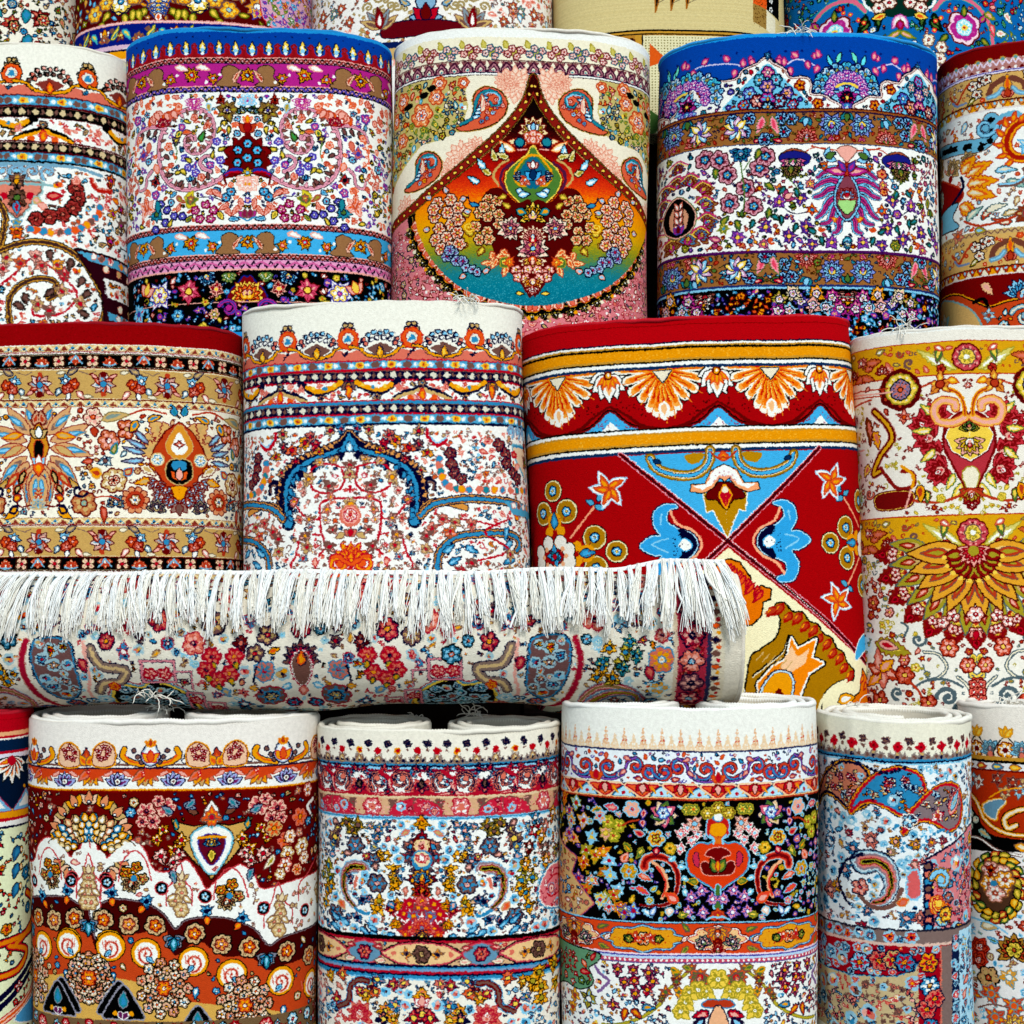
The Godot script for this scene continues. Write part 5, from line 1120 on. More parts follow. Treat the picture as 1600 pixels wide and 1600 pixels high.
func weave_red_lattice(L: Loom) -> void:          # C2
	L.grid(665, 35, 2.5)
	var red := Color("a60d1b")
	L.bar(30, 130, Color("b41020")); L.bar(60, 63, Color("8a0c16"))
	var stripes := func(ys: Array, cs: Array):
		for i in cs.size(): L.bar(ys[i], ys[i + 1], cs[i])
	stripes.call([128, 134, 142, 148, 156, 194, 202, 209, 222, 232], [NV, W, GD, BK, AM, GD, BK, W, Color("123a60")])
	L.bar(150, 156, Color("f0e6cc")); L.bar(158, 196, Color("e59a1c"))
	for i in 260: L.disc(L.at(L.rng.randf_range(-100, 1400), L.rng.randf_range(162, 192)), Vector2.ZERO, 0.9, Color("f2b440"))
	L.bar(232, 468, red)
	# scallops of light blue below, shells above
	L.rep(168, 780, 468, func(m: Transform2D, _i: int):
		L.nest(m, Loom.smooth(PackedVector2Array([Vector2(-52, 0), Vector2(-34, -5), Vector2(-20, -14), Vector2(0, -30), Vector2(20, -14), Vector2(34, -5), Vector2(52, 0)])), [[5, BK], [3, Color("7a0c18")], [0, SK]]); L.fill(m, PackedVector2Array([Vector2(-16, 0), Vector2(0, -16), Vector2(16, 0)]), W)
		for i in 26:
			var a := L.rng.randf_range(-42, 42)
			L.disc(m, Vector2(a, -4 - maxf(0, 18 - absf(a) * .5) * L.rng.randf()), 1.0, Color("9a3a60"))
		for k in [-1, 1]:
			for i in 18: L.disc(m, Vector2(k * L.rng.randf_range(10, 60), -30 + L.rng.randf_range(-16, 10)), 1.3, Color("5a0810"))
			L.stroke(m, Loom.smooth(PackedVector2Array([Vector2(0, -40), Vector2(k * 26, -24), Vector2(k * 50, -6), Vector2(k * 84, 2)])), 3, Color("6a0a14"), 8)
		# pendant blossom
		for a in [-1.3, 1.3, -0.8, 0.8, -0.35, 0.35, 0.0]: L.lf(m * Transform2D(PI / 2 + a, Vector2(0, -88)), 42 - absf(a) * 9, 10.5, [BK, W, Color("f6b878")], 0, 0, 1.6)
		for a in [-0.9, 0.9, -0.45, 0.45, 0.0]: L.lf(m * Transform2D(PI / 2 + a, Vector2(0, -88)), 25, 5, [OR, OR, AM], 0, 0, 0)
		L.disc(m, Vector2(0, -88), 7, DR); L.disc(m, Vector2(0, -88), 4.6, AM); L.disc(m, Vector2(0, -89), 2, W)
		# the shell between two pendants
		var t := m * Transform2D(0, Vector2(84, -90))
		var lobes := [[70, -6], [60, 14], [52, 32], [36, 44], [22, 58], [-22, 58], [-36, 44], [-52, 32], [-60, 14], [-70, -6], [12, 66], [-12, 66], [0, 72]]
		for e in [[19.0, BK, 1.0], [15.6, Color("f6f2e4"), 1.0], [10.0, Color("f4a850"), 0.92], [7.0, Color("ea7a18"), 0.84], [3.2, Color("c8281a"), 0.72]]:
			for q in lobes:
				var d: Vector2 = Vector2(q[0], q[1]) * e[2]
				L.stroke(t, Loom.smooth(PackedVector2Array([Vector2(d.x * .12, -4), Vector2(d.x * .42, d.y * .42 - 2), d])), e[0] * .7, e[1], e[0])
		for q in lobes:
			var d := Vector2(q[0], q[1])
			L.stroke(t, PackedVector2Array([d * .8 + Vector2(5, 2), d * 1.1 + Vector2(4, 2)]), 1.2, Color("e8862a"))
			L.stroke(t, PackedVector2Array([d * .3, d * .7 + Vector2(3, 0)]), 1.6, YE if int(d.x) % 3 == 0 else AM)
		L.lf(t * Transform2D(PI / 2, Vector2(0, 46)), 30, 9, [Color("f6d0a0"), W, Color("f6c08a")], 0, 0, 0)
		L.nest(t, PackedVector2Array([Vector2(-14, -1), Vector2(14, -1), Vector2(0, 17)]), [[3, AM], [1.8, NV], [0, CR]])
		for k in [-1, 1]:
			for i in 14: L.disc(t, Vector2(k * L.rng.randf_range(4, 40), L.rng.randf_range(4, 44)), 1.0, [RD, AM, OR][i % 3]))
	stripes.call([128, 134, 142, 148, 156, 194, 202, 209, 222, 232], [NV, W, GD, BK, Color("e59a1c"), GD, BK, W, Color("123a60")])
	for i in 260: L.disc(L.at(L.rng.randf_range(-100, 1400), L.rng.randf_range(162, 192)), Vector2.ZERO, 0.9, Color("f2b440"))
	stripes.call([464, 470, 482, 488, 524, 532, 539, 552, 566], [BK, W, GD, Color("e59a1c"), GD, BK, W, Color("123a60")])
	for i in 260: L.disc(L.at(L.rng.randf_range(-100, 1400), L.rng.randf_range(490, 522)), Vector2.ZERO, 0.9, Color("f2b440"))
	L.bar(563, 1700, red)
	for i in 700: L.disc(L.at(L.rng.randf_range(-100, 1400), L.rng.randf_range(570, 1700)), Vector2.ZERO, 0.8, Color("960b18") if i % 2 else Color("ae1422"))
	L.mir = true; L.axis = 790
	# light blue field above the crossing
	L.area([[400, 566], [790, 905], [1180, 566]], [[0, SK]], true)
	# cream field below it
	L.area([[790, 940], [330, 1330], [0, 1650], [0, 1750], [790, 1750]], [[0, Color("f5edc6")]], true)
	for e in [[9.0, Color("e9b0c0")], [6.6, red], [4.0, Color("4a0a1c")]]:
		L.stroke(Transform2D.IDENTITY, L.map([[395, 560], [790, 915], [1300, 1375], [1600, 1640]]), e[0], e[1])
	var dash := L.map([[395, 560], [790, 915], [1300, 1375]])
	for i in 110: L.disc(Transform2D.IDENTITY, dash[0].lerp(dash[1], i / 55.0) + Vector2(3.2, -3.2), 0.9, W)
	# gold scrolls and the white lotus hanging in the blue
	for e in [[17.0, Color("7a5a10")], [13.5, Color("b98a1c")], [9.0, CR], [6.6, NV], [4.6, SK]]: L.ln([[740, 560], [730, 610], [680, 650], [600, 650], [530, 620], [505, 575]], e[0], e[1])
	L.area([[640, 575], [660, 610], [700, 600], [715, 570]], [[0, Color("b98a1c")]]); L.lf(L.at(520, 590, 20), 12, 3, [NV, Color("123a60")]); L.lf(L.at(790, 600, -90), 14, 8, [RU, OR, AM]); L.ln([[740, 565], [770, 590], [790, 585]], 3, RU)
	L.area([[790, 690], [745, 745], [705, 720], [715, 800], [740, 790], [790, 900]], [[1.6, W], [0, Color("b8881c")]], true); L.area([[790, 690], [740, 700], [715, 745], [760, 755], [790, 790]], [[1.4, BK], [0, DR]])
	L.area([[790, 615], [740, 640], [715, 690], [660, 690], [655, 715], [700, 725], [745, 705], [770, 665], [790, 680]], [[1.6, BK], [0, Color("f2a878")]], true); L.area([[790, 615], [745, 640], [720, 690], [665, 695], [700, 712], [740, 695], [770, 655], [790, 665]], [[0, W]], true)
	L.area([[790, 700], [768, 735], [790, 785]], [[3, AM], [0, RD]], true); L.disc(L.at(790, 715), Vector2.ZERO, 5, CR)
	for i in 14: L.disc(L.at(745 + i * 3.4, 640 + L.rng.randf() * 40), Vector2.ZERO, 1, Color("c890a0"))
	# tulips lying on their sides
	for e in [[3.4, NV], [1.6, Color("bfe6f4")], [0.0, Color("3fa4da")]]:
		L.area([[455, 920], [500, 885], [535, 885], [510, 840], [515, 790], [550, 765], [585, 765], [600, 775], [565, 790], [560, 830], [600, 860], [650, 880], [672, 920], [650, 965], [600, 985], [560, 1010], [565, 1050], [600, 1065], [580, 1080], [530, 1070], [510, 1010], [535, 960], [500, 955]], [e])
	L.area([[600, 860], [650, 880], [672, 920], [650, 965], [600, 985], [620, 920]], [[0, NV]]); L.ln([[575, 790], [600, 840], [660, 870], [690, 920], [660, 970], [600, 1005], [570, 1050]], 4, Color("f4b08a")); L.area([[600, 920], [625, 900], [650, 925], [625, 945]], [[2, SK], [0, W]])
	L.ln([[560, 895], [500, 915], [560, 950]], 2.4, LB); L.ln([[540, 800], [535, 840]], 2, LB)
	for i in 22: L.disc(L.at(L.rng.randf_range(575, 640), L.rng.randf_range(870, 970)), Vector2.ZERO, 1, NV)
	# star flowers on stems
	for d in [0.0, 1.0]:
		var y0: float = 690.0 if d == 0 else 1165.0
		var s := 1.0 if d == 0 else -1.0
		L.ln([[190, 870 if d == 0 else 985], [240, y0 + 120 * s], [290, y0 + 60 * s]], 3.4, Color("f0a884")); L.lf(L.at(300, y0 + 45 * s, -60 * s), 18, 4, [NV, Color("5aa8c8")]); L.lf(L.at(285, y0 + 55 * s, -150 * s), 14, 4, [NV, Color("5aa8c8")]); L.lf(L.at(290, y0 + 60 * s, 30 * s), 16, 4, [NV, Color("5aa8c8")])
		for a in [-135, -45, 40, 95, 170]: L.lf(L.at(345, y0, a * s + (10 if d else 0)), 31, 8, [Color("a8d4ee"), W, W], .3)
		for a in [-135, -45, 40, 95, 170]: L.lf(L.at(345, y0, a * s + (10 if d else 0)), 24, 5, [RU, OR, AM], .3)
	# rosette with its gold trefoils
	for q in [[130, 800, 0], [250, 935, 90], [10, 935, -90], [130, 1070, 180]]:
		var m := L.at(q[0], q[1], q[2])
		for p in [[0, -48, 15], [-24, -14, 17], [24, -14, 17]]:
			L.disc(m, Vector2(p[0], p[1]), p[2] + 3.4, BK); L.disc(m, Vector2(p[0], p[1]), p[2] + 2, Color("f0e6b8"))
		for p in [[0, -48, 15], [-24, -14, 17], [24, -14, 17]]:
			L.disc(m, Vector2(p[0], p[1]), p[2], Color("b0801c"))
			L.disc(m, Vector2(p[0], p[1]), 8.6, BK); L.fl(m * Transform2D(0, Vector2(p[0], p[1])), 7, 7, [NV, SK, W, YE])
		L.disc(m, Vector2(0, 0), 14, AM); L.disc(m, Vector2(-12, 16), 8, AM); L.disc(m, Vector2(12, 16), 8, AM); L.lf(m * Transform2D(-PI / 2, Vector2(0, 12)), 26, 6.4, [NV, BL, SK])
		for i in 16: L.disc(m, Vector2(L.rng.randf_range(-34, 34), L.rng.randf_range(-8, 12)), 1.2, [RU, Color("8a2a10")][i % 2])
	for i in 8: L.disc(L.at(125 + 60 * cos(i * PI / 4 + .39), 940 + 60 * sin(i * PI / 4 + .39)), Vector2.ZERO, 12.6, BK)
	for i in 8: L.disc(L.at(125 + 60 * cos(i * PI / 4 + .39), 940 + 60 * sin(i * PI / 4 + .39)), Vector2.ZERO, 11.2, Color("f6f0e4"))
	for i in 8: L.disc(L.at(125 + 42 * cos(i * PI / 4), 940 + 42 * sin(i * PI / 4)), Vector2.ZERO, 4, Color("f2b48a"))
	L.st(L.at(125, 940), 19, 4, [NV, SK, BL, DR]); L.st(L.at(125, 940, 45), 14, 4, [NV, TL, SK, DR]); L.disc(L.at(125, 940), Vector2.ZERO, 4, RD)
	# acanthus in the cream field: a flame leaf, a gold leaf with a red scalloped back, a tulip in its heart
	for e in [[2.4, BK], [0.0, Color("e07a14")]]:
		L.area([[790, 985], [830, 1000], [870, 1060], [880, 1110], [915, 1095], [950, 1110], [945, 1145], [915, 1155], [905, 1210], [870, 1240], [790, 1250]], [e], true)
		L.area([[1320, 1440], [1345, 1480], [1345, 1540], [1400, 1570], [1420, 1640], [1380, 1720], [1220, 1720], [1240, 1560], [1300, 1530]], [e], true)
	for k in 12: L.lf(L.at(800 + k * 11, 1000 + k * 10, 100 + (k % 3) * 14), 26, 4.5, [Color("8a1210"), RD, OR], .1, 0, .6)
	for k in 6: L.lf(L.at(1325 + k * 14, 1460 + k * 30, 130), 20, 4.5, [Color("8a1210"), RD, AM], .1, 0, .6)
	var back := [[965, 1175], [1000, 1165], [1030, 1200], [1070, 1205], [1095, 1240], [1130, 1255], [1150, 1290], [1185, 1310], [1205, 1350], [1235, 1370], [1250, 1410], [1275, 1440], [1270, 1475], [1240, 1470], [1180, 1490], [1130, 1540], [1090, 1700], [830, 1700], [850, 1400], [900, 1340], [960, 1300], [985, 1230]]
	L.area(back, [[2.6, BK], [0, Color("ab7c1a")]])
	for k in 12:
		var b: Array = back[k]
		L.lf(L.at(b[0], b[1], 128), 22 + 4 * (k % 2), 6.5, [Color("9a1a12"), Color("a81e14"), RU], .1, 0, .4)
		L.lf(L.at(b[0] - 14, b[1] + 4, 132), 16, 2.4, [RU, RU, AM], .1, 0, .3)
	L.ln([[1010, 1290], [985, 1350], [930, 1390], [860, 1440]], 3.4, BK); L.ln([[1010, 1300], [985, 1354], [930, 1396], [860, 1446]], 1.4, CR)
	L.area([[1020, 1300], [1040, 1345], [1120, 1310], [1095, 1380], [1145, 1405], [1080, 1440], [1050, 1500], [1010, 1600], [880, 1600], [880, 1470], [940, 1410], [1000, 1380]], [[5.5, BK], [3, W], [0, Color("ec8c1c")]], true)
	L.area([[1020, 1330], [1040, 1375], [1090, 1345], [1070, 1400], [1000, 1440], [970, 1410]], [[0, Color("f7c9a0")]], true)
	L.area([[1000, 1440], [940, 1440], [890, 1520], [910, 1600], [970, 1570], [1010, 1500]], [[5, NV], [3.4, Color("c8e4f4")], [0.6, NV], [0, AM]]); L.area([[960, 1490], [925, 1560], [975, 1540]], [[0, DR]])
	for k in 6: L.ln([[880 + k * 22, 1380 + k * 8], [910 + k * 22, 1350 + k * 8]], 1.4, TN)
	L.ln([[1240, 1478], [1180, 1500], [1130, 1550], [1100, 1620]], 5, Color("f5edc6")); L.lf(L.at(1200, 1560, -20), 36, 9, [BK, AM, W], .2)
	# light blue at the right edge
	L.mir = false
	L.area([[1290, 1400], [1330, 1310], [1400, 1300], [1480, 1420], [1420, 1480], [1360, 1360]], [[2, W], [0, SK]])


func weave_gold_sunburst(L: Loom) -> void:        # C3
	L.grid(520, 60, 2.54)
	var iv := Color("f0e9dc")
	L.bar(60, 800, iv); L.bar(800, 1700, Color("eeeade")); L.bar(60, 72, W)
	for band in [[118, 245], [805, 942]]:
		L.bar(band[0], band[1], Color("d9a426")); L.bar(band[0] - 4, band[0], RU); L.bar(band[1], band[1] + 4, RU)
		var yc: float = (band[0] + band[1]) * .5
		L.mir = true
		for d in [0, 640, -640]:
			L.axis = 515 + d
			L.fl(L.at(515 + d, yc), 21, 10, [DR, Color("c8505a"), PK, OL]); L.fl(L.at(515 + d, yc), 12, 8, [BR, YE, OL, YE]); L.disc(L.at(515 + d, yc), Vector2.ZERO, 4, W)
			for k in 2: L.lf(L.at(470 + d, yc + 48, 205 + k * 10), 66 - k * 22, 9 - 4 * k, [OL, Color("d8cc78"), W], .12, 7)
			L.lf(L.at(420 + d, yc - 40, 130), 22, 6, [BR, GR, YE], -.4); L.lf(L.at(395 + d, yc - 50, 30), 16, 4, [RU, SA, W]); L.fl(L.at(415 + d, yc + 40), 6, 5, [DR, RU, RD, DR])
			L.scroll(L.at(300 + d, yc + 10, 90), 9, 1, 2, [BR, BR]); L.scroll(L.at(265 + d, yc - 30, 0), 7, 1, 2, [BR, RU])
			L.lf(L.at(230 + d, yc + 55, -100), 22, 8, [RU, SA, PK], 0, 4); L.palm(L.at(205 + d, yc + 35), 11, [DR, RU, PK, SA, W], 5, 190)
			for q in [[130, 20, 200], [120, -10, 170], [150, 40, 150]]: L.lf(L.at(q[0] + d, yc + q[1], q[2]), 26, 7, [DR, Color("c8683a"), SA], .2, 4)
			L.st(L.at(150 + d, yc - 15), 10, 6, [DR, SA, PK, W]); L.lf(L.at(190 + d, yc - 40, -20), 14, 4, [BR, OL, W])
		L.mir = false
		L.strew(-400, band[0] + 12, 1500, band[1] - 12, Color("d9a426"), 90, 6, 3, "lv", [[BR, OL, YE, RU], [RU, SA, PK, W]])
	L.mir = true; L.axis = 515
	# shield palmette
	for q in [[400, 490, 190, 58], [390, 440, 220, 52], [420, 560, 165, 52], [430, 620, 150, 42], [420, 400, 245, 40]]:
		L.palm(L.at(515 + (q[0] - 515) * 1.35, q[1] + 6, q[2] + 90), 25, [Color("7a1018"), Color("c8404a"), Color("8a1c20"), PK, W], 7, 230)
	for q in [[370, 400, 200], [350, 460, 160], [360, 540, 120], [430, 640, 100], [460, 680, 110]]: L.lf(L.at(q[0] + 20, q[1], q[2]), 26, 6, [GR, YE, CR], .3, 4)
	L.area([[515, 420], [440, 440], [420, 520], [450, 600], [480, 660], [515, 700]], [[4, Color("7a1018")], [0, Color("b8404a")]]); L.area([[515, 430], [450, 440], [425, 490], [450, 550], [515, 590]], [[3.4, Color("6a1414")], [1.6, W], [0, YE]], true); L.palm(L.at(515, 520, 180), 23, [Color("4a3a10"), PK, Color("d8b020"), W, RD], 7, 200); L.palm(L.at(515, 460), 15, [BK, OL, GR, TN, SA], 5, 190)
	L.area([[515, 620], [485, 640], [500, 700], [515, 720]], [[2, OL], [0, CR]]); L.palm(L.at(515, 720, 180), 19, [DR, RU, OL, PK, W], 7, 220); L.palm(L.at(515, 760, 180), 10, [DR, RD, PK, DR, W], 5, 190)
	# horns curling above it
	for e in [[15.0, RU], [12.0, Color("efb35c")], [5.6, PK]]: L.ln([[500, 420], [455, 440], [400, 430], [385, 380], [415, 350], [460, 360], [465, 385]], e[0], e[1])
	L.ln([[500, 410], [495, 360], [470, 320], [420, 300]], 7, AM); L.ln([[500, 410], [495, 360], [470, 320], [420, 300]], 2.4, RU); L.st(L.at(410, 285), 22, 5, [DR, Color("d88a3a"), YE, RU]); L.lf(L.at(440, 270, 0), 16, 5, [RU, AM, YE], .3)
	L.ln([[340, 290], [380, 275]], 3, RU)
	for k in 3: L.fl(L.at(265, 295), 31 - 8 * k, 12, [[Color("6a1014"), OL, BK][k], [Color("5a1418"), YE, Color("8a7a9a")][k], [RU, CR, SA][k], OR])
	L.st(L.at(275, 405), 12, 6, [DR, SA, PK, OR])
	L.ln([[130, 290], [180, 300], [240, 300]], 2.4, PK); L.ln([[60, 320], [130, 305], [200, 312]], 2, RU); L.ln([[60, 285], [140, 280], [220, 285]], 2, RU)
	# the S-shaped stem with gold heart
	for e in [[14.0, Color("c88a80")], [11.5, Color("6a1418")], [5.0, Color("d9a426")]]: L.ln([[175, 370], [215, 430], [230, 490], [190, 550], [165, 620], [190, 610]], e[0], e[1])
	L.ln([[190, 600], [220, 660], [250, 690], [300, 680], [300, 630], [260, 620]], 6, Color("8a2420")); L.ln([[260, 600], [300, 640], [295, 690]], 5, AM); L.area([[175, 710], [290, 705], [280, 760], [180, 765]], [[3, Color("6a1418")], [1, YE], [0, Color("7a1c1c")]]); L.ln([[300, 740], [380, 750], [450, 735], [515, 700]], 4.4, RU); L.ln([[290, 700], [270, 770]], 3, PK)
	L.lf(L.at(345, 700, 70), 22, 6, [DR, GR, YE], .3, 3); L.lf(L.at(330, 680, 110), 26, 7, [BK, AM, RU], -.3); L.fl(L.at(400, 735), 6, 5, [OL, YE, OL, YE])
	for q in [[150, 390, 70, 46, Color("7a3a14")], [170, 450, 60, 30, AM], [90, 470, 40, 34, OL], [110, 540, 30, 28, RD], [120, 650, 70, 34, BR], [110, 620, 120, 30, SA], [150, 580, 110, 22, YE], [120, 770, 60, 22, DR]]: L.lf(L.at(q[0], q[1], q[2]), q[3], 8, [DR, q[4], SA], .25, 4)
	L.ln([[60, 400], [110, 350], [170, 320]], 3, RU); L.ln([[80, 450], [90, 510], [140, 520]], 3, PK); L.st(L.at(115, 660), 18, 7, [DR, RU, OL, SA]); L.scroll(L.at(150, 700), 10, 1.2, 3, [DR, SA])
	# the half sunburst under the second band
	for r in 4:
		var n: int = [13, 13, 12, 11][r]
		for i in n:
			var a := 180.0 - (i + (.5 if r % 2 else 0.0)) * 180.0 / (n - 1)
			if a < -8 or a > 188: continue
			var d := Vector2.from_angle(deg_to_rad(a))
			var rr: float = [300, 245, 150, 62][r]
			var m := L.at(515 + d.x * rr, 950 + d.y * rr * 1.03, a)
			match r:
				0:
					L.lf(m * Transform2D(0, Vector2(-14, 0)), 44, 17, [Color("8a2a14"), Color("8a1420"), Color("6a0c14")], 0, 5); L.fl(m, 12, 5, [RU, YE, OL, OR]); L.lf(m * Transform2D(0, Vector2(14, 0)), 14, 5, [DR, RD, DR])
				1:
					L.lf(m * Transform2D(0, Vector2(-26, 0)), 56, 11, [Color("5a6a6a"), OL, TN]); L.lf(m * Transform2D(0, Vector2(-8, 0)), 22, 4, [DR, RU, PK]); L.fl(m * Transform2D(0, Vector2(24, 12)), 7, 5, [DR, PK, W, RD])
				2:
					L.lf(m * Transform2D(0, Vector2(-44, 0)), 84, 17, [Color("4a1410"), Color("e0a43c"), Color("f0cc80")], 0, 0, 2.0); L.lf(m * Transform2D(0, Vector2(-22, 0)), 42, 7, [BR, RU, OL])
				3:
					L.lf(m * Transform2D(0, Vector2(-8, 0)), 30, 9, [Color("4a1410"), Color("8a1c1c"), OL]); L.disc(m, Vector2(20, 0), 3.4, YE)
	L.palm(L.at(515, 945, 180), 25, [Color("7a1018"), PK, RD, RU, AM], 9, 200); L.disc(L.at(515, 945), Vector2.ZERO, 8, OL); L.bar(800, 805, RU); L.fl(L.at(515, 1195), 12, 6, [DR, PK, W, RD]); L.bud(L.at(515, 1260, 180), 14, [DR, PK, RD])
	for q in [[390, 1225], [300, 1170], [430, 1200]]: L.fl(L.at(q[0], q[1]), 9, 5, [DR, PK, W, RD])
	# grey-green scrolls below, with florets
	var gg := Color("5a6a70")
	for e in [[7.0, gg], [2.6, YE]]: L.ln([[480, 1370], [530, 1400], [540, 1440], [500, 1430], [470, 1380]], e[0], e[1])
	for e in [[6.0, gg], [2.2, CR]]:
		L.ln([[320, 1340], [370, 1350], [400, 1400], [370, 1440], [330, 1450]], e[0], e[1]); L.ln([[440, 1440], [480, 1480], [500, 1560], [480, 1620]], e[0], e[1])
	L.scroll(L.at(400, 1520, 180), 17, 1.3, 4.6, [gg, gg]); L.scroll(L.at(440, 1560, 0), 12, 1.2, 4, [gg, gg]); L.ln([[280, 1480], [330, 1450], [400, 1450], [460, 1480]], 4, gg); L.lf(L.at(500, 1350, 80), 20, 5, [gg, YE, OL], .2)
	for q in [[410, 1325, 14], [480, 1395, 12], [510, 1470, 10], [250, 1370, 8]]: L.fl(L.at(q[0], q[1]), q[2], 6, [DR, Color("c8553a"), PK, YE])
	for q in [[500, 1470], [500, 1500], [500, 1530]]: L.fl(L.at(q[0], q[1]), 7, 5, [DR, SA, RD, W])
	L.lf(L.at(160, 1300, 15), 60, 15, [Color("8a4a10"), OL, YE], .05, 6); L.lf(L.at(170, 1300, 15), 34, 7, [BR, PK, RD], .05); L.ln([[250, 1280], [265, 1240], [240, 1220]], 3, gg); L.scroll(L.at(300, 1290, 0), 12, 1.1, 2.6, [gg, gg])
	for k in 6: L.lf(L.at(175, 1415, k * 60 + 10), 38 if k % 2 == 0 else 28, 10, [DR, [RU, SA, AM][k % 3], PK], .2, 4)
	L.fl(L.at(250, 1430), 14, 6, [DR, RU, SA, YE]); L.ln([[260, 1450], [300, 1500], [310, 1560]], 4, RU); L.scroll(L.at(225, 1500, 90), 11, 1.1, 3, [gg, gg])
	for q in [[110, 1080, 10, RD], [155, 1140, 11, RU], [125, 1200, 12, BK], [205, 1180, 7, PK], [130, 1010, 8, OL], [170, 1530, 14, RU], [330, 1540, 12, RU], [140, 1560, 14, DR]]: L.fl(L.at(q[0], q[1]), q[2], 5, [DR, q[3], SA, YE])
	L.strew(-300, 270, 1300, 790, iv, 240, 7, 2.6, "lsv", [[DR, RU, SA, AM], [OL, YE, CR, RU], [DR, SA, PK, W]])
	L.strew(-300, 960, 1300, 1640, Color("eeeade"), 320, 7, 2.6, "lsfv", [[DR, RU, SA, AM], [OL, YE, CR, RU], [gg, OL, YE, RU], [DR, SA, PK, W]])


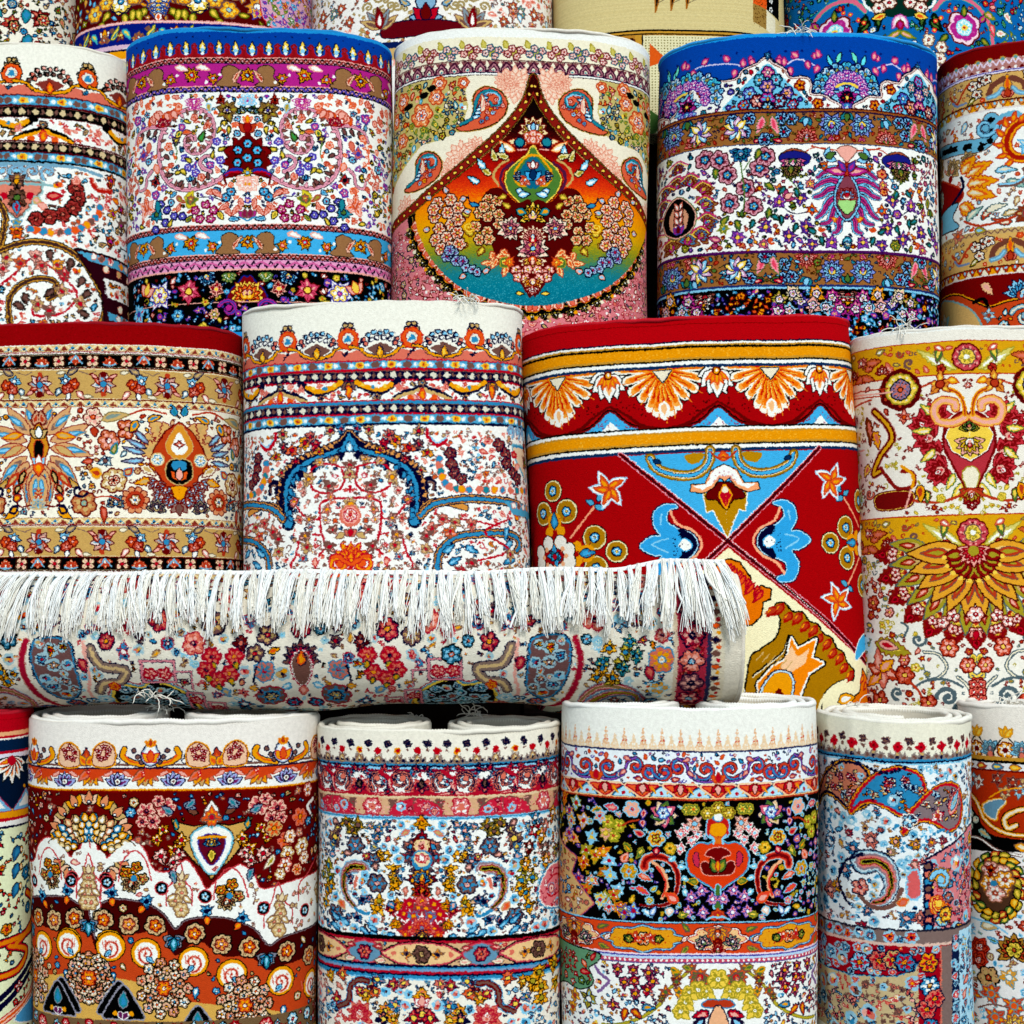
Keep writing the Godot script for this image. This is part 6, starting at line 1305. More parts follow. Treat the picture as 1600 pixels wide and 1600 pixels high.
func weave_back(L: Loom, n: int) -> void:          # the carpets of the topmost row: only their middles show
	match n:
		0:
			L.grid(40, 0, 1.0)
			L.bar(0, 400, Color("f3eddc")); L.bar(262, 275, Color("7a1420")); L.bar(265, 268, NV)
			for q in [[-140, 150, 16], [-100, 200, 18], [-60, 170, 16], [-10, 175, 20], [30, 195, 15], [60, 200, 20], [20, 235, 17], [-30, 240, 16], [90, 190, 16], [-80, 245, 15], [105, 230, 17], [130, 175, 18], [150, 230, 16], [0, 160, 14]]:
				L.st(L.at(q[0], q[1]), q[2], 7, [Color("3a1a1a"), [Color("b8403a"), Color("7a1a20"), Color("c8603a")][q[0] % 3], [TN, SA][q[1] % 2], [TN, OR][q[0] % 2]]); L.fl(L.at(q[0] + 4, q[1] + 3), q[2] * .5, 6, [BK, TN, RD, W])
			for q in [[60, 165, 30], [110, 165, 80], [115, 205, 100], [-40, 205, -60]]: L.lf(L.at(q[0], q[1], q[2]), 22, 7, [NV, TL, BL], .2)
			L.ln([[40, 200], [50, 225], [60, 240]], 2, GR)
			L.strew(-170, 120, 260, 258, Color("f3eddc"), 500, 8, 2.6, "lskf", [[BK, TN, SA, RD], [BK, GR, OL, RD], [DR, SA, TN, RU], [NV, BL, TN, W]]); L.bar(280, 420, Color("7a1a20")); L.strew(-170, 280, 260, 400, Color("7a1a20"), 200, 9, 3, "fs", [[BK, TN, SA, W], [NV, LB, W, RD]])
		1:
			L.grid(300, 0, 1.0)
			var mr := Color("5c0f14")
			L.bar(0, 190, mr)
			L.mir = true; L.axis = 245
			for q in [[185, 165, 18], [305, 162, 18]]: L.fl(L.at(q[0], q[1] - 5), q[2], 7, [NV, YE, W, BL])
			for k in 3: L.palm(L.at(245, 162 + k * 6, 180), 20 - k * 4, [Color("2a4a8a"), AM, W, YE, LB], 7, 210)
			for q in [[210, 150, 14], [285, 150, 14], [160, 155, 12], [140, 170, 14]]: L.fl(L.at(q[0], q[1]), q[2], 6, [BR, AM, YE, LB])
			for q in [[165, 170, 110], [205, 172, 80], [225, 170, 110], [190, 178, 60], [155, 185, 110], [275, 172, 80]]: L.lf(L.at(q[0], q[1], q[2]), 18, 5, [Color("4a5a14"), OL, YE], .3)
			L.lf(L.at(245, 178, 90), 15, 5, [DR, W, OR])
			L.mir = false
			L.st(L.at(395, 160), 20, 8, [BR, AM, TN, W]); L.st(L.at(395, 170), 11, 7, [PU, YE, OR, MG]); L.area([[405, 120], [400, 150], [420, 190], [500, 200], [500, 120]], [[2, RD], [0, Color("d8a8b8")]])
			L.strew(405, 120, 500, 192, Color("d8a8b8"), 240, 7, 2.6, "ksl", [[PU, MG, PK, W], [BR, OR, YE, RD], [GR, OL, LB, W], [BL, LB, W, RD]])
			L.strew(100, 100, 420, 186, mr, 200, 8, 3, "sl", [[BR, AM, TN, W], [Color("4a5a14"), OL, YE, W], [BL, LB, W, YE]])
			L.bar(189, 194, Color("e9a8a4")); L.bar(191, 192, W); L.bar(194, 226, Color("14287c"))
			L.rep(58, 215, 211, func(m: Transform2D, i: int):
				L.bud(m * Transform2D(0 if i % 2 else PI, Vector2.ZERO), 13, [DR, W, AM]); L.palm(m * Transform2D(0, Vector2(0, 6)), 10, [BR, AM, OR, RD, W], 5, 170)
				L.st(m * Transform2D(0, Vector2(29, 0)), 10, 5, [DR, BR, TN, YE]); L.lf(m * Transform2D(-.6, Vector2(12, 5)), 22, 4, [GR, YE, TL], -.4); L.lf(m * Transform2D(.5, Vector2(32, -8)), 18, 4, [BL, Color("5ac0b0"), YE], .4); L.disc(m, Vector2(14, -9), 4, BR))
			L.bar(226, 233, Color("d8b8c8")); L.bar(233, 236, NV); L.bar(236, 248, AM); L.bar(248, 420, Color("e8d8c8")); L.strew(80, 250, 500, 400, Color("e8d8c8"), 200, 8, 3, "fs", [[DR, SA, AM, RD], [NV, BL, LB, W]])
		2:
			L.grid(676, 0, 1.0)
			L.bar(0, 420, Color("f2eee6"))
			L.mir = true; L.axis = 665
			for q in [[620, 165, 0], [600, 185, 40], [640, 190, 90], [575, 165, 160], [610, 205, 200], [720, 165, 90], [590, 150, 10], [640, 205, 260]]: L.scroll(L.at(q[0], q[1], q[2]), 9, 1.3, 1.4, [Color("a89468"), Color("a89468")]); L.scroll(L.at(q[0] + 12, q[1] + 6, q[2] + 180), 7, 1.2, 1.2, [Color("a89468"), Color("a89468")])
			L.area([[665, 150], [650, 158], [655, 175], [640, 185], [665, 190]], [[2, NV], [0, Color("8ab0c8")]]); L.bud(L.at(665, 190), 28, [NV, RD, DR]); L.lf(L.at(640, 165, 200), 22, 5, [NV, Color("7aa8c0"), TN], .3, 3); L.ln([[600, 200], [640, 195], [665, 190]], 4, NV); L.area([[605, 195], [665, 190], [665, 210], [600, 215]], [[1.5, NV], [0, Color("6a1420")]])
			for a in [-60, -30, 30, 60, 0]: L.lf(L.at(737, 200, a - 90), 34, 6, [BR, [DR, Color("8a98a0"), TN][absi(a) / 30], BR], 0.1, 0)
			L.lf(L.at(737, 200, -90), 30, 6, [DR, Color("8a1420"), W])
			for q in [[505, 200, 18], [520, 165, 12], [545, 185, 10], [500, 165, 12], [800, 160, 10]]: L.st(L.at(q[0], q[1]), q[2], 7, [BR, [SA, TL, RU][q[0] % 3], TN, W])
			L.mir = false
			for q in [[800, 170], [830, 185], [845, 165], [820, 205], [850, 200]]: L.st(L.at(q[0], q[1]), 11, 6, [BR, [OR, TL, PK][q[0] % 3], AM, RU]); L.lf(L.at(q[0] + 8, q[1], 60), 14, 4, [BR, LB, W], .2)
			L.strew(470, 120, 890, 260, Color("f2eee6"), 360, 7, 2.4, "lsv", [[BR, OR, TN, RU], [BR, TL, LB, W], [Color("a89468"), TN, W, OR], [PK, SA, W, OR]]); L.bar(222, 232, Color("1a2a5a")); L.bar(232, 250, TN)
		3:
			L.grid(1043, 0, 1.0)
			var be := Color("dccb98")
			L.bar(0, 480, be)
			for i in 420: L.bar(i * .5, i * .5 + .5, be.lerp(Color("cbb880"), L.rng.randf() * .5))
			for k in 3:
				var m := L.at(1024 + k * 24, 150)
				L.fill(m, PackedVector2Array([Vector2(-4, -60), Vector2(24, -60), Vector2(0, 27 - k * 3), Vector2(-2, 27 - k * 3)]), Color("a86a2a")); L.fill(m, PackedVector2Array([Vector2(-1, -60), Vector2(21, -60), Vector2(0, 20 - k * 3)]), BK)
				for i in 14: L.fill(m, PackedVector2Array([Vector2(0, 12 - i * 6), Vector2(20, 2 - i * 6), Vector2(20, 3 - i * 6), Vector2(0, 13 - i * 6)]), Color("5a4a3a"))
			L.box(1176, 60, 1199, 160, OR); L.area([[1199, 60], [1222, 60], [1222, 170], [1199, 160]], [[0, BK]], true); L.area([[1176, 155], [1199, 160], [1199, 192], [1176, 184]], [[0, Color("a08048")]], true); L.area([[1199, 160], [1215, 170], [1215, 200], [1199, 192]], [[0, Color("e8e0c4")]], true)
			for i in 130: L.disc(L.at(L.rng.randf_range(1177, 1198), L.rng.randf_range(90, 190)), Vector2.ZERO, .8, Color("5a3a18"))
			for i in 5: L.fl(L.at(1207, 158 - i * 14), 4.5, 5, [BK, W, W, BK])
			L.bar(203, 206, BK); L.bar(206, 209, GD); L.bar(209, 211, BK); L.bar(211, 480, Color("b9853c")); L.box(985, 218, 995, 480, Color("5a2410"))
			L.box(900, 220, 990, 480, TN); L.box(984, 216, 989, 480, Color("3a1a10")); L.box(992, 212, 1002, 480, GD); L.box(1002, 213, 1222, 480, Color("e4dcb4")); L.box(1002, 212, 1004, 480, BK)
			for y in 60:
				for x in 44: L.disc(L.at(1008 + x * 4.8, 216 + y * 4.4), Vector2.ZERO, 1.0, Color("7a7040"))
			L.area([[1014, 226], [1042, 252], [1014, 262]], [[0, Color("d8642a")]], true); L.area([[1014, 330], [1042, 352], [1014, 372]], [[0, Color("4a6a3a")]], true)
			L.bar(400, 480, Color("8a6a3a"))
		4:
			L.grid(1411, 0, 1.0)
			var tb := Color("1f6fae")
			L.bar(0, 430, tb)
			L.mir = true; L.axis = 1402
			# pink arcs framing the great blossoms
			for e in [[8.5, Color("3fa890")], [6.0, Color("e0708a")]]: L.ln([[1350, 172], [1335, 155], [1310, 152], [1285, 165], [1268, 195], [1266, 230], [1275, 260], [1240, 275]], e[0], e[1])
			L.fl(L.at(1305, 200), 27, 7, [DR, Color("f4d8e0"), Color("f4d8e0"), W]); L.fl(L.at(1305, 200), 20, 7, [MG, MG, Color("c858a0"), W]); L.disc(L.at(1305, 200), Vector2.ZERO, 13, BL); L.fl(L.at(1305, 200), 12, 9, [Color("8fe0e8"), W, Color("8fe0e8"), YE]); L.disc(L.at(1305, 200), Vector2.ZERO, 5, YE); L.disc(L.at(1305, 200), Vector2.ZERO, 2, RD)
			for q in [[1305, 182, -90, GR], [1330, 212, 40, GR], [1282, 190, 230, MG], [1280, 215, 140, GR]]: L.lf(L.at(q[0], q[1], q[2]), 18, 4.4, [BK, q[3], OL])
			for q in [[1360, 200, 120], [1355, 190, 100], [1370, 190, 70]]: L.lf(L.at(q[0] - 4, q[1] - 12, q[2]), 26, 6, [BK, Color("0c2a1c"), GR], .3, 4)
			for q in [[1366, 150], [1386, 158], [1370, 170], [1395, 145]]: L.fl(L.at(q[0], q[1]), 9.4, 6, [Color("5a2a20"), Color("f6dcc8"), W, RD])
			L.area([[1402, 130], [1350, 130], [1352, 160], [1375, 180], [1402, 178]], [[0, Color("103a30")]]); L.ln([[1345, 140], [1352, 165], [1380, 182]], 4, W)
			for q in [[1366, 150], [1386, 160], [1370, 168], [1395, 145]]: L.fl(L.at(q[0], q[1]), 9.4, 6, [Color("5a2a20"), Color("f6dcc8"), W, RD])
			L.lf(L.at(1380, 178, 150), 22, 5, [BK, YE, OR], .2); L.lf(L.at(1402, 180, 120), 24, 5, [MG, Color("f0b8d0"), W]); L.lf(L.at(1402, 188, 90), 18, 5, [DR, Color("a8204a"), MG]); L.lf(L.at(1402, 205, 140), 26, 4, [GR, OL, PK], .2)
			for q in [[1445, 220], [1465, 232], [1462, 250], [1440, 240], [1455, 265]]: L.fl(L.at(q[0], q[1]), 9, 6, [BR, Color("f6e6c8"), W, RU])
			for q in [[1318, 170], [1328, 174], [1340, 185], [1348, 190], [1350, 205]]: L.disc(L.at(q[0], q[1]), Vector2.ZERO, 3.6, Color("e8403a")); L.disc(L.at(q[0], q[1]), Vector2.ZERO, 1.6, YE)
			L.mir = false
			for q in [[1535, 175, 10], [1545, 190, 60], [1570, 170, 30], [1555, 205, -20], [1240, 165, 40], [1255, 180, 100]]: L.lf(L.at(q[0], q[1], q[2]), 20, 6, [GR, [Color("e8506a"), W, OL][q[0] % 3], PK], .2, 3)
			L.strew(1190, 110, 1640, 420, tb, 700, 8, 2.6, "fslb", [[NV, RD, OR, YE], [GR, OL, LB, W], [DR, Color("e0507a"), PK, YE], [Color("123a60"), W, LB, YE], [BK, Color("3fa890"), GR, W]])


func weave_navy_lattice(L: Loom) -> void:          # D0: the right edge of a carpet
	L.grid(-448, 55, 3.2)                       # drawn in the coordinates of a strip 192 wide whose right end is the edge
	L.bar(40, 150, Color("b8142a")); L.bar(86, 90, Color("8a0c1a"))
	var st := [[150, 172, Color("f0b88a")], [172, 182, RD], [182, 192, W], [192, 250, Color("16304e")], [250, 262, RD], [262, 285, Color("e6e6f4")], [285, 292, NV], [292, 545, Color("12263e")], [545, 590, AM], [590, 606, RD], [606, 632, W], [632, 642, NV], [642, 1800, Color("e9f0c8")]]
	for q in st: L.bar(q[0], q[1], q[2])
	L.rep(60, 30, 300, func(m: Transform2D, i: int):
		for k in 7: L.lf(m * Transform2D(PI / 2 + (k - 3) * .42, Vector2(0, -2)), 40 - absi(k - 3) * 3, 6.4, [BK, W, Color("f4b070")]); L.lf(m * Transform2D(PI / 2 + (k - 3) * .42, Vector2(0, -2)), 24, 4, [RD, OR, AM], 0, 0, 0)
		L.disc(m, Vector2(0, 0), 8, RD)
		L.nest(m * Transform2D(0, Vector2(30, 78)), PackedVector2Array([Vector2(-26, 0), Vector2(0, -28), Vector2(26, 0)]), [[3, Color("a83a5a")], [1.4, Color("7fb8d8")], [-3, W]])
		L.disc(m, Vector2(26, 44), 3, AM))
	for e in [[16.0, BK], [12.0, RD], [7.0, Color("e08a1c")]]:
		L.ln([[200, 840], [140, 880], [80, 920], [60, 980], [90, 1010], [100, 1080], [60, 1150], [30, 1200], [-60, 1230]], e[0], e[1]); L.ln([[150, 900], [150, 1000], [130, 1100], [80, 1180]], e[0] * .8, e[1]); L.ln([[20, 1000], [50, 1060], [40, 1160], [0, 1250]], e[0], e[1]); L.ln([[-20, 1250], [20, 1300], [10, 1380], [-60, 1400]], e[0], e[1])
	L.ln([[60, 1010], [70, 1100], [100, 1150], [120, 1130]], 4, W); L.area([[100, 1000], [80, 1060], [100, 1100], [120, 1040]], [[2.4, BK], [0, W]])
	for q in [[110, 690, 60], [130, 650, 30], [0, 740, 90], [0, 830, 90], [150, 1260, 100], [0, 930, 90], [60, 640, 30]]: L.lf(L.at(q[0], q[1], q[2]), 24, 8, [BK, Color("2f6a94"), BL], .3); L.lf(L.at(q[0] + 10, q[1] + 6, q[2]), 12, 3, [BK, AM, W])
	L.fl(L.at(80, 1260), 14, 5, [BK, W, PK, OR])
	for e in [[22.0, NV], [3.0, Color("e9f0c8")]]: L.ln([[-80, 1560], [20, 1420], [80, 1360], [130, 1320]], e[0], e[1])
	for q in [[30, 1420], [60, 1390], [10, 1470], [90, 1370]]: L.fl(L.at(q[0], q[1]), 9, 4, [BK, [AM, RD, W][q[0] % 3], W, OR])
	for e in [[14.0, RD], [10.0, Color("f4c8b0")], [4.0, OR]]: L.ln([[-60, 1640], [60, 1500], [160, 1340], [220, 1260]], e[0], e[1])
	for q in [[140, 1460], [130, 1510], [160, 1500], [150, 1550]]: L.fl(L.at(q[0], q[1]), 10, 6, [BK, TN, AM, W])
	L.area([[0, 1640], [100, 1540], [190, 1580], [190, 1700]], [[2, W], [0, Color("5aa8d8")]])
	L.strew(-1000, 650, 150, 1700, Color("e9f0c8"), 300, 14, 4, "lfs", [[BK, RD, OR, W], [BK, Color("2f6a94"), BL, W], [BK, AM, OR, RD]])


func weave_maroon_medallion(L: Loom) -> void:      # D1
	L.grid(858, 108, 3.137)
	L.bar(100, 330, Color("f1ebe2"))
	L.axis = 730; L.mir = false
	L.bar(318, 330, BR); L.bar(328, 338, W); L.bar(338, 440, W); L.bar(336, 344, Color("3a2038"))
	L.rep(204, 730, 322, func(m: Transform2D, _i: int):
		for k in [-1, 1]:
			L.stroke(m, Loom.smooth(PackedVector2Array([Vector2(k * 12, 0), Vector2(k * 30, -4), Vector2(k * 44, -14), Vector2(k * 40, -26)])), 10.5, NV); L.stroke(m, Loom.smooth(PackedVector2Array([Vector2(k * 12, 0), Vector2(k * 30, -4), Vector2(k * 44, -14), Vector2(k * 40, -26)])), 7.6, AM); L.stroke(m, Loom.smooth(PackedVector2Array([Vector2(k * 18, -2), Vector2(k * 32, -6), Vector2(k * 41, -16)])), 2.6, OR)
			for q in [[20, -12], [26, -22], [52, -6], [56, -14], [14, -4]]: L.disc(m, Vector2(k * q[0], q[1]), 4.6, NV); L.disc(m, Vector2(k * q[0], q[1]), 3, [LB, W, BR][absi(int(q[0])) % 3])
			L.nest(m, Loom.smooth(PackedVector2Array([Vector2(k * 60, 0), Vector2(k * 58, -24), Vector2(k * 72, -34), Vector2(k * 88, -24), Vector2(k * 90, 0)]), true), [[3, AM], [1, DR], [0, Color("ecc4a4")]])
			for q in [[66, -22], [74, -27], [82, -20], [70, -12], [80, -10]]: L.st(m * Transform2D(0, Vector2(k * q[0], q[1])), 6, 5, [DR, Color("c03a4a"), W, DR])
		L.nest(m, Loom.smooth(PackedVector2Array([Vector2(0, 0), Vector2(-11, -8), Vector2(-11, -18), Vector2(0, -32), Vector2(11, -18), Vector2(11, -8)]), true), [[4, NV], [2, Color("a8b8d0")], [0, W]]); L.bud(m * Transform2D(0, Vector2(0, -4)), 18, [RD, AM, OR]); L.bud(m * Transform2D(0, Vector2(0, -28)), 11, [AM, OR, RU])
		var t := m * Transform2D(0, Vector2(102, 0))
		L.lf(t * Transform2D(-PI / 2, Vector2(0, 2)), 28, 9, [NV, RU, OR], 0, 3); L.lf(t * Transform2D(-2.4, Vector2(0, 0)), 18, 6, [BR, AM, OR], .2); L.lf(t * Transform2D(-.7, Vector2(0, 0)), 18, 6, [BR, AM, OR], -.2))
	L.rep(87, 840, 345, func(m: Transform2D, _i: int):
		L.fill(m, PackedVector2Array([Vector2(-44, 0), Vector2(44, 0), Vector2(44, 18), Vector2(30, 12), Vector2(10, 6), Vector2(-10, 6), Vector2(-30, 12), Vector2(-44, 18)]), Color("cf4f28"))
		for a in [-.9, -.45, 0, .45, .9]: L.lf(m * Transform2D(PI / 2 + a, Vector2(43.5, 2)), 26, 5.4, [Color("7a4a30"), [TN, AM, SA][absi(int(a * 9)) % 3], OR])
		L.st(m * Transform2D(0, Vector2(43.5, 6)), 7, 5, [RD, OR, W, RD])
		for a in [-1.1, -.5, 0, .5, 1.1]: L.lf(m * Transform2D(-PI / 2 + a, Vector2(0, 25)), 21, 5, [NV, Color("a8b4e0"), Color("7a2a6a")])
		L.disc(m, Vector2(0, 19), 6, NV); L.disc(m, Vector2(0, 19), 4, W); L.disc(m, Vector2(0, 19), 2, BR)
		for k in [-1, 1]: L.lf(m * Transform2D(0.5 * k + (PI if k < 0 else 0.0), Vector2(k * 8, 3)), 16, 3, [RU, PK], 0, 3))
	L.bar(428, 444, W); L.bar(440, 448, AM); L.bar(448, 456, Color("8a1a14")); L.bar(456, 1700, Color("6c0d10"))
	var mar := Color("6c0d10")
	# the stepped medallion: white scalloped belt, maroon, then gold
	for d in [0.0, 1.0]:
		var s := 1.0 if d == 0 else -1.0
		var belt := [[425, 700], [470, 740], [520, 780], [560, 730], [640, 690], [700, 740], [740, 830], [800, 850], [850, 830], [905, 790], [960, 860], [1000, 930], [1040, 900], [1100, 850], [1160, 820], [1220, 870], [1260, 945], [1400, 925], [1600, 900], [1700, 880], [1700, 1700], [425, 1700]]
		var p := []
		for q in belt: p.append([425 + (q[0] - 425) * s, q[1]])
		L.area(p, [[2.0, Color("c84a50")], [0, W]])
		var low := [[425, 1045], [480, 1010], [560, 980], [700, 1000], [790, 1050], [850, 1125], [900, 1085], [980, 1070], [1100, 1080], [1220, 1140], [1290, 1230], [1370, 1195], [1500, 1180], [1700, 1180], [1700, 1750], [425, 1750]]
		p = []
		for q in low: p.append([425 + (q[0] - 425) * s, q[1]])
		L.area(p, [[3, Color("3a3238")], [1.4, Color("8a7a80")], [0, Color("4d0c12")]])
		var red := [[425, 1120], [560, 1150], [700, 1140], [800, 1110], [850, 1250], [960, 1180], [1080, 1260], [1200, 1270], [1290, 1350], [1400, 1330], [1700, 1330], [1700, 1750], [425, 1750]]
		p = []
		for q in red: p.append([425 + (q[0] - 425) * s, q[1]])
		L.area(p, [[0, Color("c2502a")]])
		var gold := [[425, 1330], [560, 1360], [700, 1390], [800, 1450], [950, 1480], [1080, 1500], [1250, 1530], [1400, 1600], [1500, 1750], [425, 1750]]
		p = []
		for q in gold: p.append([425 + (q[0] - 425) * s, q[1]])
		L.area(p, [[0, Color("d6ac5e")]])
	L.mir = true; L.axis = 425
	# fan of buds over the belt
	for i in 7:
		var a := deg_to_rad(-90 + i * 24)
		L.bud(L.at(425 + cos(a) * 165, 690 + sin(a) * 175, rad_to_deg(a) + 90), 21, [BK, [Color("f0c8a8"), AM, TN][i % 3], Color("e0946a")]); L.disc(L.at(425 + cos(a) * 175, 690 + sin(a) * 185), Vector2.ZERO, 3, NV); L.disc(L.at(425 + cos(a) * 175, 690 + sin(a) * 185), Vector2.ZERO, 1.6, W)
	for r in 4:
		for i in 13:
			var a := deg_to_rad(-180 + i * 15 + r * 7)
			L.lf(L.at(425 + cos(a) * (62 + r * 34), 725 + sin(a) * (26 + r * 32), rad_to_deg(a)), 15, 5.6, [BK, [AM, TN, Color("d8946a"), BL][(i + r) % 4], [W, Color("f4e0b0")][i % 2]])
	L.area([[425, 735], [500, 750], [520, 790], [560, 740], [640, 700], [640, 780], [425, 800]], [[0, W]])
	# motifs on the white belt, swung round with it
	for q in [[425, 950, 0], [650, 870, 14], [870, 980, 6], [1110, 960, 14], [1330, 1110, 10], [1480, 1000, 10]]:
		var m := L.at(q[0], q[1], q[2])
		if int(q[0]) in [650, 1110]:
			L.ln([[q[0] - 75, q[1] + 20], [q[0] - 60, q[1] - 70], [q[0], q[1] - 130], [q[0] + 55, q[1] - 85], [q[0] + 85, q[1] + 20]], 2.2, Color("c84a50"))
			for k in [[0, -16], [-14, -4], [14, 0], [0, 2]]: L.fl(m * Transform2D(0, Vector2(k[0], k[1])), 8.4, 5, [BK, AM if k[1] else TN, RU, YE])
			L.palm(m * Transform2D(PI, Vector2(-2, 10)), 17, [BK, Color("d8bc8a"), Color("8a5a40"), RU, W], 7, 210); L.disc(m, Vector2(0, 2), 5, BL)
			for k in [-1, 1]: L.st(m * Transform2D(0, Vector2(k * 28, 32)), 12, 7, [NV, BL, LB, NV]); L.lf(m * Transform2D(PI / 2 + k * .4, Vector2(k * 26, 40)), 14, 5, [BK, OR, AM])
		else:
			L.ln([[q[0] - 62, q[1] + 30], [q[0] - 60, q[1] - 50], [q[0] - 30, q[1] - 90], [q[0], q[1] - 190], [q[0] + 30, q[1] - 90], [q[0] + 60, q[1] - 50], [q[0] + 62, q[1] + 30]], 2.0, Color("c84a50"))
			for k in 4: L.fl(m * Transform2D(0, Vector2([-2, 3, -6, 5][k], -24 + k * 13)), 8 + k * 1.2, 6, [Color("8a6a50"), TN, Color("e9d6b0"), SA])
			L.bud(m * Transform2D(0, Vector2(0, -30)), 14, [BR, TN, Color("e9d6b0")]); L.lf(m * Transform2D(.6, Vector2(6, -6)), 16, 4, [BR, TN, W]); L.lf(m * Transform2D(2.5, Vector2(-6, -6)), 16, 4, [BR, TN, W])
	for q in [[340, 880], [520, 895], [785, 925], [995, 965], [1265, 1040], [1445, 1085]]: L.disc(L.at(q[0], q[1]), Vector2.ZERO, 11, Color("c84a50")); L.disc(L.at(q[0], q[1]), Vector2.ZERO, 9.2, BK); L.fl(L.at(q[0], q[1]), 6, 5, [BK, LB, W, BR])
	# rosettes on the maroon ring
	for q in [[355, 1075, 0], [500, 1080, 1], [625, 1100, 0], [755, 1105, 1], [945, 1145, 1], [1070, 1200, 0], [1200, 1225, 1], [1370, 1270, 1], [1460, 1320, 0], [1530, 1350, 1]]:
		L.fl(L.at(q[0], q[1], 20), 16, 7, [BK, Color("d8b88a"), Color("8a6a4a"), OR]); L.fl(L.at(q[0], q[1]), 9, 5, [DR, OR if q[2] else Color("e8946a"), AM, W])
	for q in [[425, 1110], [845, 1180], [1280, 1290]]: L.palm(L.at(q[0], q[1], 180), 17, [BK, Color("8a8a98"), BL, TL, W], 5, 220); L.lf(L.at(q[0], q[1] - 15, 90), 22, 5, [NV, TL, LB])
	# white volutes rimmed with amber
	for q in [[320, 1200, 1], [535, 1210, -1], [710, 1240, 1], [940, 1280, -1], [1120, 1350, 1], [1345, 1410, -1], [1470, 1470, 1]]:
		var m := L.at(q[0], q[1], -30 if q[2] > 0 else 20) * Transform2D(Vector2(q[2], 0), Vector2(0, 1), Vector2.ZERO)
		L.disc(m, Vector2.ZERO, 24, BK); L.disc(m, Vector2.ZERO, 22.4, AM); L.disc(m, Vector2(0, 1), 18, Color("fbf6ee")); L.scroll(m * Transform2D(PI * .6, Vector2(0, 2)), 15, 1.4, 2.2, [PK, Color("b83a2a")]);
		for k in 5: L.ln([[q[0] - 40 + k * 16, q[1] - 30], [q[0] - 34 + k * 16, q[1] + 10 - k * 8]], 1.3, SA)
		L.lf(m * Transform2D(1.2, Vector2(-2, 6)), 13, 3.4, [NV, LB, BL]); L.lf(m * Transform2D(1.4, Vector2(-20, 36)), 17, 5, [NV, BL, W], .3)
	# heavy blossoms hanging over the gold
	for q in [[430, 1370, 30], [800, 1410, 36], [1180, 1510, 36], [1500, 1560, 30]]:
		for r in 3:
			for i in 11:
				var a := i * .571 + r * .3
				L.fl(L.at(q[0], q[1]) * Transform2D(0, Vector2(cos(a), sin(a) * 1.1) * q[2] * (1.0 - r * .3)), 8.4 - r, 5, [BK, [Color("d8b48a"), Color("e8c8a4"), Color("c8845a")][(i + r) % 3], [PK, W][i % 2], [OR, BL, AM][i % 3]])
		L.fl(L.at(q[0], q[1]), 11, 6, [DR, OR, AM, W])
	for q in [[280, 1480], [600, 1500], [960, 1600]]:
		L.area([[q[0], q[1] - 100], [q[0] - 50, q[1] - 40], [q[0] - 100, q[1] + 50], [q[0] - 60, q[1] + 60], [q[0] + 60, q[1] + 60], [q[0] + 100, q[1] + 50], [q[0] + 50, q[1] - 40]], [[2.6, Color("9a98a4")], [0, BK]]); L.lf(L.at(q[0], q[1] + 10, -90), 26, 7, [Color("8a8a98"), TL, BL]); L.disc(L.at(q[0] - 40, q[1] + 35), Vector2.ZERO, 4, AM); L.disc(L.at(q[0] + 40, q[1] + 35), Vector2.ZERO, 4, AM); L.lf(L.at(q[0] - 20, q[1] + 30, 60), 12, 4, [W, Color("6a2a5a")]); L.lf(L.at(q[0] + 20, q[1] + 30, 120), 12, 4, [W, Color("6a2a5a")])
	L.bar(1572, 1700, Color("7a6248")); L.strew(-200, 1575, 1700, 1690, Color("7a6248"), 100, 12, 5, "sf", [[BK, LB, W, RD], [DR, RD, PK, W]])
	L.mir = false
	# the vase in the upper right
	L.mir = true; L.axis = 1025
	L.area([[1025, 880], [985, 830], [940, 790], [890, 730], [910, 690], [880, 660], [850, 640], [835, 590], [870, 610], [940, 625], [1025, 610]], [[2, BK], [0, Color("d0a860")]], true); L.area([[1025, 850], [960, 780], [930, 700], [950, 650], [1025, 640]], [[4, Color("4a2a20")], [2.6, Color("7fc0d0")], [0, W]]); L.area([[1025, 810], [975, 750], [965, 690], [1025, 670]], [[1.6, PU], [0, Color("6a1a30")]]); L.bar(0, 1, W); L.palm(L.at(1025, 710), 13, [NV, BL, AM, OL, YE], 5, 180); L.ln([[960, 680], [1025, 675]], 4, AM); L.lf(L.at(1025, 740, 90), 18, 5, [BK, YE, OL])
	L.area([[1025, 500], [995, 540], [980, 600], [1025, 610]], [[2, Color("5a3a30")], [0, W]], true); L.st(L.at(1025, 580), 17, 7, [BR, OR, AM, RD]); L.lf(L.at(960, 560, 190), 20, 4, [BK, Color("7a5040")], .3); L.lf(L.at(860, 640, 250), 18, 4, [BK, TL, AM], .2)
	for q in [[880, 690, 12], [850, 740, 14], [780, 770, 14], [840, 800, 12], [870, 760, 11], [790, 640, 11], [760, 690, 10]]: L.st(L.at(q[0], q[1]), q[2], 7, [BK, [PK, AM, TN][q[0] % 3], [W, OR][q[1] % 2], RD])
	for q in [[800, 530, 17], [710, 550, 14], [740, 600, 12], [770, 500, 10], [690, 600, 10]]: L.fl(L.at(q[0], q[1]), q[2], 6, [DR, Color("f0c4b0"), Color("c85a60"), NV])
	for q in [[890, 515, 10], [940, 490, 120], [840, 560, 200], [830, 840, 60]]: L.lf(L.at(q[0], q[1], q[2]), 20, 6, [NV, Color("8a98a8"), TL], .2, 3)
	L.mir = false
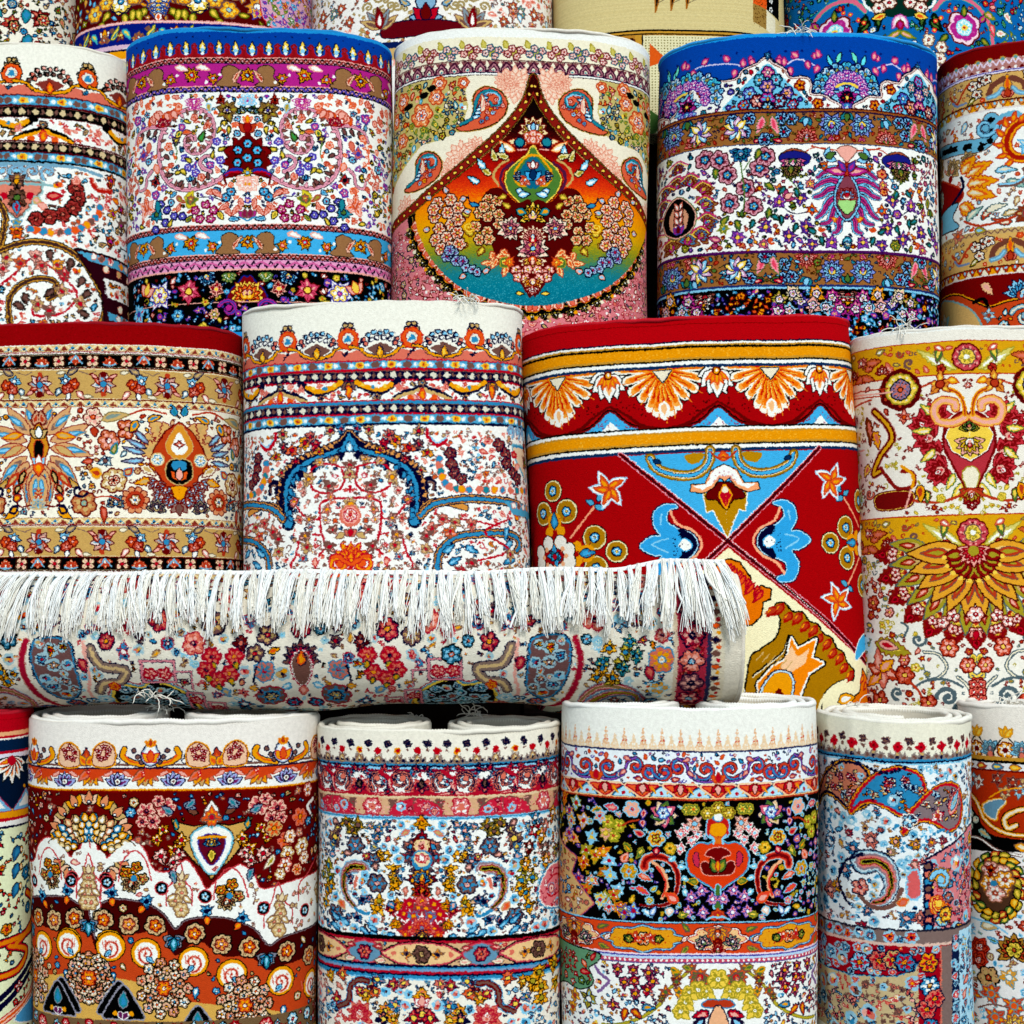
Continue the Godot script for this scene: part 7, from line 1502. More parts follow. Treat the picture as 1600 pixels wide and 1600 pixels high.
	for q in [[1310, 650, 14], [1360, 715, 14], [1370, 785, 13], [1360, 840, 13], [1340, 880, 10], [1420, 610, 15], [1430, 760, 15], [1410, 870, 10], [1480, 860, 12], [1450, 480, 12], [1380, 700, 11], [1440, 820, 11]]: L.fl(L.at(q[0], q[1]), q[2], 6, [DR, [Color("f0c4a0"), SA, TN][int(q[0] / 10) % 3], [W, OR][int(q[1] / 10) % 2], AM])
	L.ln([[1460, 600], [1450, 560], [1470, 530]], 6, W); L.lf(L.at(1490, 560, 80), 22, 6, [NV, AM, YE], .3); L.lf(L.at(1310, 780, 110), 26, 5, [BR, CR, OL], .3)
	L.strew(-100, 720, 1700, 1300, W, 160, 9, 4, "ltk", [[Color("7a4a40"), TN, PK, SA], [Color("a83a44"), PK, Color("f0dcc0"), OR], [BR, Color("d8bc8a"), W, RU]])
	L.strew(-100, 462, 1700, 1000, mar, 420, 9, 3, "fslp", [[BK, PK, AM, RU], [BK, TN, W, OR], [NV, BL, LB, W], [BR, SA, CR, AM]])
	L.strew(-100, 1000, 1700, 1600, Color("c2502a"), 160, 8, 3, "fl", [[BK, TN, W, OR], [NV, BL, LB, W]])
	L.strew(-100, 1000, 1700, 1600, Color("4d0c12"), 160, 9, 4, "fl", [[BK, TN, W, OR], [NV, BL, LB, W]])


func weave_blue_urns(L: Loom) -> void:            # D2
	L.grid(647, 152, 3.137)
	L.halo = LB
	L.bar(150, 330, Color("f2ecdc"))
	L.bar(300, 318, BR.lerp(BL, .5))
	L.rep(30.5, 350, 285, func(m: Transform2D, i: int):
		L.fill(m, PackedVector2Array([Vector2(-15, 8), Vector2(-11, -2), Vector2(-8, 2), Vector2(-4, -10), Vector2(-1, 1), Vector2(2, 1), Vector2(5, -9), Vector2(8, 2), Vector2(12, -2), Vector2(15, 8)]), Color("96857c"))
		L.disc(m, Vector2(0, -12), 5.4, [RD, AM, RD][absi(i) % 3]); L.disc(m, Vector2(1, -12), 3.4, Color("b81420")); L.fl(m * Transform2D(.4, Vector2(15.2, -23)), 5, 4, [NV, NV, BR, NV]); L.disc(m, Vector2(15.2, -13), 2, BR)
		L.lf(m * Transform2D(-PI / 2, Vector2(0, 8)), 13, 4, [BR, TN, CR])
		for k in 3: L.disc(m, Vector2(-9 + k * 9, 4), 2.4, NV))
	L.bar(312, 320, BL); L.bar(320, 327, NV); L.bar(327, 340, LB); L.bar(338, 470, W)
	# crimson scrolls
	var cr := Color("b02038")
	L.bar(338, 350, Color("8a1a3a"))
	L.rep(98, 560, 405, func(m: Transform2D, _i: int):
		L.palm(m * Transform2D(0, Vector2(0, 12)), 20, [cr, SA, NV, NV, RD], 7, 200); L.lf(m * Transform2D(-PI / 2, Vector2(0, 10)), 16, 5, [NV, BK, BR])
		for k in [-1, 1]:
			var t := m * Transform2D(Vector2(k, 0), Vector2(0, 1), Vector2.ZERO)
			L.scroll(t * Transform2D(2.2, Vector2(32, -3)), 17, 1.3, 6, [NV, SA, NV], 0, .3); L.stroke(t, Loom.smooth(PackedVector2Array([Vector2(8, 16), Vector2(24, 19), Vector2(46, 14), Vector2(50, -6), Vector2(66, -18)])), 7.4, cr); L.stroke(t, Loom.smooth(PackedVector2Array([Vector2(24, 19), Vector2(46, 14), Vector2(50, -6)])), 2.6, PK)
			for q in [[14, -14, BL], [52, 14, NV], [58, -2, LB], [8, -22, NV], [40, -22, cr]]: L.st(t * Transform2D(0, Vector2(q[0], q[1])), 7.6, 5, [NV, q[2], SA, RD]))
	L.strew(-100, 345, 1400, 465, W, 260, 6, 2.6, "ksl", [[cr, SA, RD, NV], [NV, BL, BR, LB], [cr, RD, SA, W]])
	L.bar(462, 472, cr); L.bar(470, 482, Color("e4cfa8")); L.bar(480, 565, Color("d9b08a"))
	L.rep(138, 750, 523, func(m: Transform2D, _i: int):
		L.fl(m, 14, 6, [cr, Color("d86a70"), W, RD]); L.disc(m, Vector2.ZERO, 6, SA)
		for k in [-1, 1]:
			L.fill(m, PackedVector2Array([Vector2(k * 24, -12), Vector2(k * 40, -12), Vector2(k * 31, 8)]), BR)
			L.nest(m, Loom.smooth(PackedVector2Array([Vector2(k * 28, 12), Vector2(k * 40, -6), Vector2(k * 69, -12), Vector2(k * 69, 12)]), true), [[1.5, BR], [0, Color("c8304a")]]))
	for i in 500:
		var x := L.rng.randf_range(-L.half, L.half)
		if L.rng.randf() < .8: L.disc(Transform2D.IDENTITY, Vector2(x, L.py(L.rng.randf_range(490, 558))), 1.2, [PK, Color("e8909a"), cr][i % 3])
	L.bar(562, 572, Color("b04a58")); L.bar(570, 588, LB); L.bar(575, 580, BL); L.bar(586, 1165, W)
	L.mir = true; L.axis = 560
	# column of blossoms on the axis
	L.st(L.at(560, 605), 13, 7, [BK, AM, OR, AM]); L.lf(L.at(500, 640, 150), 18, 5, [LB, SA, TN])
	for q in [[560, 680, 14, DR], [505, 720, 15, BR], [520, 780, 14, RD], [490, 770, 12, BR], [540, 830, 13, BR], [560, 860, 13, BL], [520, 880, 12, DR]]: L.st(L.at(q[0], q[1]), q[2], 7, [NV, q[3], [cr, SA][q[0] % 2], BL])
	L.fl(L.at(560, 720), 13, 5, [DR, Color("efd8a0"), PK, RD]); L.disc(L.at(560, 785), Vector2.ZERO, 16, BL); L.disc(L.at(560, 782), Vector2.ZERO, 12, Color("e8d8b0")); L.bud(L.at(560, 795), 13, [RD, PK, W])
	L.palm(L.at(560, 880), 18, [NV, AM, BL, OR, YE], 7, 200); L.palm(L.at(560, 940), 17, [BK, OR, RD, BK, AM], 7, 220)
	for q in [[440, 1010, 13, AM], [500, 1000, 13, RD], [470, 1050, 12, RD], [540, 1020, 12, BR], [520, 1060, 13, BL], [560, 985, 11, SA], [450, 1110, 12, BR], [500, 1120, 12, cr], [430, 1100, 11, AM], [410, 1030, 11, BK], [480, 1150, 10, OR]]: L.st(L.at(q[0], q[1]), q[2], 7, [BK if q[3] == AM else cr, q[3], [cr, TN][q[0] % 2], AM])
	L.palm(L.at(560, 1130), 22, [cr, SA, OR, AM, BL], 7, 190); L.palm(L.at(560, 1165), 14, [NV, OR, AM, RD, YE], 7, 200)
	for q in [[385, 770, 12, W], [420, 830, 13, AM], [350, 760, 9, AM], [430, 910, 14, AM], [420, 880, 10, OL], [340, 1030, 16, AM], [350, 990, 12, OL]]: L.st(L.at(q[0], q[1]), q[2], 5, [BK, AM, YE, q[3]])
	for q in [[235, 720, 14], [340, 905, 15], [320, 790, 10], [130, 1070, 13]]: L.fl(L.at(q[0], q[1]), q[2], 6, [NV, BR, BL, PK])
	for q in [[350, 640, 12], [390, 610, 10], [310, 620, 9], [340, 680, 10]]: L.st(L.at(q[0], q[1]), q[2], 6, [NV, BL, AM, PK])
	for q in [[190, 610, 14], [250, 620, 14], [220, 650, 12]]: L.st(L.at(q[0], q[1]), q[2], 6, [BK, Color("8a7a3a"), AM, BR])
	for q in [[130, 690, 18], [145, 640, 10], [120, 730, 10], [330, 725, 8], [290, 770, 8]]: L.st(L.at(q[0], q[1]), q[2], 7, [NV, [BL, BR, RD][q[0] % 3], TN, YE])
	for q in [[120, 600, 30], [130, 770, 160], [290, 970, 40], [400, 990, 60], [330, 800, 80], [180, 760, 10]]: L.lf(L.at(q[0], q[1], q[2]), 14, 5, [NV, [BR, BL, TN][q[0] % 3], PK])
	# curled feather: a big comma each side
	for e in [[25.0, LB], [21.0, Color("97838c")], [14.0, Color("e3c1b4")], [11.5, Color("a02a38")], [7.5, OL], [3.6, BK]]: L.ln([[270, 830], [215, 830], [180, 870], [175, 930], [190, 985], [230, 1030]], e[0], e[1], e[0] * .35)
	L.ln([[290, 850], [240, 880], [225, 950], [240, 1000]], 8, W); L.ln([[240, 880], [225, 930]], 5, SA); L.ln([[230, 1035], [280, 1060], [300, 1050]], 5, BL); L.lf(L.at(150, 1000, 50), 17, 5, [TN, SA, OR])
	for q in [[265, 990, 12], [240, 1080, 11], [190, 1090, 9], [290, 980, 9], [205, 880, 8]]: L.st(L.at(q[0], q[1]), q[2], 5, [NV, BL, SA, NV])
	for q in [[95, 840, 14], [105, 900, 14], [90, 960, 13], [80, 1030, 13], [110, 940, 12], [65, 890, 12]]: L.st(L.at(q[0], q[1]), q[2], 6, [BK, [AM, OL][q[0] % 2], YE, BL])
	for q in [[300, 1150, 10], [340, 1140, 200], [250, 1130, 20], [200, 1120, 200], [390, 1150, 20], [110, 1120, 20], [150, 1100, 200]]: L.lf(L.at(q[0], q[1], q[2]), 22, 5, [NV, BL, LB], .3, 4)
	L.strew(560, 592, 1500, 1150, W, 500, 8, 2.6, "kslk", [[NV, BL, TN, SA], [BK, AM, OR, W], [BR, SA, PK, RD], [NV, cr, SA, BR], [NV, BL, BR, PK]])
	L.mir = false
	# the rose at the right side
	L.area([[1190, 850], [1140, 920], [1130, 1000], [1180, 1050], [1260, 1060], [1300, 960], [1280, 860]], [[5, BL], [2.4, W], [0, Color("e0848a")]]); L.ln([[1170, 920], [1210, 900], [1230, 960], [1190, 1000], [1160, 980]], 3, RD); L.ln([[1200, 870], [1250, 900], [1260, 990]], 3, Color("b03048"))
	for q in [[1110, 660, 15, RD], [1140, 690, 13, AM], [1080, 740, 13, DR], [1160, 650, 11, SA], [1155, 760, 13, BR], [1160, 820, 13, AM], [1210, 780, 12, OL], [1110, 600, 12, BL], [1200, 590, 13, AM], [1060, 820, 12, AM]]: L.st(L.at(q[0], q[1]), q[2], 6, [BK, q[3], PK, W])
	L.strew(1120, 840, 1310, 1060, Color("e0848a"), 60, 9, 4, "fsv", [[Color("b03048"), RD, W, SA], [Color("a02040"), PK, W, RD]])
	L.strew(-300, 482, 1600, 562, Color("c8304a"), 260, 6, 2.4, "fk", [[cr, PK, SA, BR], [Color("7a1830"), Color("e8909a"), W, cr]])
	L.strew(-200, 592, 1500, 1150, W, 900, 7, 2.6, "kslk", [[NV, BL, TN, SA], [BK, AM, OR, W], [BR, SA, PK, RD], [NV, LB, BL, BR], [LB, TN, BR, PK]])
	L.bar(1160, 1178, BK); L.bar(1178, 1192, cr); L.bar(1192, 1300, Color("d9b48c"))
	L.rep(184, 560, 1247, func(m: Transform2D, _i: int):
		for p in [[0.0, 62.0, Color("ecc894")], [92.0, 28.0, Color("6f98b0")]]:
			var t := m * Transform2D(0, Vector2(p[0], 0))
			L.nest(t, PackedVector2Array([Vector2(-p[1], 0), Vector2(-p[1] * .6, -13), Vector2(0, -17), Vector2(p[1] * .6, -13), Vector2(p[1], 0), Vector2(p[1] * .6, 13), Vector2(0, 17), Vector2(-p[1] * .6, 13)]), [[4.6, BK if p[0] == 0 else cr], [2.6, Color("c85060")], [0, p[2]]])
		for k in [-1, 1]: L.st(m * Transform2D(0, Vector2(k * 24, 0)), 11, 4, [BR, AM, OR, NV]); L.disc(m, Vector2(k * 45, 0), 4, SA); L.lf(m * Transform2D(PI if k < 0 else 0.0, Vector2(k * 62, -10)), 16, 4, [BR, cr, PK]); L.lf(m * Transform2D(PI if k < 0 else 0.0, Vector2(k * 58, 12)), 18, 4, [BR, CR, PK])
		L.fl(m, 13, 6, [BK, BR, Color("5a4038"), TN]); L.fl(m * Transform2D(0, Vector2(92, 0)), 11, 6, [NV, cr, SA, OR]))
	L.strew(-200, 1195, 1500, 1300, Color("d9b48c"), 140, 6, 3, "lk", [[BR, cr, SA, W], [cr, SA, PK, NV], [NV, BL, LB, W]])
	for q in [[1300, 1318, NV], [1310, 1320, BL], [1318, 1336, Color("7f9fc0")], [1332, 1346, cr], [1344, 1352, NV], [1352, 1372, BL], [1368, 1376, LB], [1376, 1700, Color("f3eee0")]]: L.bar(q[0], q[1], q[2])
	L.mir = true
	for q in [[560, 1450, 14, AM], [560, 1540, 18, DR], [520, 1560, 15, RD], [380, 1530, 15, AM], [430, 1500, 14, BL], [370, 1570, 14, NV], [420, 1570, 13, AM], [160, 1370, 13, OR], [280, 1460, 14, AM], [330, 1440, 13, OR], [250, 1440, 10, RD], [340, 1380, 13, BL], [420, 1400, 12, cr], [470, 1390, 11, SA], [100, 1390, 12, AM], [90, 1470, 11, BL], [130, 1500, 13, RD], [300, 1400, 12, DR]]: L.st(L.at(q[0], q[1]), q[2], 7, [BK if q[3] == AM else NV, q[3], [SA, OR][q[0] % 2], YE])
	for e in [[12.0, BL], [9.0, DR], [4.0, BR]]: L.ln([[290, 1390], [240, 1390], [200, 1430], [190, 1500], [130, 1540]], e[0], e[1])
	L.palm(L.at(250, 1560), 24, [cr, SA, Color("c03a4a"), PK, W], 7, 230, 3); L.bud(L.at(560, 1500), 16, [cr, W, PK])
	L.mir = false
	for q in [[1120, 1360], [1190, 1340], [1130, 1430], [1200, 1440], [1130, 1490], [1090, 1400]]: L.st(L.at(q[0], q[1]), 17, 6, [BK, AM, YE, OL])
	L.strew(-200, 1385, 1500, 1690, Color("f3eee0"), 420, 8, 3, "kslk", [[NV, BL, TN, SA], [cr, SA, PK, RD], [BR, SA, PK, RD], [NV, LB, BL, BR]])


func weave_black_vase(L: Loom) -> void:           # D3
	L.grid(644, 100, 3.019)
	L.bar(90, 300, Color("f8f5ec"))
	L.rep(29, 785, 290, func(m: Transform2D, _i: int):
		for q in [[0, 1.0, Color("e8bb92")], [14.5, .72, Color("efd2ae")]]:
			var t := m * Transform2D(0, Vector2(q[0], 0))
			for k in 3: L.disc(t, Vector2(0, -9 - k * 8) * q[1], 4.4 - k, q[2]); L.disc(t, Vector2(0, -9 - k * 8) * q[1], 2.2 - k * .5, W)
			L.stroke(t, PackedVector2Array([Vector2(0, 0), Vector2(0, -32 * q[1])]), 1.4, q[2]); L.stroke(t, PackedVector2Array([Vector2(-6, -4), Vector2(0, -14), Vector2(6, -4)]), 1.3, q[2])
		L.disc(m, Vector2(-2, -12), 1.3, Color("c83a2a")); L.disc(m, Vector2(3, -13), 1.3, Color("c83a2a"))
		for k in 4: L.disc(m, Vector2(-10 + k * 7, -3), 2.6, Color("f2d8b4")))
	L.bar(288, 296, Color("f0d8b8")); L.bar(296, 304, Color("1c2a5a")); L.bar(304, 456, Color("eef4fa"))
	# red and blue running scrolls
	L.rep(190, 785, 384, func(m: Transform2D, _i: int):
		for k in [-1, 1]:
			var t := m * Transform2D(Vector2(k, 0), Vector2(0, 1), Vector2.ZERO)
			for p in [[20, 0, 17, 0.6], [62, -2, 15, 3.6], [84, 4, 17, -.4]]:
				L.scroll(t * Transform2D(p[3], Vector2(p[0], p[1])), p[2], 1.35, 5.0, [NV, Color("d8483a"), RU], 0, .2); L.scroll(t * Transform2D(p[3] + .25, Vector2(p[0], p[1])), p[2] * 1.12, .7, 2.2, [Color("5a3a8a"), BL])
			L.stroke(t, Loom.smooth(PackedVector2Array([Vector2(0, 17), Vector2(24, 19), Vector2(44, 10), Vector2(50, -8), Vector2(64, -18)])), 4.6, NV); L.stroke(t, Loom.smooth(PackedVector2Array([Vector2(0, 17), Vector2(24, 19), Vector2(44, 10), Vector2(50, -8), Vector2(64, -18)])), 2.8, Color("8a5ab0"))
			for q in [[44, -16, SA], [36, 16, BL], [46, 2, SA], [72, 16, RU]]: L.lf(t * Transform2D(q[0], Vector2(q[0], q[1])), 12, 3.4, [Color("5a2a6a"), q[2], PK], .3)
		L.bud(m * Transform2D(0, Vector2(0, 20)), 15, [RU, OR, RD]))
	L.strew(-100, 312, 1400, 448, Color("eef4fa"), 200, 5, 2.4, "lv", [[PU, SA, PK, W], [NV, BL, LB, W], [RU, OR, SA, W]])
	L.bar(454, 462, NV); L.bar(462, 524, Color("e9823a")); L.bar(462, 470, PK)
	L.rep(58.5, 785, 466, func(m: Transform2D, i: int):
		L.nest(m, Loom.smooth(PackedVector2Array([Vector2(-24, 0), Vector2(-10, 10), Vector2(0, 16), Vector2(10, 10), Vector2(24, 0)])), [[5, Color("f6d0a8")], [2, RD], [0, Color("e86a3a")]]); L.bud(m * Transform2D(PI, Vector2(0, -2)), 15, [DR, RD, PK])
		L.nest(m * Transform2D(0, Vector2(29.2, 0)), Loom.smooth(PackedVector2Array([Vector2(-16, 17), Vector2(-9, 9), Vector2(0, 3), Vector2(9, 9), Vector2(16, 17)])), [[3, NV], [1.6, BL], [0, Color("bfe4f2")]]); L.disc(m, Vector2(29.2, 12), 3, RD); L.stroke(m, PackedVector2Array([Vector2(14, 3), Vector2(20, 12)]), 3, AM); L.stroke(m, PackedVector2Array([Vector2(44, 3), Vector2(38, 12)]), 3, AM))
	L.bar(519, 526, Color("f6c890")); L.bar(524, 534, RU); L.bar(533, 1112, Color("0c0712"))
	var bk := Color("0c0712")
	L.mir = true; L.axis = 785
	# the vase and its bloom
	L.area([[785, 735], [740, 740], [700, 735], [660, 760], [640, 800], [650, 860], [690, 900], [740, 930], [785, 945]], [[3.0, LB], [1.6, BL], [0, Color("d94a22")]]); L.area([[690, 780], [670, 790], [672, 830], [695, 845]], [[1, NV], [0, Color("c83a58")]]); L.area([[785, 760], [745, 765], [725, 790], [760, 800], [785, 830]], [[1.4, PK], [0, Color("7a1018")]]); L.area([[725, 820], [705, 840], [720, 880], [785, 885], [760, 850]], [[1.4, PK], [0, Color("6a0c14")]]); L.lf(L.at(785, 870, -125), 23, 7, [BK, GR, OL], .1); L.lf(L.at(785, 820, 90), 16, 2.4, [RD, AM])
	L.area([[785, 600], [740, 620], [735, 690], [765, 710], [785, 710]], [[2.4, LB], [0, Color("c02a28")]]); L.area([[785, 640], [750, 650], [750, 690], [785, 700]], [[0, AM]]); L.area([[785, 590], [765, 600], [770, 620], [785, 625]], [[2, BL], [0, W]]); L.box(763, 705, 785, 735, Color("e07a2a")); L.ln([[745, 695], [765, 715], [760, 740]], 3, LB)
	L.ln([[785, 940], [780, 990], [772, 1045]], 9, LB); L.ln([[785, 940], [783, 990], [778, 1045]], 5.4, GR); L.palm(L.at(785, 1085), 13, [RU, OR, RD, RU, AM], 5, 190); L.ln([[730, 1100], [760, 1085], [785, 1090]], 3, LB); L.lf(L.at(690, 915, 170), 15, 5, [AM, GR, OL], .2)
	for q in [[610, 690], [660, 720], [610, 760], [690, 690], [640, 660]]: L.st(L.at(q[0], q[1]), 9.4, 6, [W, Color("d8485e"), PK, LB])
	L.st(L.at(675, 640), 15, 7, [BR, Color("f4c8b8"), OR, LB]); L.fl(L.at(640, 573), 8, 6, [OL, GR, YE, OR]); L.fl(L.at(670, 573), 8, 6, [OL, GR, YE, OR]); L.fl(L.at(735, 590), 9, 6, [OL, Color("7a5a20"), YE, W]); L.fl(L.at(785, 565), 9, 6, [OL, Color("7a5a20"), YE, W]); L.fl(L.at(560, 760), 8.4, 6, [OL, AM, YE, BK])
	# rosette of green and cream petals
	for i in 9: L.lf(L.at(530, 600, i * 40), 22, 8, [NV, [Color("e9c9a0"), GR, Color("d86a80")][i % 3], [W, OL][i % 2]], .1)
	L.fl(L.at(528, 595), 9, 6, [PU, LB, W, NV])
	L.fl(L.at(495, 715), 12.5, 6, [LB, AM, YE, OR]); L.fl(L.at(495, 715), 6, 5, [DR, OL, YE, RD]); L.lf(L.at(440, 700, 190), 17, 5, [LB, SA, RD], .2); L.lf(L.at(430, 760, 100), 18, 5, [OL, GR, YE], .3, 3); L.lf(L.at(380, 780, 220), 17, 5, [OL, GR, AM], .2, 3)
	L.fl(L.at(385, 580), 12.5, 6, [LB, Color("f0b090"), PK, RD]); L.lf(L.at(320, 580, 190), 22, 7, [LB, Color("d84a58"), PK], 0, 3); L.lf(L.at(250, 590, 170), 18, 7, [LB, AM, GR], 0, 3); L.lf(L.at(440, 580, 100), 14, 4, [PU, PK, RD]); L.lf(L.at(430, 630, 80), 11, 4, [PU, PK, RD])
	for q in [[275, 645], [325, 660], [300, 710]]: L.fl(L.at(q[0], q[1]), 9.4, 6, [OL, Color("8a9a2a"), YE, RD])
	L.ln([[415, 630], [370, 640], [340, 660]], 3, RU)
	# the big curled leaf
	for e in [[18.0, LB], [15.0, Color("e2a080")], [11.5, Color("c8382c")], [5.0, Color("7a0c1a")]]: L.ln([[440, 850], [450, 815], [500, 800], [560, 820], [595, 880], [590, 960], [555, 1020], [480, 1035], [420, 1030]], e[0], e[1], 3)
	L.ln([[480, 830], [530, 870], [545, 940], [520, 1000]], 5.4, Color("f0b48a")); L.ln([[500, 850], [540, 920], [525, 990]], 3, Color("d8483a"))
	for q in [[600, 850, -20], [615, 900, 0], [620, 960, 30], [560, 820, -60]]: L.lf(L.at(q[0], q[1], q[2]), 10, 4, [LB, Color("7fd0e0"), W], .3, 3)
	L.lf(L.at(410, 890, 10), 23, 6, [LB, Color("e0603a"), PK], .2, 4); L.lf(L.at(400, 950, 15), 24, 6, [LB, Color("d84a5a"), OR], .2, 4); L.fl(L.at(370, 875), 12, 6, [LB, Color("a8902a"), AM, RU]); L.lf(L.at(340, 830, -60), 16, 5, [SA, PK, OR]); L.lf(L.at(600, 1010, 200), 24, 7, [OR, Color("e0503a"), PK], .2); L.lf(L.at(490, 790, -70), 12, 5, [NV, RD, PK])
	for q in [[710, 960], [660, 990], [645, 1060], [715, 1065], [760, 1000]]: L.st(L.at(q[0], q[1]), 11, 7, [PU, Color("e8a4b8"), RD, W])
	L.lf(L.at(600, 1080, -20), 14, 5, [OL, GR, YE], .2, 3); L.lf(L.at(430, 1050, 30), 22, 5, [NV, LB, W], .2, 4); L.lf(L.at(470, 1080, -60), 17, 4, [NV, Color("8fb0e0"), W]); L.lf(L.at(560, 1040, 100), 14, 6, [LB, Color("f0c8b0"), W])
	L.mir = false
	# flowers to the left and the crenellated cream motif on the edge
	for q in [[90, 560, RU], [110, 610, AM], [140, 570, LB], [170, 650, Color("a8b4e0")], [120, 660, AM], [205, 725, LB], [95, 750, PK], [180, 790, OL], [220, 810, AM], [255, 790, OR], [280, 830, LB], [170, 850, RU], [260, 885, RU], [285, 900, LB], [205, 930, OR], [180, 980, OR], [150, 930, SA], [320, 970, LB], [300, 990, OR], [260, 1010, OL], [280, 1050, OR], [330, 1050, RU], [350, 1070, OL], [390, 1060, LB], [240, 1020, YE], [130, 740, PK], [110, 720, PK], [240, 620, PK], [265, 700, PK]]:
		L.st(L.at(q[0], q[1]), 13, 6, [[LB, AM, OL, PU][int(q[0] / 10) % 4], q[2], [AM, W][int(q[1] / 10) % 2], [RD, YE][int(q[0]) % 2]])
	L.area([[-60, 650], [60, 640], [80, 760], [140, 830], [120, 910], [210, 1040], [150, 1110], [-60, 1115]], [[3.4, Color("5a2a70")], [2, SA], [0, Color("d9b27c")]], true); L.strew(-60, 700, 200, 1100, Color("d9b27c"), 130, 9, 4, "lvs", [[NV, LB, BL, W], [RU, GR, OL, W], [BR, SA, W, RU]])
	L.strew(-200, 545, 1500, 1100, bk, 520, 7, 2.6, "slf", [[LB, OL, YE, RD], [PU, SA, PK, W], [OL, AM, YE, RU], [LB, Color("d84a5a"), PK, YE]])
	L.bar(1108, 1118, LB); L.bar(1114, 1120, NV); L.bar(1118, 1262, Color("d9522a"))
	L.rep(232, 785, 1190, func(m: Transform2D, _i: int):
		for p in [[0.0, 40.0, Color("f1c690"), DR], [116.0, 56.0, Color("e3a02c"), Color("2a4a7a")]]:
			var t := m * Transform2D(0, Vector2(p[0], 0))
			var q := PackedVector2Array()
			for i in 40:
				var a := TAU * i / 40
				var e := 1.0 + .12 * cos(a * 8.0)
				q.append(Vector2(cos(a) * p[1] * (0.82 + .2 * absf(cos(a))) * e, sin(a) * 17 * e))
			L.nest(t, q, [[4.4, p[3]], [2.6, W if p[0] == 0 else LB], [1.0, RD if p[0] == 0 else Color("7a4a10")], [0, p[2]]])
		L.palm(m * Transform2D(PI, Vector2(0, -10)), 22, [BR, OR, AM, DR, W], 7, 210); L.disc(m, Vector2(0, 6), 8, DR); L.palm(m * Transform2D(0, Vector2(0, 18)), 11, [DR, SA, RD, GR, W], 5, 190)
		for k in [-1, 1]:
			L.palm(m * Transform2D(k * .5, Vector2(k * 22, 6)), 13, [NV, Color("a8b088"), PK, GR, W], 7, 240)
			for q in [[96, 0, OR], [104, -2, RU], [128, 0, OR]]: L.st(m * Transform2D(0, Vector2(k * q[0], q[1])), 10, 5, [RU, q[2], W, RD])
			L.fl(m * Transform2D(0, Vector2(k * 92, 0)), 6, 5, [BK, GR, OL, YE]); L.fl(m * Transform2D(0, Vector2(k * 138, 1)), 6, 5, [BK, GR, OL, YE]); L.lf(m * Transform2D(-.6 * k + (PI if k < 0 else 0.0), Vector2(k * 44, -12)), 18, 4, [BR, GR, OL], .3, 3); L.lf(m * Transform2D(.6 * k + (PI if k < 0 else 0.0), Vector2(k * 46, 12)), 18, 4, [BR, OL, GR], -.3, 3); L.lf(m * Transform2D(-.8, Vector2(k * 56, 4)), 12, 3, [DR, W, PK])
		L.fl(m * Transform2D(0, Vector2(116, 0)), 10, 6, [BK, Color("e8d8b8"), OR, RD]))
	for i in 500: L.disc(Transform2D.IDENTITY, Vector2(L.rng.randf_range(-L.half, L.half), L.py(L.rng.randf_range(1125, 1255))), .7, Color("c8431e"))
	L.bar(1258, 1268, Color("f0dce4")); L.bar(1266, 1274, PU); L.bar(1272, 1284, Color("bfd8ee")); L.bar(1284, 1302, Color("c8506a")); L.dots(1291, 8, 2.0, W, 785); L.bar(1300, 1306, Color("6a5a90")); L.bar(1306, 1800, Color("f6f6f0"))
	L.mir = true
	for e in [[5.6, Color("6a6a20")], [3.6, Color("b8a838")]]: L.ln([[650, 1340], [590, 1390], [545, 1440], [510, 1500], [430, 1560], [330, 1600], [250, 1610]], e[0], e[1])
	for q in [[700, 1360, 14, OR], [660, 1330, 11, RU], [590, 1360, 12, AM], [590, 1390, 11, DR], [540, 1440, 11, RU], [600, 1440, 9, AM], [520, 1470, 8, BK]]: L.st(L.at(q[0], q[1]), q[2], 6, [BR, q[3], AM, GR])
	L.palm(L.at(700, 1370, 200), 19, [BR, OR, GR, RD, PK], 7, 210); L.lf(L.at(560, 1330, 20), 15, 4, [OL, AM, GR]); L.lf(L.at(620, 1320, 10), 15, 5, [BR, OL, GR], .2, 3)
	for q in [[785, 1380, 15], [690, 1430, 14], [650, 1440, 10], [630, 1490, 12], [610, 1530, 12], [730, 1435, 9]]: L.fl(L.at(q[0], q[1]), q[2], 6, [OL, YE, OL, W]); L.lf(L.at(q[0] + 10, q[1] + 10, 40), 13, 4, [OL, YE])
	L.area([[785, 1480], [740, 1475], [710, 1500], [750, 1510], [785, 1500]], [[2, BL], [0, RU]]); L.area([[785, 1510], [760, 1530], [740, 1600], [785, 1660]], [[2, NV], [0, Color("efb890")]]); L.lf(L.at(740, 1530, 150), 26, 8, [NV, RD, PK], .2, 4); L.lf(L.at(720, 1560, 130), 26, 8, [NV, Color("2a1a3a"), LB], .2, 4)
	for q in [[390, 1340], [460, 1350], [395, 1390], [455, 1430], [400, 1450], [320, 1340], [300, 1510], [480, 1390], [350, 1400]]: L.st(L.at(q[0], q[1]), 12, 6, [NV, [Color("a83a58"), RD][q[0] % 2], PK, AM])
	for q in [[380, 1530, 20], [430, 1520, -20], [350, 1520, 80]]: L.lf(L.at(q[0], q[1], q[2]), 20, 6, [NV, [OR, BL, RU][q[0] % 3], AM], .3, 4)
	L.st(L.at(190, 1500), 17, 6, [NV, OL, LB, W]); L.st(L.at(130, 1500), 14, 6, [BR, AM, YE, RU]); L.st(L.at(120, 1560), 13, 6, [BR, AM, YE, RU])
	L.ln([[220, 1340], [240, 1370], [280, 1400], [250, 1440], [230, 1460]], 5, Color("8a6a9a"))
	L.mir = false
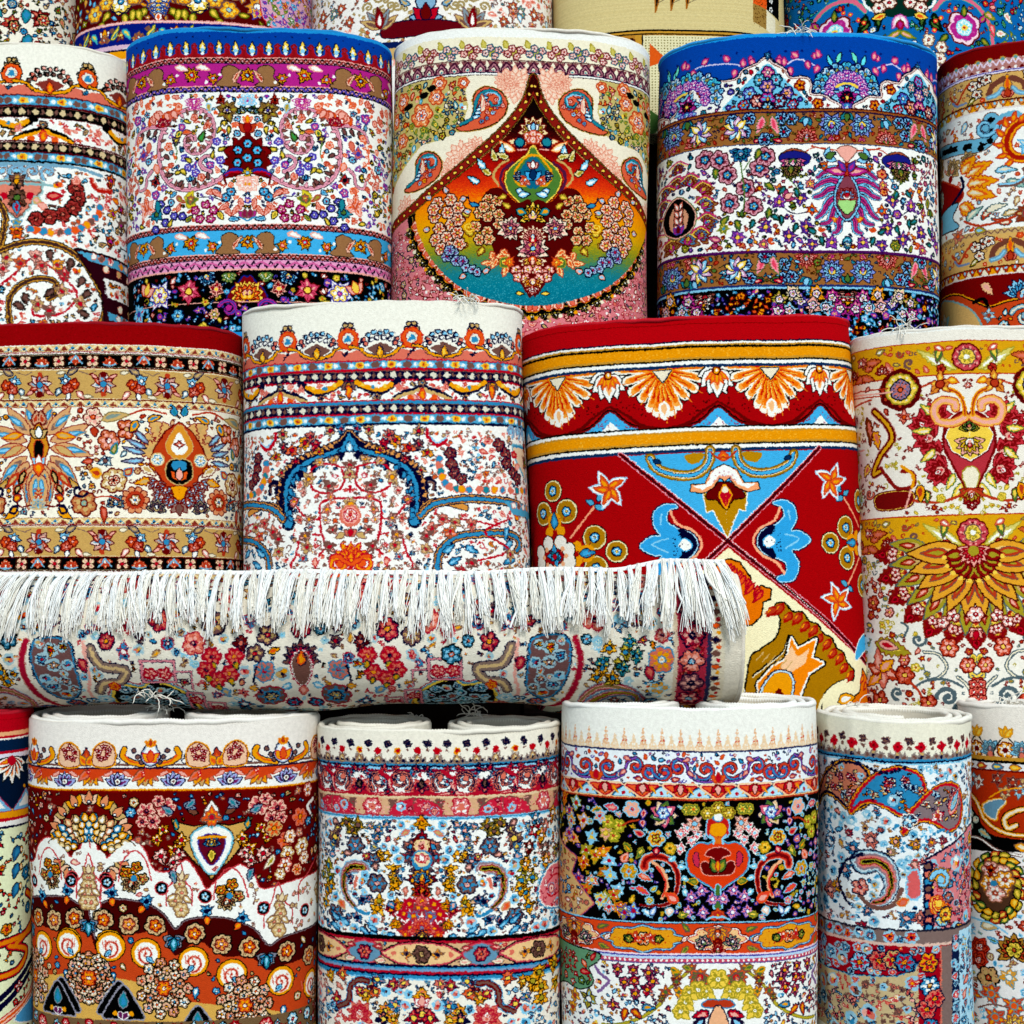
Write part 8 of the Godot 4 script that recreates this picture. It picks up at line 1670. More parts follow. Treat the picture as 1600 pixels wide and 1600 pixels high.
	L.area([[-60, 1280], [200, 1270], [230, 1310], [190, 1350], [210, 1420], [150, 1460], [90, 1450], [60, 1500], [-60, 1540]], [[2, BK], [0, Color("6d9a78")]]); L.strew(-60, 1290, 220, 1450, Color("6d9a78"), 90, 10, 4, "lfs", [[NV, OR, PK, W], [DR, RD, SA, W], [BK, GR, OL, LB]])
	L.strew(-200, 1312, 560, 1690, Color("f6f6f0"), 260, 7, 2.6, "slk", [[NV, Color("a83a58"), PK, AM], [BR, AM, YE, RU], [NV, LB, BL, W]]); L.strew(1010, 1312, 1500, 1690, Color("f6f6f0"), 260, 7, 2.6, "slk", [[NV, Color("a83a58"), PK, AM], [BR, AM, YE, RU], [NV, LB, BL, W]])


func weave_paisley_runner(L: Loom) -> void:        # D4: wound as a single roll
	L.grid(412, 175, 3.018)
	L.halo = Color("9cc8da")
	L.bar(170, 360, Color("f1ecd8")); L.bar(338, 350, Color("7a8a90"))
	L.rep(35, 430, 315, func(m: Transform2D, i: int):
		L.fill(m, PackedVector2Array([Vector2(-18, 12), Vector2(-11, -2), Vector2(-7, 5), Vector2(0, -6), Vector2(7, 5), Vector2(11, -2), Vector2(18, 12)]), Color("93857f"))
		L.fl(m * Transform2D(0, Vector2(0, -8)), 6.6, 4, [RD, Color("c01826"), RD, DR]); L.fl(m * Transform2D(.5, Vector2(17.5, -17)), 5.4, 4, [BR, NV, BR, BR]); L.disc(m, Vector2(17.5, -6), 3, BR); L.disc(m, Vector2(0, 3), 3, TN)
		for k in 3: L.disc(m, Vector2(-10 + k * 10, 8), 3, NV if k % 2 else BR))
	L.bar(350, 362, BL); L.bar(360, 368, NV); L.bar(368, 378, LB); L.bar(376, 1800, Color("eef3f2"))
	var bg := Color("eef3f2")
	# three paisleys leaning to the left under a beaded edge
	for q in [[200, 510, Color("cf8468"), 60, NV], [410, 520, BL, 56, RD], [640, 600, Color("8a7a7c"), 62, RD], [50, 490, Color("9fb0b0"), 50, BL], [860, 560, SA, 58, BL]]:
		var t := L.at(q[0] + 30, q[1] - 15, 262)
		var b := Loom.boteh_shape(38)
		L.nest(t, b, [[4.6, NV], [3.0, AM], [1.2, q[4]], [-3, q[2]]])
		for i in 16:
			var p: Vector2 = Vector2(L.rng.randf_range(-.7, .7), L.rng.randf_range(-1.4, .8)) * 38
			if Geometry2D.is_point_in_polygon(p, Loom.boteh_shape(31)): L.st(t * Transform2D(0, p), 9, 5, [NV, [TN, AM, RD, LB][i % 4], W, [RU, NV][i % 2]])
	L.lf(L.at(690, 620, -62), 48, 9, [RD, PK, TN], .05); L.lf(L.at(700, 600, -62), 34, 5, [NV, LB, Color("a8b4a0")], .05); L.st(L.at(620, 620), 13, 5, [RD, W, AM, RU]); L.fl(L.at(480, 640), 12, 5, [W, NV, LB, W])
	for i in 15: L.disc(L.at(180 + i * 20, 400 - sin(i * .5) * 16), Vector2.ZERO, 3.2, NV); L.disc(L.at(440 + i * 18, 730 + sin(i * .42) * 40), Vector2.ZERO, 3, BL)
	for q in [[320, 740, 17, SA], [240, 720, 8, RD], [250, 790, 14, BL], [120, 720, 15, RD], [110, 780, 12, BR], [120, 690, 14, AM], [80, 760, 12, SA], [120, 830, 12, BL], [120, 910, 17, AM], [100, 1000, 16, RD], [170, 1010, 16, SA], [190, 980, 13, AM], [140, 1060, 13, cr_of()], [220, 900, 15, BL], [470, 1100, 16, BL], [530, 1100, 13, SA], [300, 1080, 10, BL], [280, 1160, 12, RD], [420, 740, 11, AM], [510, 750, 11, AM], [590, 745, 10, SA], [650, 740, 9, RD], [400, 790, 10, TN]]: L.st(L.at(q[0], q[1]), q[2], 7, [NV, q[3], [BR, PK][q[0] % 2], [PK, AM][q[1] % 2]])
	# the comma feather
	for e in [[40.0, NV], [35.0, Color("7fa8bc")], [31.0, Color("cfe6ea")], [26.0, Color("97838c")], [19.0, Color("e08a80")], [12.0, Color("b0283a")], [8.0, OL], [4.0, BK]]: L.ln([[290, 850], [350, 840], [395, 890], [400, 960], [370, 1020], [320, 1040]], e[0], e[1], e[0] * .3)
	L.ln([[230, 1050], [200, 960], [220, 860], [290, 810]], 5, NV); L.ln([[270, 1010], [330, 1060], [410, 1040], [450, 960]], 7, BR); L.fl(L.at(275, 970), 13, 5, [NV, SA, PK, RD]); L.lf(L.at(430, 1040, -30), 20, 6, [TN, OR, SA])
	L.lf(L.at(490, 830, 40), 22, 7, [RD, BR, PK], .4); L.area([[480, 900], [520, 880], [530, 990], [480, 1000]], [[3, LB], [0, Color("d86a6a")]])
	# the strip of the long border turning away
	L.area([[560, 830], [620, 800], [820, 700], [900, 700], [900, 1700], [560, 1700]], [[3, NV], [0, Color("d9868a")]], true)
	L.strew(560, 760, 900, 1190, Color("d9868a"), 420, 13, 5, "kfsk", [[NV, RD, PK, AM], [RD, PK, W, AM], [NV, BL, LB, YE], [BK, AM, YE, RD], [NV, BR, SA, LB]])
	for k in 10: L.disc(L.at(570, 860 + k * 36), Vector2.ZERO, 9, NV); L.disc(L.at(570, 860 + k * 36), Vector2.ZERO, 5.4, [BR, SA, BL][k % 3])
	for e in [[12.0, AM], [7.0, LB]]: L.scroll(L.at(640, 930, 200), 19, 1.1, e[0], [NV, e[1], e[1]]); L.scroll(L.at(620, 1030, 30), 18, 1.1, e[0], [RD, e[1] if e[1] != LB else YE, RD])
	for q in [[740, 1180, AM], [750, 1220, YE], [640, 1110, LB], [660, 1090, AM]]: L.fl(L.at(q[0], q[1]), 12, 6, [NV, q[2], YE, RD])
	L.bar(1155, 1172, Color("2a2a3a")); L.bar(1165, 1225, Color("85716c")); L.strew(-200, 1150, 520, 1225, Color("85716c"), 60, 11, 5, "ks", [[NV, BL, RD, OR], [RD, OR, AM, NV], [BL, NV, SA, W]])
	L.bar(1222, 1240, Color("e0c0b0")); L.bar(1236, 1400, Color("a01428")); L.bar(1390, 1700, Color("c8b48c"))
	L.area([[-100, 1385], [230, 1400], [420, 1380], [500, 1350], [560, 1250], [560, 1750], [-100, 1750]], [[3, NV], [1.4, BL], [0, Color("c8b48c")]], true); L.strew(-100, 1390, 540, 1700, Color("c8b48c"), 420, 12, 4, "ksfk", [[NV, BL, LB, W], [NV, SA, PK, RD], [BR, Color("6a5048"), SA, NV], [RD, SA, CR, AM]])
	L.box(520, 1240, 625, 1700, Color("a01428")); L.box(625, 1240, 690, 1700, Color("85716c")); L.box(624, 1240, 632, 1700, SA); L.box(690, 1200, 740, 1700, Color("1c2a4a")); L.box(735, 1180, 1000, 1700, Color("b8dcea"))
	for q in [[270, 1330, LB], [350, 1310, SA], [410, 1300, TN], [460, 1310, BL], [570, 1310, AM], [575, 1420, BL], [560, 1530, SA], [580, 1620, BL], [600, 1480, SA]]: L.fl(L.at(q[0], q[1]), 15, 6, [NV, q[2], [RD, W][q[0] % 2], [AM, NV][q[1] % 2]])
	L.st(L.at(120, 1330), 30, 9, [NV, Color("b8485a"), BR, SA]); L.st(L.at(130, 1250), 17, 7, [NV, OR, RD, NV]); L.st(L.at(150, 1310), 13, 7, [W, PU, SA, RD]); L.st(L.at(110, 1420), 17, 7, [NV, AM, SA, RD])
	L.strew(520, 1240, 625, 1690, Color("a01428"), 120, 10, 5, "ks", [[NV, SA, TN, W], [NV, BL, LB, W]]); L.strew(-200, 1240, 540, 1380, Color("a01428"), 200, 10, 4, "ks", [[NV, SA, TN, W], [NV, BL, LB, W], [RD, OR, AM, W]])
	L.strew(690, 1200, 1000, 1690, Color("b8dcea"), 200, 11, 4, "ksl", [[NV, SA, PK, BL], [BL, AM, YE, RD], [NV, BL, LB, W]]); L.strew(680, 1200, 750, 1690, Color("1c2a4a"), 60, 8, 4, "ks", [[NV, BL, LB, SA], [RD, SA, PK, W]])
	for q in [Color("cf8468"), BL, Color("8a7a7c"), Color("9fb0b0")]: L.strew(-100, 380, 900, 760, q, 160, 11, 3, "ksl", [[NV, TN, AM, RD], [DR, SA, W, AM], [NV, LB, W, RU], [BK, AM, OR, W]])
	L.strew(-200, 385, 900, 1150, bg, 700, 8, 3, "kslk", [[NV, BL, LB, SA], [NV, SA, PK, RD], [BR, TN, AM, NV], [LB, BL, Color("cfe6ea"), W], [BL, NV, BL, LB]])


func cr_of() -> Color: return Color("a8283c")


func weave_rust_corner(L: Loom) -> void:          # D5: only the left edge shows
	L.grid(492, 55, 3.08)
	L.bar(30, 320, Color("f1e9de"))
	L.rep(47, 82, 310, func(m: Transform2D, _i: int):
		L.nest(m, Loom.smooth(PackedVector2Array([Vector2(-17, 0), Vector2(-15, -16), Vector2(0, -34), Vector2(15, -16), Vector2(17, 0)])), [[2, BK], [0, Color("efe0c8")]]); L.fl(m * Transform2D(0, Vector2(0, -14)), 12, 7, [DR, AM, W, RU]); L.disc(m, Vector2(0, -14), 4, DR)
		for a in [-.6, 0, .6]: L.lf(m * Transform2D(-PI / 2 + a, Vector2(0, -34)), 17, 4, [GD, AM, YE])
		L.palm(m * Transform2D(0, Vector2(23.5, -14)), 17, [Color("4a6a78"), LB, Color("8ab0b8"), BR, SA], 7, 210); L.lf(m * Transform2D(PI / 2, Vector2(23.5, -12)), 12, 4, [BR, SA]))
	for q in [[300, 320, GD], [318, 330, BK], [330, 366, Color("eef0f0")], [364, 374, DR], [372, 690, Color("b03c1c")], [690, 1800, Color("f0edea")]]: L.bar(q[0], q[1], q[2])
	L.rep(26, 100, 348, func(m: Transform2D, i: int): L.lf(m * Transform2D(0, Vector2(-8, 0)), 17, 4.6, [BR, [AM, RU, BL][absi(i) % 3], YE]))
	# black stem sweeping under the rust field
	L.area([[-100, 420], [60, 460], [110, 560], [170, 670], [280, 690], [420, 690], [420, 740], [-100, 740]], [[0, BK]])
	for e in [[9.0, Color("4a2010")], [6.4, AM], [2.4, CR]]: L.ln([[40, 450], [90, 460], [120, 520], [150, 600], [200, 650], [280, 670], [420, 660]], e[0], e[1])
	for e in [[11.0, BK], [8.0, AM], [4.4, CR]]: L.ln([[420, 540], [300, 545], [230, 590], [240, 640], [280, 620]], e[0], e[1])
	L.area([[160, 580], [150, 540], [190, 510], [230, 510], [200, 560], [190, 600]], [[3.4, AM], [1.6, CR], [0, Color("6f9ab0")]]); L.fl(L.at(105, 620), 17, 4, [BK, Color("b8c8b8"), CR, BR]); L.lf(L.at(130, 660, 20), 26, 6, [BK, Color("8ab0a8"), TN], .2, 4); L.st(L.at(75, 520), 13, 6, [BK, W, TN, BR])
	for q in [[110, 420, LB], [130, 430, W], [200, 405, DR], [230, 470, TN], [290, 460, LB], [80, 415, AM], [320, 420, TN], [260, 420, DR]]: L.st(L.at(q[0], q[1]), 12, 6, [BR, q[2], CR, RU])
	L.ln([[170, 500], [220, 460], [300, 440]], 2, AM)
	L.ln([[80, 720], [130, 700], [200, 750], [300, 770]], 5, BR); L.ln([[80, 720], [130, 702], [200, 750], [300, 768]], 2.4, W); L.ln([[60, 860], [90, 800], [80, 720]], 5, GD); L.lf(L.at(270, 720, 10), 26, 6, [BR, AM, CR], .2)
	# dark bell wreathed in leaves
	L.area([[210, 790], [150, 820], [110, 900], [120, 1000], [170, 1080], [240, 1060], [290, 960], [290, 850]], [[0, Color("5a4030")]])
	for i in 17:
		var a := i * .37
		for r in 2: L.lf(L.at(200 + cos(a) * (88 - r * 18), 930 + sin(a) * (150 - r * 25), rad_to_deg(a) + 60), 17, 5.6, [BK, [RU, OL, AM, GR][(i + r) % 4], YE], .2)
	for q in [[175, 850], [220, 860], [195, 900], [170, 920], [215, 930], [190, 960], [230, 890]]: L.fl(L.at(q[0], q[1]), 14, 6, [Color("8a5a40"), [Color("f2dcc0"), PK, AM][q[0] % 3], W, RU])
	L.disc(L.at(185, 912), Vector2.ZERO, 5, BL); L.st(L.at(175, 850), 10, 6, [DR, RU, AM, BK])
	L.st(L.at(90, 1070), 15, 6, [DR, RU, Color("9a2a20"), BK]); L.lf(L.at(140, 1130, -20), 26, 7, [BL, TN, CR], .3); L.ln([[110, 1095], [180, 1110], [240, 1150]], 3, LB)
	for q in [[135, 1235], [130, 1300]]: L.palm(L.at(q[0], q[1], 30), 18, [DR, Color("c8402a"), RU, PK, W], 5, 230)
	L.fl(L.at(165, 1375), 17, 6, [BK, Color("c89a6a"), TN, RU]); L.st(L.at(245, 1360), 17, 7, [Color("7a9aa0"), AM, CR, W]); L.palm(L.at(265, 1230), 28, [BK, Color("b8863a"), RU, OL, W], 9, 250); L.fl(L.at(265, 1225), 12, 6, [BK, YE, OL, RU]); L.lf(L.at(200, 1195, 190), 16, 4, [BL, LB, GR], .2, 3)
	for q in [[175, 1450], [265, 1495], [190, 1560], [110, 1470], [100, 1560]]: L.st(L.at(q[0], q[1]), 20, 7, [Color("6a9aa0"), Color("c8482a"), AM, OR])
	L.ln([[130, 1530], [180, 1500], [240, 1505]], 2.4, BR); L.palm(L.at(270, 1590), 20, [BR, AM, YE, OR, W], 7, 200); L.lf(L.at(70, 1500, 60), 20, 5, [BK, GR, OL])
	L.strew(-100, 700, 700, 1700, Color("f0edea"), 340, 9, 3, "slf", [[BR, TN, CR, RU], [LB, BL, W, RU], [DR, RU, SA, W], [Color("6a9aa0"), AM, YE, RU]])


func weave_fringed(L: Loom) -> void:               # the carpet rolled up and laid across: x runs along the roll, y round it
	L.grid(575, 55, 1.0)
	L.halo = Color("a9c9d2")
	var iv := Color("ece6d6")
	L.bar(0, 460, iv)
	var cr := Color("a82440")
	L.mir = false
	for d in [0, 478]:
		L.mir = true; L.axis = 487 + d * 0.0
		break
	# two mirrored halves about the middle of the visible length, as in a run of medallions
	for ax0 in [487.0]:
		L.axis = ax0; L.mir = true
		# the navy cloud with its yellow edge and stepped frames
		L.area([[205, 320], [200, 275], [215, 248], [245, 252], [262, 242], [290, 250], [318, 280], [318, 340], [210, 345]], [[9, cr], [7, Color("cfdcd8")], [5.4, BL], [2.8, AM], [0, BK]]); L.strew(205, 250, 318, 340, BK, 120, 8, 3.5, "ks", [[NV, BL, LB, TN], [NV, SA, TN, RD], [NV, TL, LB, W]])
		L.ln([[203, 330], [198, 275], [214, 246], [245, 251], [262, 240], [291, 249], [320, 280], [320, 335]], 4.0, YE)
		for e in [[10.0, NV], [6.6, Color("e0909a")]]:
			L.stroke(Transform2D.IDENTITY, L.map([[250, 205], [250, 240], [298, 240], [298, 205], [250, 205]]), e[0] * .55, e[1]); L.stroke(Transform2D.IDENTITY, L.map([[312, 320], [312, 262], [335, 262], [335, 320]]), e[0] * .55, e[1]); L.stroke(Transform2D.IDENTITY, L.map([[342, 320], [342, 282], [365, 282], [365, 320]]), e[0] * .55, e[1]); L.stroke(Transform2D.IDENTITY, L.map([[300, 222], [322, 222], [322, 255]]), e[0] * .4, e[1])
		for q in [[262, 225], [284, 225], [323, 280], [353, 300]]: L.fl(L.at(q[0], q[1]), 10, 5, [cr, RD, PK, SA])
		# taupe hooks and red stems
		for e in [[17.0, NV], [14.0, Color("8d786f")], [5.0, Color("d8bc8a")]]: L.ln([[175, 190], [190, 215], [225, 220], [215, 240], [190, 245], [180, 265]], e[0], e[1])
		L.fl(L.at(205, 250), 8, 5, [RD, AM, OR, AM]); L.ln([[165, 180], [170, 230], [165, 270], [180, 300]], 5, PK)
		for e in [[11.0, Color("c89a8a")], [8.0, cr]]: L.ln([[80, 180], [72, 215], [82, 260], [100, 300], [125, 335]], e[0], e[1])
		L.area([[95, 180], [90, 220], [105, 265], [128, 285], [150, 260], [148, 210], [140, 180]], [[4.4, NV], [2.6, BL], [0, Color("7a5a58")]]); L.strew(90, 180, 150, 285, Color("7a5a58"), 60, 9, 5, "ks", [[BK, AM, OR, RD], [NV, TN, SA, W], [NV, BL, LB, RD]])
		L.lf(L.at(158, 205, 60), 22, 7, [NV, cr, SA], .2); L.fl(L.at(138, 300), 14, 6, [BL, NV, SA, RD]); L.fl(L.at(165, 290), 10, 5, [NV, BL, W, TN]); L.fl(L.at(195, 315), 12, 6, [cr, SA, PK, NV]); L.fl(L.at(185, 285), 12, 6, [LB, Color("bcd8dc"), W, BL])
		# left: scroll like a snail, yellow asters
		for e in [[24.0, Color("c8dce0")], [20.0, Color("97838c")], [14.0, cr], [10.0, Color("e8b8a8")], [6.0, Color("9a7a50")]]: L.ln([[-20, 290], [0, 262], [40, 255], [66, 278], [70, 310], [50, 330]], e[0], e[1], e[0] * .4)
		for q in [[15, 220], [40, 225], [25, 245], [48, 240], [5, 200], [30, 195]]: L.st(L.at(q[0], q[1]), 13, 6, [BK, [AM, OL][q[0] % 2], YE, BL])
		for q in [[20, 285], [35, 300], [10, 305], [30, 320]]: L.st(L.at(q[0], q[1]), 11, 5, [NV, [BL, W, SA][q[0] % 3], TN, W])
		# dark flower on the axis and its satellites
		L.palm(L.at(487, 205), 28, [NV, BR, cr, BK, OR], 9, 200); L.area([[487, 195], [474, 206], [476, 232], [487, 246]], [[3, cr], [1.4, W], [0, BR]]); L.lf(L.at(487, 215, -90), 22, 6, [NV, OR, AM]); L.lf(L.at(487, 250, 90), 17, 6, [cr, SA, PK]); L.lf(L.at(470, 245, 150), 17, 5, [BL, LB, W])
		L.fl(L.at(432, 222), 15, 7, [BL, SA, Color("5a8aa0"), RD]); L.fl(L.at(438, 268), 22, 8, [cr, BR, BL, AM]); L.fl(L.at(438, 268), 12, 6, [BL, NV, TN, YE]); L.ln([[420, 215], [415, 240], [425, 260]], 2.4, NV); L.lf(L.at(420, 250, 190), 13, 5, [BR, AM, TN]); L.fl(L.at(470, 286), 12, 6, [cr, NV, BL, cr])
		for q in [[355, 200], [380, 225], [360, 235], [388, 200], [345, 220]]: L.fl(L.at(q[0], q[1]), 13, 6, [cr, RD, SA, [AM, NV][q[0] % 2]]); L.lf(L.at(q[0], q[1] + 8, 70), 12, 4, [NV, OL, AM])
		L.lf(L.at(368, 250, 60), 18, 6, [BL, Color("7f9fb8"), TN]); L.st(L.at(395, 285), 16, 7, [BL, NV, SA, W]); L.st(L.at(398, 180), 14, 7, [NV, DR, BR, SA])
		for q in [[420, 310, 20], [450, 315, 170], [480, 310, 10], [400, 325, 20], [380, 310, 170]]: L.lf(L.at(q[0], q[1], q[2]), 17, 5, [Color("6a9a98"), Color("a8ccc8"), W], .3, 3)
	L.mir = false
	for q in [[15, 0]]:
		pass
	# the right end: a second snail, the end border and the plain selvedge
	for e in [[24.0, BL], [20.0, Color("97838c")], [14.0, Color("e8b8a8")], [10.0, cr], [6.0, OL]]: L.ln([[915, 330], [920, 290], [950, 268], [985, 275], [990, 310]], e[0], e[1], e[0] * .4)
	for q in [[935, 215], [965, 225], [985, 205], [950, 240], [975, 185]]: L.st(L.at(q[0], q[1]), 13, 6, [BK, [AM, TL][q[0] % 2], YE, BL])
	L.fl(L.at(1022, 210), 20, 7, [BL, SA, AM, W]); L.fl(L.at(1020, 260), 13, 5, [LB, AM, TN, W]); L.lf(L.at(1000, 220, 60), 26, 7, [NV, cr, SA], .2); L.fl(L.at(1010, 300), 13, 6, [NV, BL, W, SA])
	L.halo = Color(0, 0, 0, 0)
	L.strew(-400, 60, 1040, 400, iv, 420, 19, 11, "fs", [[NV, cr, SA, AM], [cr, BL, NV, W], [NV, Color("7a5a58"), TN, RD], [BK, Color("2f6f8a"), LB, SA], [cr, SA, PK, NV]])
	L.halo = Color("a9c9d2")
	L.strew(-400, 60, 1040, 400, iv, 1600, 10, 3, "kslk", [[NV, BL, LB, SA], [cr, SA, PK, RD], [NV, SA, TN, AM], [BR, TN, AM, NV], [LB, Color("a8ccc8"), W, BL], [BK, AM, OR, RD]])
	L.box(1044, 0, 1090, 420, Color("b23c50")); L.box(1040, 0, 1046, 420, Color("d8c8b0"))
	for k in 9: L.fl(L.at(1067, 60 + k * 38), 18, 6, [NV, [cr, SA, Color("7a4a58")][k % 3], PK, [LB, NV][k % 2]]); L.st(L.at(1058 + (k % 2) * 18, 80 + k * 38), 11, 5, [DR, cr, SA, BR])
	L.box(1089, 0, 1097, 420, Color("3a3a58")); L.box(1096, 0, 1118, 420, Color("e6dcc4"))
	for k in 20: L.lf(L.at(1097, 20 + k * 20, 0), 12, 3.4, [BR, [BR, OR, NV][k % 3]]); L.disc(L.at(1106, 30 + k * 20), Vector2.ZERO, 3, [RD, AM, OR][k % 3])
	L.box(1116, 0, 1300, 420, Color("ece4d2"))


# ---------------------------------------------------------------------------------------------
# The loom: draws a woven design into an Image, in units of about 1.4 mm, x from the middle of
# the front of the roll, y down from its upper edge. Rows of knots end raggedly, as pile does.
class Loom:
	var im: Image
	var s := 1.25
	var w := 0
	var h := 0
	var half := 0.0            # half of the drawn width, in units
	var off := Vector2.ZERO
	var mir := false           # draw everything a second time, mirrored about axis
	var axis := 0.0
	var rag := 0.8             # how ragged the ends of the rows are, in texels
	var rng := RandomNumberGenerator.new()
	var bend_x: PackedFloat32Array = []   # distance along the bulging front for an x seen from the front
	var half_w := 100.0
	var halo := Color(0, 0, 0, 0)   # a ring of this colour round every strewn flower
	var zc := 0.0              # the drawing's own coordinates: its middle, its upper edge, its points per unit
	var zt := 0.0
	var shift := 0.0
	var zf := 1.0

	func _init(half_width: float, front: PackedFloat32Array, height: float, sd: int, fill: Color, texels := 1.25):
		s = texels
		half_w = half_width
		bend_x = front
		half = front[front.size() - 1] + 70.0
		w = int(half * 2 * s); h = int(height * s)
		off = Vector2(half, 0)
		rng.seed = sd
		im = Image.create(w, h, false, Image.FORMAT_RGB8)
		im.fill(fill)

	func ax(x: float) -> float:
		var t := absf(x) / half_w
		var n := bend_x.size() - 1
		if t >= 1.0:
			return signf(x) * (bend_x[n] + (absf(x) - half_w))
		var i := int(t * n)
		return signf(x) * lerpf(bend_x[i], bend_x[i + 1], t * n - i)

	func grid(c: float, t: float, f: float) -> void:
		zc = c; zt = t; zf = f

	func px(x: float) -> float: return ax((x - zc) / zf + shift)
	func py(y: float) -> float: return (y - zt) / zf

	func at(x: float, y: float, a := 0.0, k := 1.0) -> Transform2D:
		return Transform2D(deg_to_rad(a), Vector2(k, k), 0, Vector2(px(x), py(y)))

	func map(pts: Array) -> PackedVector2Array:
		var r := PackedVector2Array()
		for p in pts:
			r.append(Vector2(px(p[0]), py(p[1])))
		return r

	func texel(m: Transform2D, flip: bool) -> Transform2D:
		var t := m
		if flip:
			t = Transform2D(Vector2(-1, 0), Vector2(0, 1), Vector2(2 * px(axis), 0)) * t
		return Transform2D(0, Vector2(s, s), 0, off * s) * t

	func fill(m: Transform2D, pts: PackedVector2Array, c: Color) -> void:
		rows(texel(m, false) * pts, c)
		if mir:
			rows(texel(m, true) * pts, c)

	func rows(q: PackedVector2Array, c: Color) -> void:
		var n := q.size()
		if n < 3: return
		var y0 := INF; var y1 := -INF
		for p in q:
			y0 = minf(y0, p.y); y1 = maxf(y1, p.y)
		var a := maxi(0, int(floor(y0))); var b := mini(h - 1, int(ceil(y1)))
		for y in range(a, b + 1):
			var yy := y + 0.5
			var xs := PackedFloat32Array()
			var p := q[n - 1]
			for i in n:
				var r := q[i]
				if (p.y <= yy) != (r.y <= yy):
					xs.append(p.x + (yy - p.y) / (r.y - p.y) * (r.x - p.x))
				p = r
			xs.sort()
			for i in range(0, xs.size() - 1, 2):
				var x0 := int(roundf(xs[i] + rng.randf_range(-rag, rag)))
				var x1 := int(roundf(xs[i + 1] + rng.randf_range(-rag, rag)))
				if x1 > x0:
					im.fill_rect(Rect2i(x0, y, x1 - x0, 1), c)

	func disc(m: Transform2D, p: Vector2, r: float, c: Color) -> void:
		var k := m.x.length() * s * r
		_disc(texel(m, false) * p, k, c)
		if mir:
			_disc(texel(m, true) * p, k, c)

	func _disc(p: Vector2, r: float, c: Color) -> void:
		if r < 0.75:
			im.fill_rect(Rect2i(int(p.x), int(p.y), 1, 1), c)
			return
		for y in range(maxi(0, int(p.y - r)), mini(h, int(p.y + r) + 1)):
			var d := r * r - (y + 0.5 - p.y) * (y + 0.5 - p.y)
			if d <= 0: continue
			d = sqrt(d)
			var x0 := int(roundf(p.x - d + rng.randf_range(-rag, rag) * 0.7))
			var x1 := int(roundf(p.x + d + rng.randf_range(-rag, rag) * 0.7))
			if x1 > x0:
				im.fill_rect(Rect2i(x0, y, x1 - x0, 1), c)

	func stroke(m: Transform2D, pts: PackedVector2Array, wd: float, c: Color, wd2 := -1.0) -> void:
		if wd2 < 0: wd2 = wd
		var k := m.x.length() * s
		_stroke(texel(m, false) * pts, wd * k, wd2 * k, c)
		if mir:
			_stroke(texel(m, true) * pts, wd * k, wd2 * k, c)

	func _stroke(q: PackedVector2Array, wd: float, wd2: float, c: Color) -> void:
		var n := q.size()
		for i in n - 1:
			var a := q[i]; var b := q[i + 1]
			var d := a.distance_to(b)
			var wh := maxf(1.0, lerpf(wd, wd2, float(i) / maxi(1, n - 1)))
			var st := maxi(1, int(ceil(d / maxf(0.8, wh * 0.35))))
			for j in st:
				var p := a.lerp(b, float(j) / st)
				if wh < 3.2:
					var e := int(roundf(wh))
					im.fill_rect(Rect2i(int(p.x - wh * 0.5 + rng.randf_range(0, rag)), int(p.y - wh * 0.5 + 0.5), e, e), c)
				else:
					_disc(p, wh * 0.5, c)

	# --- shapes ------------------------------------------------------------------------------
	static func smooth(p: PackedVector2Array, closed := false, n := 5) -> PackedVector2Array:
		var r := PackedVector2Array()
		var k := p.size()
		for i in (k if closed else k - 1):
			var a := p[(i - 1 + k) % k] if closed or i > 0 else p[0]
			var b := p[i]; var c := p[(i + 1) % k]
			var d := p[(i + 2) % k] if closed or i + 2 < k else p[k - 1]
			for j in n:
				r.append(b.cubic_interpolate(c, a, d, float(j) / n))
		if not closed: r.append(p[k - 1])
		return r

	func bar(y0: float, y1: float, c: Color) -> void:
		y0 = py(y0); y1 = py(y1)
		im.fill_rect(Rect2i(0, int(roundf(y0 * s)), w, maxi(1, int(roundf(y1 * s)) - int(roundf(y0 * s)))), c)
		if y1 - y0 > 2.0 and rag > 0.3:
			for e in [y0, y1]:
				for x in range(0, w, 3):
					if rng.randf() < 0.33:
						im.fill_rect(Rect2i(x, int(roundf(e * s)) - (1 if e == y0 else 0), 2, 1), c)

	func box(x0: float, y0: float, x1: float, y1: float, c: Color) -> void:
		fill(Transform2D.IDENTITY, map([[x0, y0], [x1, y0], [x1, y1], [x0, y1]]), c)

	func wave(y: float, amp: float, period: float, wd: float, c: Color, phase := 0.0) -> void:
		y = py(y)
		var p := PackedVector2Array()
		var x := -half
		while x < half:
			p.append(Vector2(x, y + amp * sin(TAU * ((x) / period + phase))))
			x += maxf(1.0, period / 8.0)
		_stroke(texel(Transform2D.IDENTITY, false) * p, wd * s, wd * s, c)

	func zig(y0: float, y1: float, period: float, wd: float, c: Color, phase := 0.0) -> void:
		var p := PackedVector2Array()
		y0 = py(y0); y1 = py(y1)
		var i := 0
		var x := -half + fposmod(phase, 1.0) * period - period
		while x < half + period:
			p.append(Vector2(x, y0 if i % 2 else y1))
			x += period * 0.5; i += 1
		_stroke(texel(Transform2D.IDENTITY, false) * p, wd * s, wd * s, c)

	func rep(period: float, x0: float, y: float, f: Callable) -> void:    # f(place, number) along a border
		x0 = px(x0)
		var i := int(ceil((-half - x0) / period)) - 1
		while x0 + i * period < half + period:
			f.call(Transform2D(0, Vector2(x0 + i * period, py(y))), i)
			i += 1

	func tri(y0: float, y1: float, period: float, wd: float, c: Color, x0 := 0.0) -> void:
		var d := py(y0) - py(y1)
		rep(period, x0, y1, func(m: Transform2D, _i: int): fill(m, PackedVector2Array([Vector2(-wd, 0), Vector2(0, d), Vector2(wd, 0)]), c))

